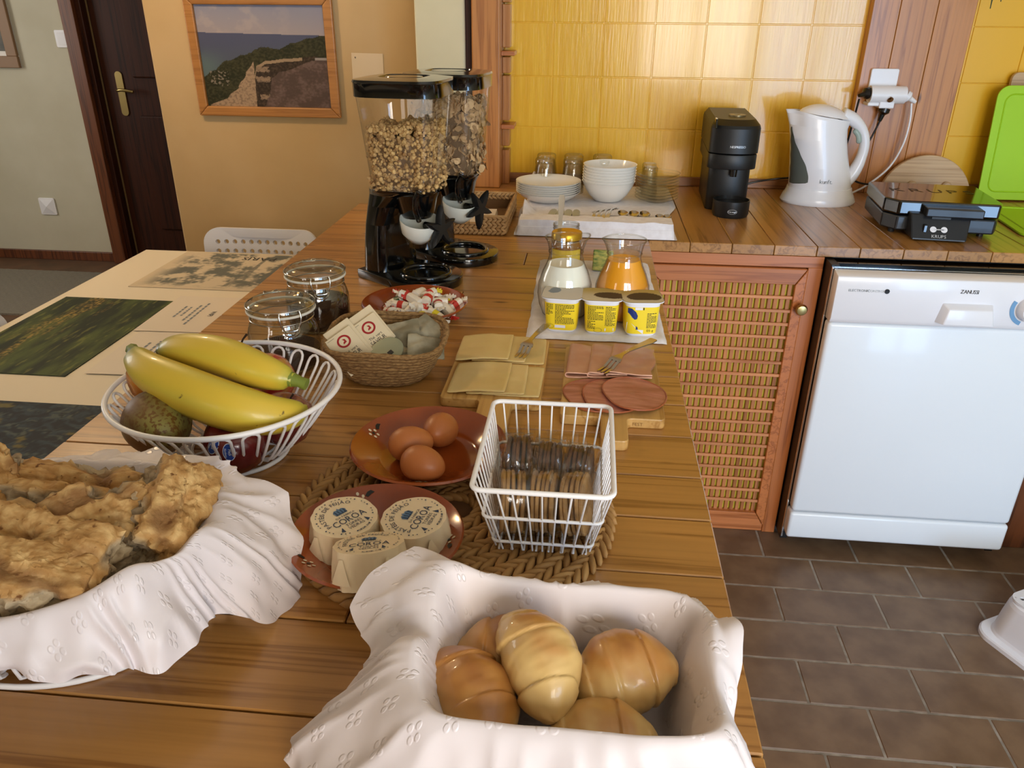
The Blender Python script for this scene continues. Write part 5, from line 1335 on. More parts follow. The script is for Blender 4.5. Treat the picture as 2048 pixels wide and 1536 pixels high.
# ------------------------------------------------------------------ terracotta plates
MT['terracotta'] = mat('glazed_terracotta', '#98481c', 0.16, coat=0.5, col2='#853a12', ns=8)
MT['dot_white'] = mat('cream_glaze_dot', '#d9c7a8', 0.3)
MT['dot_dark'] = mat('dark_glaze_leaf', '#1c150c', 0.3)
def clay_plate(label, loc, R, angs, rz=0):
    p = thing('clay_plate', label, 'plate', loc, rz, 'glazed terracotta plates')
    s_ = R / 0.1
    pr = [(0, 0.0), (0.050, 0.0), (0.054, 0.004), (0.072, 0.010), (0.098, 0.0255), (0.1005, 0.0285), (0.0985, 0.0305), (0.0945, 0.0290), (0.070, 0.0150), (0.064, 0.0105), (0.060, 0.0075), (0, 0.0065)]
    MB().lathe([(r * s_, z) for r, z in pr], 64).build('dish', MT['terracotta'], p, smooth=40)
    fl = MB(); lf_ = MB()
    def on_rim(r, a): return (r * s_ * cos(a), r * s_ * sin(a), 0.0152 + (r - 0.070) / (0.0945 - 0.070) * 0.0140 + 0.0006)
    for a0 in angs:
        for k in range(5):
            a = 2 * pi * k / 5; r_ = 0.0835 + 0.0055 * cos(a); th = a0 + 0.066 * sin(a) / s_
            fl.add([on_rim(r_ + 0.0021 * cos(q), th + 0.021 * sin(q)) for q in [2 * pi * i / 10 for i in range(10)]], [tuple(range(10))])
        lf_.add([on_rim(0.0835 + 0.0022 * cos(q), a0 + 0.022 * sin(q)) for q in [2 * pi * i / 10 for i in range(10)]], [tuple(range(10))])
        lf_.add([on_rim(0.0855 + x, a0 + y) for x, y in [(0, -.10), (.004, -.14), (.0055, -.19), (.003, -.24), (.001, -.19), (-.002, -.14)]], [tuple(range(6))])
    fl.build('painted_flower', MT['dot_white'], p); lf_.build('painted_leaf', MT['dot_dark'], p)
    return p
clay_plate('glazed terracotta plate of wrapped sweets before the dispenser', (-0.478, -0.602, H), 0.100, [])

# sweets
random.seed(23)
MT['wrap_white'] = mat('waxed_white_wrapper', '#e6d9c4', 0.4)
MT['wrap_red'] = mat('red_wrapper_print', '#c23224', 0.4)
MT['wrap_yellow'] = mat('yellow_wrapper_print', '#d8c02c', 0.4)
MT['wrap_green'] = mat('green_wrapper_print', '#2f4d26', 0.4)
def sweet_mesh(band, ends):
    mb = MB()
    mb.lathe([(0, -0.013), (0.0062, -0.0125), (0.0068, -0.004)], 10, ex=3, m=0).lathe([(0.0069, -0.0042), (0.0069, 0.0042)], 10, ex=3, m=1).lathe([(0.0068, 0.004), (0.0062, 0.0125), (0, 0.013)], 10, ex=3, m=0)
    for s_ in (-1, 1):
        vs = [(0, 0, s_ * 0.0125)]; k = 9
        for i in range(k):
            a = lerp(-1.0, 1.0, i / (k - 1)); vs.append((0.012 * sin(a), 0.0018 * (1 if i % 2 else -1), s_ * (0.0125 + 0.0125 * cos(a) * (1 if i % 2 else .86))))
        mb.add(vs, [(0, i, i + 1) for i in range(1, k)], m=2)
    return mb
sw = []
for band, en in (('wrap_red', 'wrap_white'), ('wrap_red', 'wrap_yellow'), ('wrap_white', 'wrap_red'), ('wrap_yellow', 'wrap_white'), ('wrap_green', 'wrap_white')):
    sw.append((sweet_mesh(band, en), [MT['wrap_white'], MT[band], MT[en]], band, en))
meshes = []
spots = []
for lay, (n, R, z) in enumerate(((13, 0.066, 0.0175), (9, 0.045, 0.0285), (5, 0.024, 0.0395))):
    for i in range(n):
        a = 2 * pi * i / n + random.uniform(-.2, .2) + lay; r = R * random.uniform(.82, 1.0)
        spots.append((r * cos(a) * 1.0 + 0.010, r * sin(a) * .9, z + (0.012 * max(0, r - .05) / .05), lay))
wl_ = {'wrap_red': 'red', 'wrap_white': 'white', 'wrap_yellow': 'yellow', 'wrap_green': 'green'}
side = lambda x, y: ('left' if x < -0.012 else 'right' if x > 0.03 else 'middle') + (' far side' if y > 0.015 else ' near side' if y < -0.015 else ' centre')
for i, (x, y, z, lay) in enumerate(spots):
    k = random.choices(range(5), (5, 3, 4, 2, 1))[0]
    mb, ms, bd, en = sw[k]
    me = next((m for kk, m in meshes if kk == k), None)
    if me is None:
        o = mb.build('wrapped_sweet', ms, None, smooth=45); meshes.append((k, o))
    else: o = place(me, 'wrapped_sweet')
    o.location = (-0.478 + x, -0.602 + y, H + z); o.scale = (1.3, 1.3, 1.25); o.rotation_euler = (radians(90 + random.uniform(-28, 28)), random.uniform(-.5, .5), random.uniform(0, pi))
    tag(o, f'twist-wrapped sweet with {wl_[bd]} band and {wl_[en]} ends, {["low", "midway", "on top"][lay]} in the heap, {side(x, y)}', 'sweet', 'wrapped sweets on the plate')
# ------------------------------------------------------------------ cheese and ham boards
random.seed(31)
def serving_board(label, xc, w, y0, y1, hx, hw2, hl, rz=0):
    b_ = thing('serving_board', label, 'serving board', (xc, (y0 + y1) / 2, H), rz, 'bamboo serving boards')
    d2 = (y1 - y0) / 2; x0 = hx - xc
    p = []
    def arc(cx, cy, r, a0, a1, n=4):
        for i in range(n + 1):
            a = radians(lerp(a0, a1, i / n)); p.append((cx + r * cos(a), cy + r * sin(a)))
    arc(w / 2 - .008, d2 - .008, .008, 0, 90); arc(-w / 2 + .008, d2 - .008, .008, 90, 180); arc(-w / 2 + .008, -d2 + .008, .008, 180, 270)
    arc(x0 - hw2 - .008, -d2 - .008, .008, 90, 0); arc(x0 - hw2 + .008, -d2 - hl + .008, .008, 180, 270); arc(x0 + hw2 - .008, -d2 - hl + .008, .008, 270, 360)
    arc(x0 + hw2 + .008, -d2 - .008, .008, 180, 90); arc(w / 2 - .008, -d2 + .008, .008, 270, 360)
    MB().prism(p, 0, 0.015).build('board', MT['bamboo'], b_, bevel=0.0015)
    return b_
serving_board('bamboo serving board with cheese slices', -0.289, 0.149, -0.968, -0.728, -0.280, 0.0235, 0.09)
rbd = serving_board('bamboo serving board with ham slices near the worktop edge', -0.111, 0.148, -1.003, -0.752, -0.109, 0.0185, 0.066)
text('stamped_lettering', 'FEST', 0.007, mat('branded_wood', '#8a6432', 0.6), rbd, lambda x, z: (0.036 + x, -0.1264, 0.004 + z))

MT['cheese'] = mat('pale_cheese', '#dcbf82', 0.38, sss=0.25, col2='#d4b573', ns=12)
def cheese(label, xc, yc, lev, rz):
    w, d = 0.088, 0.106
    def f(u, v):
        x = (u - .5) * w; y = (v - .5) * d
        # rests on the slice to its right where it overlaps it
        z = 0.0024 + lev * 0.0034 * sstep(-0.045, 0.030, x + 0.02) + 0.0008 * fbm(u * 3 + lev * 4, v * 3, yc * 10)
        x *= 1 - 0.02 * abs(2 * v - 1) ** 6; y *= 1 - 0.03 * abs(2 * u - 1) ** 8
        return (x, y, z)
    o = MB().grid(f, 20, 20, thick=0.0022).build('cheese_slice', MT['cheese'], None, (xc, yc, H + 0.0152), (0, 0, rz), bevel=0.0007, bseg=1, smooth=60)
    return tag(o, label, 'cheese', 'cheese slices on the board')
cheese('far row cheese slice, right, mostly covered', -0.262, -0.785, 0, radians(1))
cheese('far row cheese slice, middle, under the fork tines', -0.291, -0.785, 1, radians(-1))
cheese('far row cheese slice, left, lying on top', -0.319, -0.786, 2, radians(0.5))
cheese('near row cheese slice, right, mostly covered', -0.260, -0.902, 0, radians(-1))
cheese('near row cheese slice, middle, half covered', -0.284, -0.903, 1, radians(1))
cheese('near row cheese slice, left, lying on top', -0.311, -0.904, 2, radians(-0.5))

MT['ham'] = mat('cooked_ham', '#bf8a6e', 0.34, coat=0.15, sss=0.1, col2='#b27a60', ns=25)
MT['ham_edge'] = mat('pale_ham_edge', '#dba88c', 0.4)
def folded_ham(label, xc, yc, rz, w=0.058, lev=0):
    """slice folded over itself: the fold is on the left, the loose edges to the right"""
    def f(u, v):
        s_ = u * 2 - 1            # -1 lower edge .. 0 fold .. 1 upper edge
        wave = 0.0010 * fbm(u * 3, v * 4, xc * 50); y = (v - .5) * 0.115 * (1 - 0.10 * s_ * s_)
        a = pi / 2 * min(1, abs(s_) / .12); r = 0.0042
        x = -w / 2 + (r * (1 - sin(pi / 2 - a)) + max(0, abs(s_) - .12) / .88 * (w - r)) ; z = 0.0048 + (1 if s_ > 0 else -1) * r * sin(a) * (1 - .5 * sstep(.2, .9, abs(s_)))
        x += 0.006 * sin(v * 9 + xc * 40) * max(0, abs(s_) - .5)
        return (x, y, z + wave + lev * .002)
    o = MB().grid(f, 40, 18, thick=0.0013).build('ham_slice', MT['ham'], None, (xc, yc, H + 0.0158), (0, 0, rz), smooth=60)
    MB().tube([Vector(f(i / 39, 0.0)) + Vector((0, -.0004, -.0006)) for i in range(40)], 0.0011, 6).build('rind', MT['ham_edge'], o, smooth=60)
    return tag(o, label, 'ham', 'folded ham slices on the board')
folded_ham('folded slice of cooked ham, left of the far row', -0.151, -0.822, radians(-2))
folded_ham('folded slice of cooked ham, middle of the far row', -0.116, -0.822, radians(-3), lev=.8)
folded_ham('folded slice of cooked ham, right of the far row, under the fork', -0.078, -0.822, radians(-6), w=0.070, lev=1.4)
MT['loin'] = mat('smoked_loin', '#b87664', 0.34, coat=0.15, sss=0.0, col2='#96523f', ns=6, stretch=(3, 16, 4))
MT['loin_rim'] = mat('paprika_rim', '#9a5230', 0.4)
def loin(label, xc, yc, lev, rz):
    def pt(u, v):
        a = 2 * pi * u; k = 1 + 0.05 * sin(2 * a + 1) + 0.03 * sin(3 * a) - 0.10 * max(0, cos(a - 3.4)) ** 8
        x = 0.0465 * k * cos(a) * v; y = 0.056 * k * sin(a) * v
        return (x, y, 0.0016 + lev * 0.0034 * sstep(0.05, -0.015, x) + 0.0006 * fbm(x * 60, y * 60, lev))
    mb = MB().grid(pt, 56, 10, cu=True)
    o = mb.build('loin_slice', MT['loin'], None, (xc, yc, H + 0.0156), (0, 0, rz), smooth=60)
    MB().tube([Vector(pt(i / 56, 1.0)) + Vector((0, 0, -.0003)) for i in range(56)], 0.0013, 6, closed=True).build('rind', MT['loin_rim'], o, smooth=60)
    return tag(o, label, 'ham', 'smoked loin slices on the board')
loin('smoked loin slice with reddish rim, left and lowest', -0.136, -0.936, 0, radians(8))
loin('smoked loin slice with reddish rim, in the middle', -0.109, -0.942, 1, radians(-5))
loin('smoked loin slice with reddish rim, right and topmost', -0.079, -0.936, 2, radians(4))
sf = fork_geo(0.142, 3, 0.022).build('serving_fork', MT['steel'], None, (-0.221, -0.690, H + 0.0235), (radians(-1), 0, radians(164.7)), smooth=50)
tag(sf, 'steel fork lying on the cheese slices', 'fork', 'serving forks')
sf2 = place(sf, 'serving_fork', None, (-0.040, -0.768, H + 0.036), (radians(-4), 0, radians(142)))
tag(sf2, 'steel fork lying on the folded ham', 'fork', 'serving forks')

# ------------------------------------------------------------------ round braided mat
mt_ = thing('braided_mat', 'round braided water-hyacinth mat under the egg and pastry plates', 'mat', (-0.297, -1.236, H))
MT['braid'] = mat('braided_rush', '#bd9055', 0.65, col2='#855a29', ns=14, bump=0.35, bs=90, rampw=(0.3, 0.75), stretch=(1, 1, 1))
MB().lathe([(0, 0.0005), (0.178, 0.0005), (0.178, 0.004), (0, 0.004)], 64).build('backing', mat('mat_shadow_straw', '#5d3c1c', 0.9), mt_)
lzm = lozenge(0.034, 0.0135, 0.0085, 8); first = None; rest = MB()
for k in range(7):
    R = 0.1735 - k * 0.0235; n = max(6, int(2 * pi * R / 0.0145))
    for i in range(n):
        for s_ in (0, 1):
            a = 2 * pi * (i + .5 * s_) / n; r = R + (0.0052 if s_ else -0.0052)
            loc = (r * cos(a), r * sin(a), 0.0052 + random.uniform(-.0006, .0008)); rz = a + pi / 2 + (radians(30) if s_ else radians(-30)) + random.uniform(-.08, .08)
            M_ = Matrix.Translation(loc) @ Matrix.Rotation(rz, 4, 'Z') @ Matrix.Rotation(pi / 2, 4, 'Y')
            if k < 2:
                if first is None:
                    first = lzm.build('braid_strand', MT['braid'], mt_, smooth=180); o = first
                else: o = place(first, 'braid_strand', mt_)
                o.matrix_local = M_
            else: rest.add(lzm.v, lzm.f, 0, M_)
o = rest.build('inner_braid', MT['braid'], mt_, smooth=180); o['kind'] = 'stuff'

clay_plate('glazed terracotta plate with three eggs on the mat', (-0.344, -1.141, H + 0.0098), 0.098, [radians(162), radians(275), radians(22)])
clay_plate('glazed terracotta plate with three wrapped pastries on the mat', (-0.362, -1.330, H + 0.0098), 0.0905, [radians(222), radians(2), radians(120)])

MT['egg'] = mat('brown_eggshell', '#b8703c', 0.42, sss=0.15, col2='#aa6230', ns=9, bump=0.05, bs=300)
egg0 = []
for i in range(21):
    t = pi * i / 20; z = -cos(t) * 0.0285; r = 0.0222 * sin(t) * (1 - 0.12 * cos(t) * -1 * 1.0)
    egg0.append((max(0, r) if 0 < i < 20 else 0, z))
eg = MB().lathe(egg0, 32).build('egg', MT['egg'], None, smooth=180)
for i, (x, y, rx, rz, lb) in enumerate(((-0.341, -1.193, 90, 70, 'nearest, lying sideways'), (-0.366, -1.146, 88, 110, 'at the left'), (-0.336, -1.108, 75, -10, 'farthest, tilted up'))):
    o = eg if i == 0 else place(eg, 'egg')
    o.location = (x, y, H + 0.0098 + 0.0065 + 0.0222); o.rotation_euler = (radians(rx), 0, radians(rz))
    tag(o, f'brown egg on the terracotta plate, {lb}', 'egg', 'brown eggs on the plate')

# wrapped pastries with their printed paper
MT['pastry_paper'] = mat('waxed_pastry_paper', '#dfc8a4', 0.5, sss=0.1)
def pastry(label, loc, rot, spin):
    p = thing('wrapped_pastry', label, 'pastry', loc, rot=rot, group='paper-wrapped bean pastries')
    n = 44
    def side(u, v):
        a = 2 * pi * u; k = round(a / (2 * pi) * 9) / 9 * 2 * pi
        fc = abs(((a * 9 / (2 * pi) + .35 * v * sin(2 * a)) % 1.0) - .5) * 2; r = lerp(0.0350, 0.0385, 1 - v) * (0.955 + 0.075 * fc * (1 - .55 * v) + 0.014 * sin(23 * a + v * 7) * (1 - v) ** .5)
        z = 0.036 * v + 0.0018 * sin(5 * a) * (1 - v) * v * 4
        return (r * cos(a), r * sin(a), z)
    mb = MB().grid(side, n * 2, 8, cu=True)
    mb.grid(lambda u, v: (side(u, 1)[0] * v, side(u, 1)[1] * v, 0.036 + 0.0010 * (1 - v * v)), n * 2, 6, cu=True)
    mb.lathe([(0.0375, 0.0), (0, 0.0)], 40)
    mb.build('paper', MT['pastry_paper'], p, smooth=22)
    for a0, L in ((radians(-52), 0.026), (radians(-125), 0.024)):
        MB().grid(lambda u, v: ((0.0358 + 0.0040 * v + 0.0015 * (1 - u)) * cos(a0 + (u - .5) * .6 * (.15 + .85 * v)), (0.0358 + .0040 * v + .0015 * (1 - u)) * sin(a0 + (u - .5) * .6 * (.15 + .85 * v)), lerp(0.030, 0.030 - L, v)), 6, 5).build('folded_corner', MT['pastry_paper'], p, smooth=60)
    zt = lambda x, y: (x * cos(spin) - y * sin(spin), x * sin(spin) + y * cos(spin), 0.0374 - 0.9 * (x * x + y * y) + 0.0002)
    tx = MB()
    text_arc(tx, 'PAST\u00c9IS DE FEIJ\u00c3O', 0.0072, 0.0205, radians(118), fn=zt, gap=0.06)
    def line(s_, size, cx, cy, sx=1.0, g=.08):
        vs, fs, w_, mk = text_geo(s_, size, g, 'C', sx); tx.add([zt(cx + x, cy + y) for x, y in vs], fs)
    line('DA F\u00c1BRICA', 0.0040, 0.001, -0.0018)
    line('COROA', 0.0125, 0.001, -0.0118, .86)
    line('TORRES', 0.0052, 0.001, -0.0172); line('VEDRAS', 0.0052, 0.001, -0.0222)
    text_arc(tx, 'DESDE 1940', 0.0034, 0.0305, radians(-80), inside=True, fn=zt)
    tx.build('printed_lettering', MT['ink_blue'], p)
    dots = MB()
    for i in range(44):
        a = 2 * pi * i / 44; r = 0.0014 if i % 4 else 0.0019
        if i % 2 and i % 4 == 3: continue
        dots.add([zt(0.0292 * cos(a) + .5 * r * cos(q), 0.0292 * sin(a) + .5 * r * sin(q)) for q in [2 * pi * j / 8 for j in range(8)]], [tuple(range(8))])
    for sx in (-1, 1): dots.add([zt(sx * 0.0175, -0.0205), zt(sx * 0.0135, -0.0225), zt(sx * 0.0135, -0.0150)], [(0, 1, 2)])
    dots.build('printed_border', MT['ink_blue'], p)
    cr = MB(); cr.add([zt(x, y) for x, y in [(-.0065, .0035), (.0065, .0035), (.0075, .0095), (.0045, .0125), (.0015, .0118), (0, .0145), (-.0015, .0118), (-.0045, .0125), (-.0075, .0095)]], [tuple(range(9))])
    cr.build('printed_crown', mat('steel_blue_print', '#53708c', 0.6), p)
    cl_ = MB()
    for x0, x1 in ((-.0055, -.0042), (-.0022, -.0012), (.0012, .0022), (.0042, .0055)): cl_.add([zt(x0, .0045), zt(x1, .0045), zt(x1 * 1.1, .0105), zt(x0 * 1.1, .0105)], [(0, 1, 2, 3)])
    cl_.add([zt(-.0065, .0036), zt(.0065, .0036), zt(.0067, .0046), zt(-.0067, .0046)], [(0, 1, 2, 3)])
    o = cl_.build('crown_lines', MT['ink_blue'], p); o.location.z = 0.0003
    return p
zp = H + 0.0098 + 0.0068
pastry('paper-wrapped round pastry, left one with the blue crown print upright', (-0.3970, -1.3260, zp + .0015), (radians(3), radians(2), 0), radians(52))
pastry('paper-wrapped round pastry, right one with the blue crown print', (-0.3220, -1.3190, zp + .0015), (radians(4), radians(-3), 0), radians(76))
pastry('paper-wrapped round pastry, nearest one leaning back with folded side showing', (-0.3520, -1.3900, zp + .0115), (radians(-19), radians(-4), radians(6)), radians(8))

# ------------------------------------------------------------------ square wire basket with biscuits
wbk = thing('wire_basket', 'square white wire basket of wrapped biscuits on the mat', 'basket', (-0.190, -1.258, H + 0.0098))
RT = [(-0.0685, -0.0955), (0.0685, -0.0955), (0.0685, 0.0945), (-0.0685, 0.0945)]; zT = 0.104
RB = [(-0.050, -0.052), (0.050, -0.052), (0.050, 0.052), (-0.050, 0.052)]; zB = 0.003
def wpt(side_, s_, t):      # side index, position along the side 0..1, height 0 (base) .. 1 (rim)
    a = side_; b_ = (side_ + 1) % 4
    top = Vector((*RT[a], zT)).lerp(Vector((*RT[b_], zT)), s_); bot = Vector((*RB[a], zB)).lerp(Vector((*RB[b_], zB)), s_)
    return bot.lerp(top, t)
def ring_at(t, r, rad, nm):
    cs = [wpt(i, 0, t) for i in range(4)]; w_ = cs[1].x - cs[0].x; d_ = cs[2].y - cs[1].y; cy = (cs[2].y + cs[1].y) / 2
    MB().tube([(x, y, cs[0].z) for x, y in rrect(w_, d_, rad, 5, 0, cy)], r, 8, closed=True).build(nm, MT['white_wire'], wbk, smooth=60)
ring_at(1.0, 0.0028, 0.010, 'rim'); ring_at(0.56, 0.0018, 0.007, 'hoop'); ring_at(0.14, 0.0017, 0.006, 'hoop')
for sd, n in ((0, 9), (2, 9), (1, 14), (3, 14)):
    for i in range(n):
        s_ = (i + 0.75) / (n + 0.5)
        MB().tube([wpt(sd, s_, 1.0), wpt(sd, s_, 0.14), wpt(sd, s_, 0.0)], 0.0011, 6).build('wire', MT['white_wire'], wbk, smooth=60)
for i in range(8):
    x = lerp(-.046, .046, i / 7); MB().tube([(x, -.052, zB), (x, .052, zB)], 0.0013, 6).build('wire', MT['white_wire'], wbk, smooth=60)
MT['biscuit'] = mat('brown_biscuit', '#b48a55', 0.8, col2='#8d673a', ns=40, bump=0.5, bs=120)
MT['biscuit_dark'] = mat('cocoa_biscuit', '#6a4526', 0.8, col2='#4d2f18', ns=40, bump=0.5, bs=120)
MT['film'] = clear('crinkled_film', (0.99, 0.98, 0.96), 0.14, 2.0, 0.22)
def packet(label, loc, rot, n, m, seed):
    k = thing('biscuit_packet', label, 'biscuits', loc, rot=rot, group='film-wrapped biscuit packets')
    t = 0.0052; L = n * t; random.seed(seed); b0 = None
    M_ = Matrix.Rotation(pi / 2, 4, 'Y')
    for i in range(n):
        if b0 is None:
            b0 = MB().lathe([(0, -t * .44), (0.0300, -t * .44), (0.0318, -t * .2), (0.0318, t * .2), (0.0300, t * .44), (0, t * .44)], 24, ex=2.6, M=M_).build('biscuit', m, k, smooth=40); o = b0
        else: o = place(b0, 'biscuit', k)
        o.location = (-L / 2 + (i + .5) * t, random.uniform(-.001, .001), 0.0325 + random.uniform(0, .0015)); o.rotation_euler = (random.uniform(-.2, .2), random.uniform(-.04, .04), random.uniform(-.05, .05))
    def film(u, v):
        a = 2 * pi * u; cx, sx_ = sq(a, 2.8); wr = 1 + 0.035 * fbm(u * 14 + seed, v * 6, 2)
        x = (v - .5) * (L + 0.006)
        return (x, 0.0340 * cx * wr, 0.0330 + 0.0340 * sx_ * wr)
    mb = MB().grid(film, 48, 12, cu=True)
    # crimped fin of film standing up along the top, and gathered ends
    mb.grid(lambda u, v: ((u - .5) * (L + .010), 0.004 * sin(u * 22 + seed) * v + 0.002 * sin(u * 50), 0.0660 + (0.016 + 0.006 * sin(u * 5 + seed)) * v), 20, 5)
    for s_ in (-1, 1):
        mb.grid(lambda u, v: (s_ * (L / 2 + 0.003 + 0.006 * v + 0.003 * sin(u * 15 + seed)), (u - .5) * 0.052 * (1 - .15 * v), 0.030 + 0.040 * v + 0.010 * sin(u * 6) * v), 10, 6)
    mb.build('film_wrapper', MT['film'], k, smooth=50)
    return k
zb = H + 0.0098 + 0.006
packet('film-wrapped biscuits, near row left packet', (-0.2270, -1.285, zb + .004), (radians(-10), radians(4), radians(6)), 5, MT['biscuit'], 1)
packet('film-wrapped biscuits, near row middle packet', (-0.1900, -1.283, zb + .004), (radians(-12), radians(-2), radians(-4)), 5, MT['biscuit'], 2)
packet('film-wrapped biscuits, near row right packet', (-0.1530, -1.283, zb + .005), (radians(-10), radians(-8), radians(-8)), 5, MT['biscuit'], 3)
packet('film-wrapped darker biscuits, far row left packet', (-0.2240, -1.216, zb + .012), (radians(4), 0, radians(3)), 5, MT['biscuit_dark'], 4)
packet('film-wrapped darker biscuits, far row middle packet', (-0.1890, -1.220, zb + .008), (radians(2), 0, radians(-3)), 5, MT['biscuit_dark'], 5)
packet('film-wrapped biscuits with a yellow crumb, far row right packet', (-0.1545, -1.222, zb + .006), (radians(4), 0, radians(-6)), 5, MT['biscuit_dark'], 6)

# ------------------------------------------------------------------ round wire baskets
def round_basket(label, loc, rz=0, n=26, foot=0.066):
    def br(z): return foot + .002 + (0.138 - foot - .002) * max(0, (z - 0.012) / 0.083) ** 0.75
    b_ = thing('round_wire_basket', label, 'basket', loc, rz, 'round white wire baskets')
    MB().tube([(0.141 * cos(2 * pi * i / 72), 0.141 * sin(2 * pi * i / 72), 0.0975) for i in range(72)], 0.0034, 10, closed=True).build('rim', MT['white_wire'], b_, smooth=60)
    MB().tube([(foot * cos(2 * pi * i / 56), foot * sin(2 * pi * i / 56), 0.0032) for i in range(56)], 0.0030, 8, closed=True).build('foot_ring', MT['white_wire'], b_, smooth=60)
    for i in range(4):
        a = 2 * pi * i / 4 + .4; MB().tube([(foot * cos(a), foot * sin(a), 0.004), (foot * cos(a), foot * sin(a), 0.0145)], 0.002, 6).build('foot_post', MT['white_wire'], b_, smooth=60)
    loop = None
    da = 2 * pi / n
    path = []
    def pt(a, z, dr=0): r = br(z) + dr; return (r * cos(a), r * sin(a), z)
    w = da * .30
    for z in (0.030, 0.045, 0.06, 0.075, 0.084): path.append(pt(-w, z))
    for q in range(1, 6): t = pi * q / 6; path.append(pt(-w * cos(t), 0.084 + 0.0095 * sin(t)))
    for z in (0.084, 0.075, 0.06, 0.045, 0.030, 0.018): path.append(pt(w, z))
    for q in range(1, 6): t = pi * q / 6; path.append(pt(lerp(w, da - w, q / 6), 0.0165 - 0.0065 * sin(t), -0.012 * sin(t)))
    path.append(pt(da - w, 0.018)); path.append(pt(da - w, 0.030))
    for i in range(n):
        if loop is None: loop = MB().tube(path, 0.0019, 7).build('wire_loop', MT['white_wire'], b_, smooth=60)
        else: place(loop, 'wire_loop', b_, (0, 0, 0), (0, 0, i * da))
    for r in (foot * .45, foot * .83): MB().tube([(r * cos(2 * pi * i / 40), r * sin(2 * pi * i / 40), 0.0125) for i in range(40)], 0.0019, 6, closed=True).build('floor_ring', MT['white_wire'], b_, smooth=60)
    for i in range(4):
        a = pi * i / 4; MB().tube([(foot * cos(a), foot * sin(a), 0.0145), (-foot * cos(a), -foot * sin(a), 0.0145)], 0.0018, 6).build('floor_wire', MT['white_wire'], b_, smooth=60)
    return b_
FB = (-0.605, -1.126, H); BB = (-0.640, -1.452, H)
round_basket('round white wire fruit basket', FB)
bb_ = round_basket('oval white wire bread basket under a white napkin', BB, 0.0, 26, 0.108); bb_.scale = (1.064, 0.745, 1.0)

# fruit
MT['skin'] = vcol('banana_skin', 0.42, coat=0.12, speck=('#5a4218', 70, 0.70))
def banana(label, pts, R, stem_dir, tip_dark=True):
    P = catmull(pts, 8); n = len(P); rr = []; cols = []
    for i in range(n):
        t = i / (n - 1); rr.append(R * (min(1, (sin(pi * min(1, t * 1.0)) ** .38)) if 0 < i < n - 1 else .22) if 0.04 < t < .96 else R * (.38 if t <= .04 else .34))
        g = sstep(.22, .0, t) * .9 + sstep(.85, 1.0, t) * .6
        base = mix3((.62, .42, .035), (.22, .29, .03), g)
        if t < .012 and tip_dark: base = (.03, .025, .012)
        for k in range(15):
            c = mix3(base, (.45, .42, .05), .35 * (1 if k % 3 == 0 else 0)); cols.append(c)
    root = thing('banana', label, 'banana', P[n // 2], 0, 'bananas in the fruit basket')
    o_ = P[n // 2]; it = iter(cols)
    MB().tube([p - o_ for p in P], rr, 15, sec=lambda a: ((1 + .055 * cos(5 * a)) * cos(a), (1 + .055 * cos(5 * a)) * sin(a))).build('fruit', MT['skin'], root, smooth=180, col=lambda p: next(it))
    e = P[-1] - o_ if stem_dir == 1 else P[0] - o_; d = (P[-1] - P[-3]).normalized() if stem_dir == 1 else (P[0] - P[2]).normalized()
    MB().tube([e - d * .004, e + d * .008, e + d * .017 + Vector((0, 0, -.001))], [R * .38, R * .27, R * .30], 8).build('stem', mat('banana_stem', '#6f7a2a', 0.6), root, smooth=60)
    return root
hz = H
banana('banana in front with a green tip, lower one', [(-0.728, -1.112, hz + .128), (-0.690, -1.150, hz + .124), (-0.630, -1.180, hz + .117), (-0.568, -1.196, hz + .106), (-0.522, -1.190, hz + .094), (-0.490, -1.165, hz + .086)], 0.0290, 0)
banana('banana behind with its stem to the right, upper one', [(-0.700, -1.098, hz + .128), (-0.655, -1.112, hz + .136), (-0.600, -1.132, hz + .139), (-0.548, -1.152, hz + .134), (-0.502, -1.160, hz + .126)], 0.0255, 1)
MT['pear'] = vcol('pear_skin', 0.5, speck=('#6d4a1c', 230, 0.52))
def pear(label, loc, rot, g):
    r = thing('pear', label, 'pear', loc, rot=rot, group='pears in the fruit basket')
    pr = [(0, -0.036), (0.010, -0.0355), (0.022, -0.030), (0.0315, -0.018), (0.0345, -0.004), (0.032, 0.010), (0.026, 0.024), (0.0195, 0.036), (0.0145, 0.046), (0.009, 0.0515), (0, 0.0525)]
    MB().lathe(pr, 36).build('fruit', MT['pear'], r, smooth=180, col=lambda p: mix3((.16, .075, .02), (.26, .22, .05), sstep(-.4, .5, g + 1.2 * fbm(p.x * 18, p.y * 18, p.z * 14))))
    MB().tube([(0, 0, .050), (.001, 0, .058), (.004, .001, .066)], [.0016, .0013, .0019], 6).build('stem', mat('pear_stem', '#3a2613', 0.7), r, smooth=60)
    return r
pr_ = pear('russeted brown-green pear under the bananas, at the front left', (-0.668, -1.190, H + .073), (radians(62), radians(70), radians(10)), .25); pr_.scale = (1.18, 1.18, 1.18)
pear('yellowish speckled pear behind the bananas beside the red apple', (-0.640, -1.045, H + .066), (radians(-25), radians(15), 0), .6)
MT['apple'] = vcol('apple_skin', 0.25, coat=0.3)
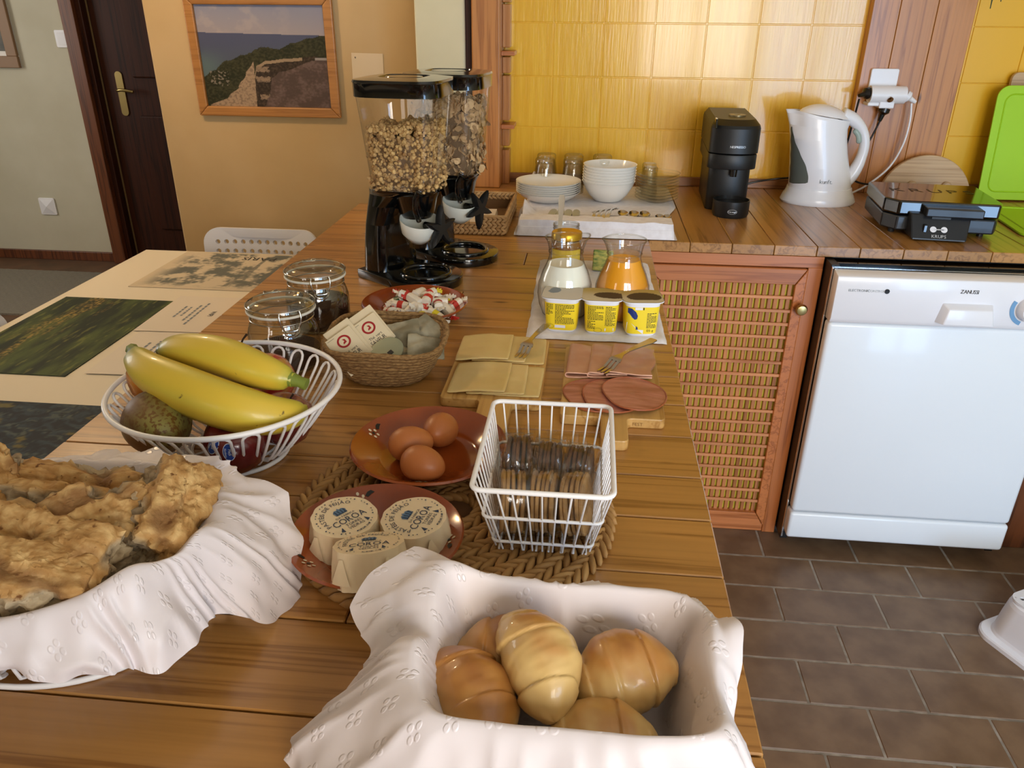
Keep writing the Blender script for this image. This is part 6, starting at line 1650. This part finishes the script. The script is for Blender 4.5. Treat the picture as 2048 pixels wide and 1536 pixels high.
def apple(label, loc, rot, R, ca, cb_, grp='apple', kind='apple'):
    r = thing(kind, label, kind, loc, rot=rot)
    s_ = R / .036
    pr = [(0, -.026), (.006, -.0275), (.014, -.031), (.024, -.028), (.032, -.018), (.036, -.002), (.0355, .012), (.030, .024), (.020, .0305), (.011, .0300), (.005, .0265), (0, .0235)]
    MB().lathe([(a * s_, b * s_) for a, b in pr], 36).build('fruit', MT['apple'], r, smooth=180, col=lambda p: mix3(ca, cb_, sstep(-.25, .55, fbm(atan2(p.y, p.x) * 2.2, p.z * 20, R * 90) + .5 * p.z / R)))
    MB().tube([(0, 0, .022 * s_), (.001, 0, .031 * s_), (.003, 0, .037 * s_)], [.0013, .0011, .0015], 6).build('stem', mat('apple_stem', '#3f2a17', 0.7), r, smooth=60)
    return r
apple('red and yellow apple behind the bananas, beside the speckled pear', (-0.590, -1.036, H + .062), (radians(20), radians(15), 0), .036, (.42, .03, .02), (.52, .26, .06))
apple('orange-coloured nectarine at the left rim of the fruit basket', (-0.712, -1.106, H + .092), (radians(-30), radians(-20), 0), .034, (.50, .17, .02), (.56, .26, .04), kind='nectarine')
a1 = apple('dark red apple with blue stickers low in the front of the fruit basket', (-0.572, -1.192, H + .052), (radians(15), radians(5), 0), .037, (.115, .008, .010), (.16, .015, .012))
apple('dark red apple low at the right of the fruit basket', (-0.533, -1.128, H + .054), (radians(-10), radians(15), 0), .035, (.13, .012, .012), (.20, .05, .02))
apple('dark red apple at the bottom behind the first sticker apple', (-0.602, -1.098, H + .048), (radians(10), 0, 0), .033, (.16, .012, .012), (.22, .06, .02))
def sticker(parent, d, R, spin):
    d = Vector(d).normalized(); q = d.to_track_quat('Z', 'Y').to_matrix().to_4x4()
    M_ = Matrix.Translation(d * (R + .0004)) @ q @ Matrix.Rotation(spin, 4, 'Z')
    c = lambda x, y: tuple(M_ @ Vector((x, y, -(x * x + y * y) / (2 * R))))
    st_ = MB().grid(lambda u, v: c(.0072 * v * cos(2 * pi * u), .0108 * v * sin(2 * pi * u)), 24, 4, cu=True).build('sticker', mat('white_sticker', '#dfe3ea', 0.3), parent, smooth=180)
    M_ = Matrix.Translation(d * .0003) @ M_
    MB().grid(lambda u, v: c(.0064 * v * cos(2 * pi * u), .0100 * v * sin(2 * pi * u)), 24, 4, cu=True).build('sticker_print', mat('blue_sticker', '#1f3f8f', 0.3), st_, smooth=180)
    M_ = Matrix.Translation(d * .0003) @ M_
    mb = MB()
    for s_, sz, yy in (('Ma\u00e7\u00e3', .0048, .0005), ('Alcoba\u00e7a', .0040, -.0040)):
        vs, fs, w_, mk = text_geo(s_, sz, .05, sx=.8); mb.add([c(-yy - y if False else yy + y - .001, -x) for x, y in vs], fs)
    mb.build('sticker_lettering', mat('white_sticker_ink', '#e9ecf2', 0.4), st_)
ri = Euler((radians(15), radians(5), 0)).to_matrix().inverted()
sticker(a1, ri @ Vector((-.26, -.88, .40)), .0388, radians(-10)); sticker(a1, ri @ Vector((.24, -.93, .24)), .0392, radians(5))

# ------------------------------------------------------------------ bread
random.seed(8)
MT['bread'] = vcol('torn_bread', 0.85, bump=0.9, bs=150, speck=('#6e4317', 120, 0.66))
def bread(label, loc, size, rot, seed, crust_up=.2):
    mb = MB(); sx, sy, sz = size; S0 = Vector((seed * 3.1, seed * 1.7, seed)); mn = min(size)
    def ridged(q):
        return 1 - 2 * abs(mnoise.noise(q))
    def blob(u, v):
        th = pi * v; ph = 2 * pi * u
        d = Vector((sin(th) * cos(ph), sin(th) * sin(ph), -cos(th)))
        ex = 10.0; k = (abs(d.x) ** ex + abs(d.y) ** ex + abs(d.z) ** ex) ** (-1 / ex)
        p = Vector((d.x * k * sx, d.y * k * sy, d.z * k * sz))
        big = mnoise.noise(p * 22 + S0); mid = ridged(p * 55 + S0); fine = mnoise.fractal(p * 150 + S0, 0.7, 2.1, 3)
        crumb = sstep(.72, .40, d.z * k)
        cr = max(0.0, mnoise.noise(p * 38 - S0) - .12); amp = 0.26 * big * mn + (0.10 + 0.24 * crumb) * mid * mn + (0.09 + .14 * crumb) * fine * mn - 1.1 * cr * mn * .6
        return tuple(p + d * amp)
    mb.grid(blob, 96, 60, cu=True)
    def colr(p):
        q = Vector(p); t = p.z / sz + .5 * mnoise.noise(q * 30 + S0); n2 = mnoise.fractal(q * 120 + S0, .8, 2, 3); n3 = ridged(q * 55 + S0)
        crust = mix3((.40, .20, .055), (.60, .37, .14), sstep(-.5, .7, n2 + .5 * mnoise.noise(q * 26))); crust = mix3(crust, (.20, .085, .022), sstep(.08, .5, mnoise.noise(q * 38 - S0)) * .85)
        crumb = mix3((.42, .31, .18), (.20, .13, .065), sstep(-.3, .6, n2)); crumb = mix3(crumb, (.11, .065, .03), sstep(.2, -.6, n3) * .85)
        return mix3(crumb, crust, sstep(crust_up - .12, crust_up + .12, t))
    o = mb.build('bread_chunk', MT['bread'], None, loc, rot, smooth=35, col=colr)
    return tag(o, label, 'bread', 'torn bread in the basket')
bz = H
bread('torn bread chunk standing upright at the right of the basket', (-0.530, -1.418, bz + .108), (.026, .050, .034), (radians(15), radians(40), radians(20)), 1.0, .35)
bread('long crusty bread piece at the back of the basket', (-0.620, -1.382, bz + .098), (.074, .022, .032), (radians(50), 0, radians(-4)), 2.0, .45)
bread('torn bread chunk with grey crumb at the back right edge', (-0.540, -1.382, bz + .094), (.030, .024, .036), (radians(20), radians(25), radians(40)), 3.0, .7)
bread('torn bread chunk with open crumb in the middle of the basket', (-0.630, -1.425, bz + .100), (.058, .032, .028), (radians(-50), radians(6), radians(8)), 4.0, .6)
bread('golden bread crust leaning right of the middle', (-0.560, -1.450, bz + .112), (.028, .036, .022), (radians(10), radians(38), radians(-25)), 5.0, .3)
bread('thick golden bread piece along the front of the basket', (-0.598, -1.490, bz + .116), (.062, .027, .025), (radians(25), radians(4), radians(-6)), 6.0, .35)
bread('pale crusty bread end nearest in the basket', (-0.588, -1.526, bz + .120), (.050, .021, .020), (radians(12), radians(14), radians(10)), 7.0, .2)
bread('bread piece at the left edge of the picture, upper', (-0.705, -1.425, bz + .116), (.036, .036, .028), (radians(30), radians(-20), radians(30)), 8.0, .35)
bread('small torn bread bit lying on the middle pieces', (-0.595, -1.455, bz + .136), (.020, .016, .012), (radians(20), radians(-10), radians(50)), 10.0, .4)
bread('small crust fragment leaning on the back loaf', (-0.672, -1.398, bz + .122), (.024, .016, .013), (radians(-20), radians(14), radians(10)), 11.0, .1)
bread('bread piece at the left edge of the picture, lower', (-0.668, -1.508, bz + .118), (.042, .032, .022), (radians(28), radians(-10), radians(20)), 9.0, .3)

# cloths: an inner lining, the rim and the overhanging flaps, interpolated between stations
def damask(name, col):
    """white cloth woven with rows of small shiny flower squares"""
    m, nt, p = _nt(name)
    p.inputs['Base Color'].default_value = (*hexc(col), 1); p.inputs['Sheen Weight'].default_value = 0.1
    uv = nt.nodes.new('ShaderNodeUVMap'); uv.uv_map = 'cloth'
    sc = nt.nodes.new('ShaderNodeVectorMath'); sc.operation = 'MULTIPLY'; sc.inputs[1].default_value = (1, 1, 0)
    fr = nt.nodes.new('ShaderNodeVectorMath'); fr.operation = 'FRACTION'
    su = nt.nodes.new('ShaderNodeVectorMath'); su.operation = 'SUBTRACT'; su.inputs[1].default_value = (.5, .5, 0)
    _link(nt, uv.outputs[0], sc.inputs[0]); _link(nt, sc.outputs[0], fr.inputs[0]); _link(nt, fr.outputs[0], su.inputs[0])
    ab = nt.nodes.new('ShaderNodeVectorMath'); ab.operation = 'ABSOLUTE'; _link(nt, su.outputs[0], ab.inputs[0])
    s2 = nt.nodes.new('ShaderNodeVectorMath'); s2.operation = 'SUBTRACT'; s2.inputs[1].default_value = (.11, .11, 0); _link(nt, ab.outputs[0], s2.inputs[0])
    ln = nt.nodes.new('ShaderNodeVectorMath'); ln.operation = 'LENGTH'; _link(nt, s2.outputs[0], ln.inputs[0])
    rp = nt.nodes.new('ShaderNodeValToRGB'); rp.color_ramp.elements[0].position = .06; rp.color_ramp.elements[1].position = .095
    rp.color_ramp.elements[0].color = (1, 1, 1, 1); rp.color_ramp.elements[1].color = (0, 0, 0, 1); _link(nt, ln.outputs['Value'], rp.inputs[0])
    rg = nt.nodes.new('ShaderNodeMath'); rg.operation = 'MULTIPLY_ADD'; rg.inputs[1].default_value = -.2; rg.inputs[2].default_value = .50; _link(nt, rp.outputs[0], rg.inputs[0])
    _link(nt, rg.outputs[0], p.inputs['Roughness'])
    b = nt.nodes.new('ShaderNodeBump'); b.inputs['Strength'].default_value = .7; b.inputs['Distance'].default_value = .0006
    _link(nt, rp.outputs[0], b.inputs['Height']); _link(nt, b.outputs[0], p.inputs['Normal'])
    return m
MT['napkin'] = damask('white_damask_napkin', '#d8cbc8')
def drape(name, stations, centre, zin, shrink, folds, nu=300, nv=40, loc=(0, 0, 0), seed=0.0):
    Rm = catmull([s_[0] for s_ in stations], 40, closed=True); Tp = catmull([s_[1] for s_ in stations], 40, closed=True); n = len(Rm)
    c = Vector(centre)
    def f(u, v):
        i = (u * n) % n; a = int(i) % n; b_ = (a + 1) % n; t = i - int(i)
        rim = Rm[a].lerp(Rm[b_], t); tip = Tp[a].lerp(Tp[b_], t)
        inn = c + (rim - c) * shrink; inn.z = zin
        if v < .22: p = c.lerp(inn, v / .22); p.z = zin
        elif v < .5:
            q = (v - .22) / .28; p = inn.lerp(rim, q); p.z = lerp(zin, rim.z, q ** .65) + (0.003 * sin(pi * min(1, q)))
        else:
            q = (v - .5) / .5; p = rim.lerp(tip, q); hump = 0.004 * sin(pi * min(1, q * 2.2)) * (1 if q < .45 else 0); p.z = lerp(rim.z, tip.z, q ** 1.35) + hump
        amp = folds * 1.3 * (0.04 + (abs(v - .5) * 1.9 if v > .5 else (0.5 - v) * .7))
        nn = mnoise.fractal(Vector((p.x * 16, p.y * 16, seed + v * 1.1)), .9, 2, 3)
        out = (rim - c); out.z = 0; out.normalize()
        w_ = 23 * u + 2.2 * mnoise.noise(Vector((u * 14, seed, v * 1.5))); pl = 1 - 2 * abs((w_ % 1.0) - .5); pl = pl * pl * (.4 + .6 * abs(mnoise.noise(Vector((u * 9, seed + 4, 0)))) * 2)
        p = p + out * (amp * nn + folds * .75 * pl * (sstep(.5, .9, v) - .25 * sstep(.5, .3, v) * sstep(.22, .3, v))) + Vector((0, 0, amp * .55 * mnoise.noise(Vector((p.x * 30, p.y * 30, seed))) + folds * .25 * pl * sstep(.52, .7, v)))
        p.z = max(p.z, 0.0022)
        return p
    # woven motif: small raised crosses scattered in rows over the cloth
    o = MB().grid(f, nu, nv, cu=True).build(name, MT['napkin'], None, loc, smooth=180)
    uvl = o.data.uv_layers.new(name='cloth'); co = o.data.vertices
    # cloth coordinates: the napkin lies flat when unfolded, so use the walked distance from its middle
    dist = {}
    for i in range(nu):
        s_ = 0.0
        for j in range(nv):
            k = i * nv + j
            if j: s_ += (co[k].co - co[k - 1].co).length
            a = 2 * pi * i / nu; dist[k] = (s_ * cos(a) * 26, s_ * sin(a) * 26)
    for lp in o.data.loops: uvl.data[lp.index].uv = dist[lp.vertex_index]
    return o
bst = []
def bs(a, tip, rz_=0.103): return ((0.158 * cos(radians(a)), 0.113 * sin(radians(a)), rz_ + .006), tip)
cx, cy = BB[0], BB[1]
W_ = lambda x, y, z: (x - cx, y - cy, z)
stn = [bs(70, W_(-0.545, -1.322, .112), .102), bs(48, W_(-0.500, -1.328, .104), .099), bs(28, W_(-0.460, -1.335, .085), .106), bs(12, W_(-0.425, -1.372, .030), .108), bs(-2, W_(-0.424, -1.400, .004), .116),
       bs(-14, W_(-0.440, -1.440, .008), .112), bs(-24, W_(-0.466, -1.482, .050), .116), bs(-34, W_(-0.4735, -1.548, .052), .124), bs(-50, W_(-0.505, -1.556, .060), .112), bs(-70, W_(-0.556, -1.572, .066), .104), bs(-95, W_(-0.625, -1.588, .084), .100),
       bs(-125, W_(-0.715, -1.575, .088), .100), bs(-160, W_(-0.77, -1.51, .08), .105), bs(160, W_(-0.775, -1.40, .09), .106), bs(130, W_(-0.715, -1.325, .096), .102), bs(100, W_(-0.64, -1.306, .096), .100)]
o = drape('bread_napkin', stn, (0, 0, 0), 0.016, 0.60, 0.012, loc=BB, seed=3.0)
tag(o, 'white damask napkin lining the bread basket and hanging over its rim', 'napkin')

rc = (-0.158, -1.540, 0.0)
rst_ = [((-0.215, -1.471, .103), (-0.215, -1.450, .082)), ((-0.165, -1.470, .101), (-0.165, -1.448, .078)), ((-0.085, -1.470, .101), (-0.078, -1.449, .080)), ((-0.055, -1.486, .100), (-0.040, -1.468, .078)),
        ((-0.056, -1.515, .100), (-0.0285, -1.506, .104)), ((-0.054, -1.555, .094), (-0.0285, -1.560, .050)), ((-0.058, -1.598, .102), (-0.026, -1.612, .050)), ((-0.098, -1.608, .101), (-0.085, -1.646, .006)),
        ((-0.150, -1.608, .101), (-0.150, -1.652, .005)), ((-0.205, -1.608, .101), (-0.212, -1.652, .005)), ((-0.246, -1.605, .103), (-0.300, -1.652, .006)), ((-0.262, -1.582, .104), (-0.365, -1.596, .010)),
        ((-0.268, -1.552, .112), (-0.338, -1.545, .040)), ((-0.262, -1.528, .096), (-0.318, -1.528, .070)), ((-0.264, -1.500, .110), (-0.342, -1.492, .086)), ((-0.256, -1.475, .116), (-0.290, -1.456, .112))]
rst_ = [((a[0] - rc[0], a[1] - rc[1], a[2]), (b_[0] - rc[0], b_[1] - rc[1], b_[2])) for a, b_ in rst_]
o = drape('rolls_napkin', rst_, (0, 0, 0), 0.014, 0.74, 0.010, loc=(rc[0], rc[1], H), seed=9.0)
tag(o, 'white damask napkin forming a nest for the bread rolls', 'napkin')

# soft rolls wound like croissants
MT['roll'] = vcol('glazed_roll_crust', 0.38, coat=0.25, bump=0.12, bs=40)
def roll(label, loc, rot, L, R, seed, tone=0.0, bend=.2):
    nT = 80; nA = 48
    def f(u, v):
        t = 2 * u - 1; a = 2 * pi * v
        r = R * (1 - abs(t) ** 2.2) ** .60
        w = (abs(t) * 2.1 + (a / (2 * pi)) * (1 if t > 0 else -1) + seed * .21) % 1.0         # dough wound round in steps
        r *= 1 + 0.10 * ((1 - w) - .5) * sstep(.10, .35, abs(t)) * sstep(1.0, .80, abs(t)) - 0.05 * sstep(.06, .0, w) * sstep(.1, .3, abs(t))
        r += 0.0016 * mnoise.fractal(Vector((t * 2.5, cos(a) + seed, sin(a))), .9, 2, 3)
        return (t * L / 2, r * cos(a) - bend * L * t * t * .5, r * sin(a) * .92)
    mb = MB().grid(f, nT, nA, cv=True)
    up = Euler(rot).to_matrix().inverted() @ Vector((0, 0, 1))
    def colr(p):
        q = Vector(p); h = (q.dot(up)) / R; n_ = mnoise.fractal(q * 34 + Vector((seed, 0, 0)), .9, 2, 3)
        t = h + .45 * n_ + tone
        return mix3((.66, .43, .16), mix3((.50, .22, .050), (.34, .12, .022), sstep(.7, 1.3, t)), sstep(-.05, .85, t))
    o = mb.build('bread_roll', MT['roll'], None, loc, rot, smooth=65, col=colr)
    return tag(o, label, 'bread roll', 'soft rolls in the napkin')
roll('soft brown roll at the left, lying lengthwise toward the viewer', (-0.226, -1.560, H + .066), (radians(10), radians(10), radians(-58)), .100, .031, 1, .25)
roll('soft brown roll at the back left, behind the others', (-0.205, -1.500, H + .058), (radians(0), radians(0), radians(8)), .095, .030, 2, .2)
roll('pale golden twisted roll in the middle, on top', (-0.178, -1.536, H + .086), (radians(20), radians(14), radians(-62)), .094, .029, 3, -.45)
roll('golden roll at the right with its spiral end showing', (-0.116, -1.522, H + .066), (radians(12), radians(-12), radians(24)), .086, .033, 4, -.05)
roll('pale golden roll at the front right, lowest', (-0.134, -1.576, H + .054), (radians(25), radians(-6), radians(14)), .088, .029, 5, -.4)

# ------------------------------------------------------------------ pieces that belong to a part go one level deeper
RULES = {
    'lattice_cabinet': [('slat', 'door'), ('upright_slat', 'door'), ('knob', 'door'), ('door_stile', 'door'), ('door_rail', 'door')],
    'dishwasher': [('door_handle', 'control_panel'), ('dial', 'control_panel'), ('dial_marking', 'control_panel'), ('brand_lettering', 'control_panel'), ('lettering', 'control_panel'), ('emblem', 'control_panel')],
    'coffee_machine': [('brand_lettering', 'head'), ('lever_end', 'head'), ('top_button', 'head'), ('emblem', 'drip_tray'), ('emblem_lettering', 'drip_tray'), ('spout', 'brew_unit')],
    'electric_kettle': [('brand_lettering', 'jug'), ('water_gauge', 'jug'), ('switch', 'handle')],
    'sandwich_toaster': [('rocker_switch', 'control_panel'), ('pilot_light', 'control_panel'), ('print_line', 'control_panel'), ('lid_grip', 'upper_shell'), ('latch', 'upper_shell'), ('foot', 'lower_shell')],
    'cereal_dispenser': [('lid_grip', 'lid'), ('cup_ring', 'base'), ('cereal', 'hopper'), ('star_knob', 'axle')],
    'yogurt_cup': [('small_print', 'label_sleeve'), ('white_print', 'label_sleeve'), ('logo_shape', 'label_sleeve'), ('logo_tail', 'label_sleeve'), ('weight_lettering', 'label_sleeve'), ('barcode_mark', 'label_sleeve'), ('oval_mark', 'label_sleeve')],
    'wrapped_pastry': [('printed_lettering', 'paper'), ('printed_border', 'paper'), ('printed_crown', 'paper'), ('crown_lines', 'paper'), ('folded_corner', 'paper')],
    'tea_sachet': [('logo_ring', 'envelope'), ('lettering', 'envelope'), ('tear_mark', 'envelope')],
    'clip_jar': [('lid_underside', 'lid'), ('clip_lever', 'wire_clip')],
    'glass_jug': [('lip', 'glass'), ('neck_ring', 'glass')],
    'open_jar': [('thread', 'glass')],
    'cutting_board': [('groove_rim', 'board')], 'round_board': [('peg', 'board')], 'serving_board': [('stamped_lettering', 'board')],
    'clay_plate': [('painted_flower', 'dish'), ('painted_leaf', 'dish')],
    'coffee_capsule': [('printed_mark', 'shell')],
    'light_switch': [('rocker', 'plate')], 'wall_socket': [('cover', 'plate')],
    'plug_adapter': [('fuse_cap', 'adapter_body'), ('adapter_foot', 'adapter_body')],
    'door_1': [('handle_plate', 'door_leaf'), ('door_handle', 'door_leaf'), ('door_panel', 'door_leaf'), ('door_edge', 'door_leaf')],
}
stem = lambda o: o.name.split('.')[0]
for root in [o for o in bpy.data.objects if o.parent is None and stem(o) in RULES]:
    kids = list(root.children)
    for cn, pn in RULES[stem(root)]:
        tgt = next((k for k in kids if stem(k) == pn), None)
        if tgt is None: continue
        for k in kids:
            if stem(k) == cn and k is not tgt:
                k.parent = tgt; k.matrix_parent_inverse = tgt.matrix_basis.inverted()
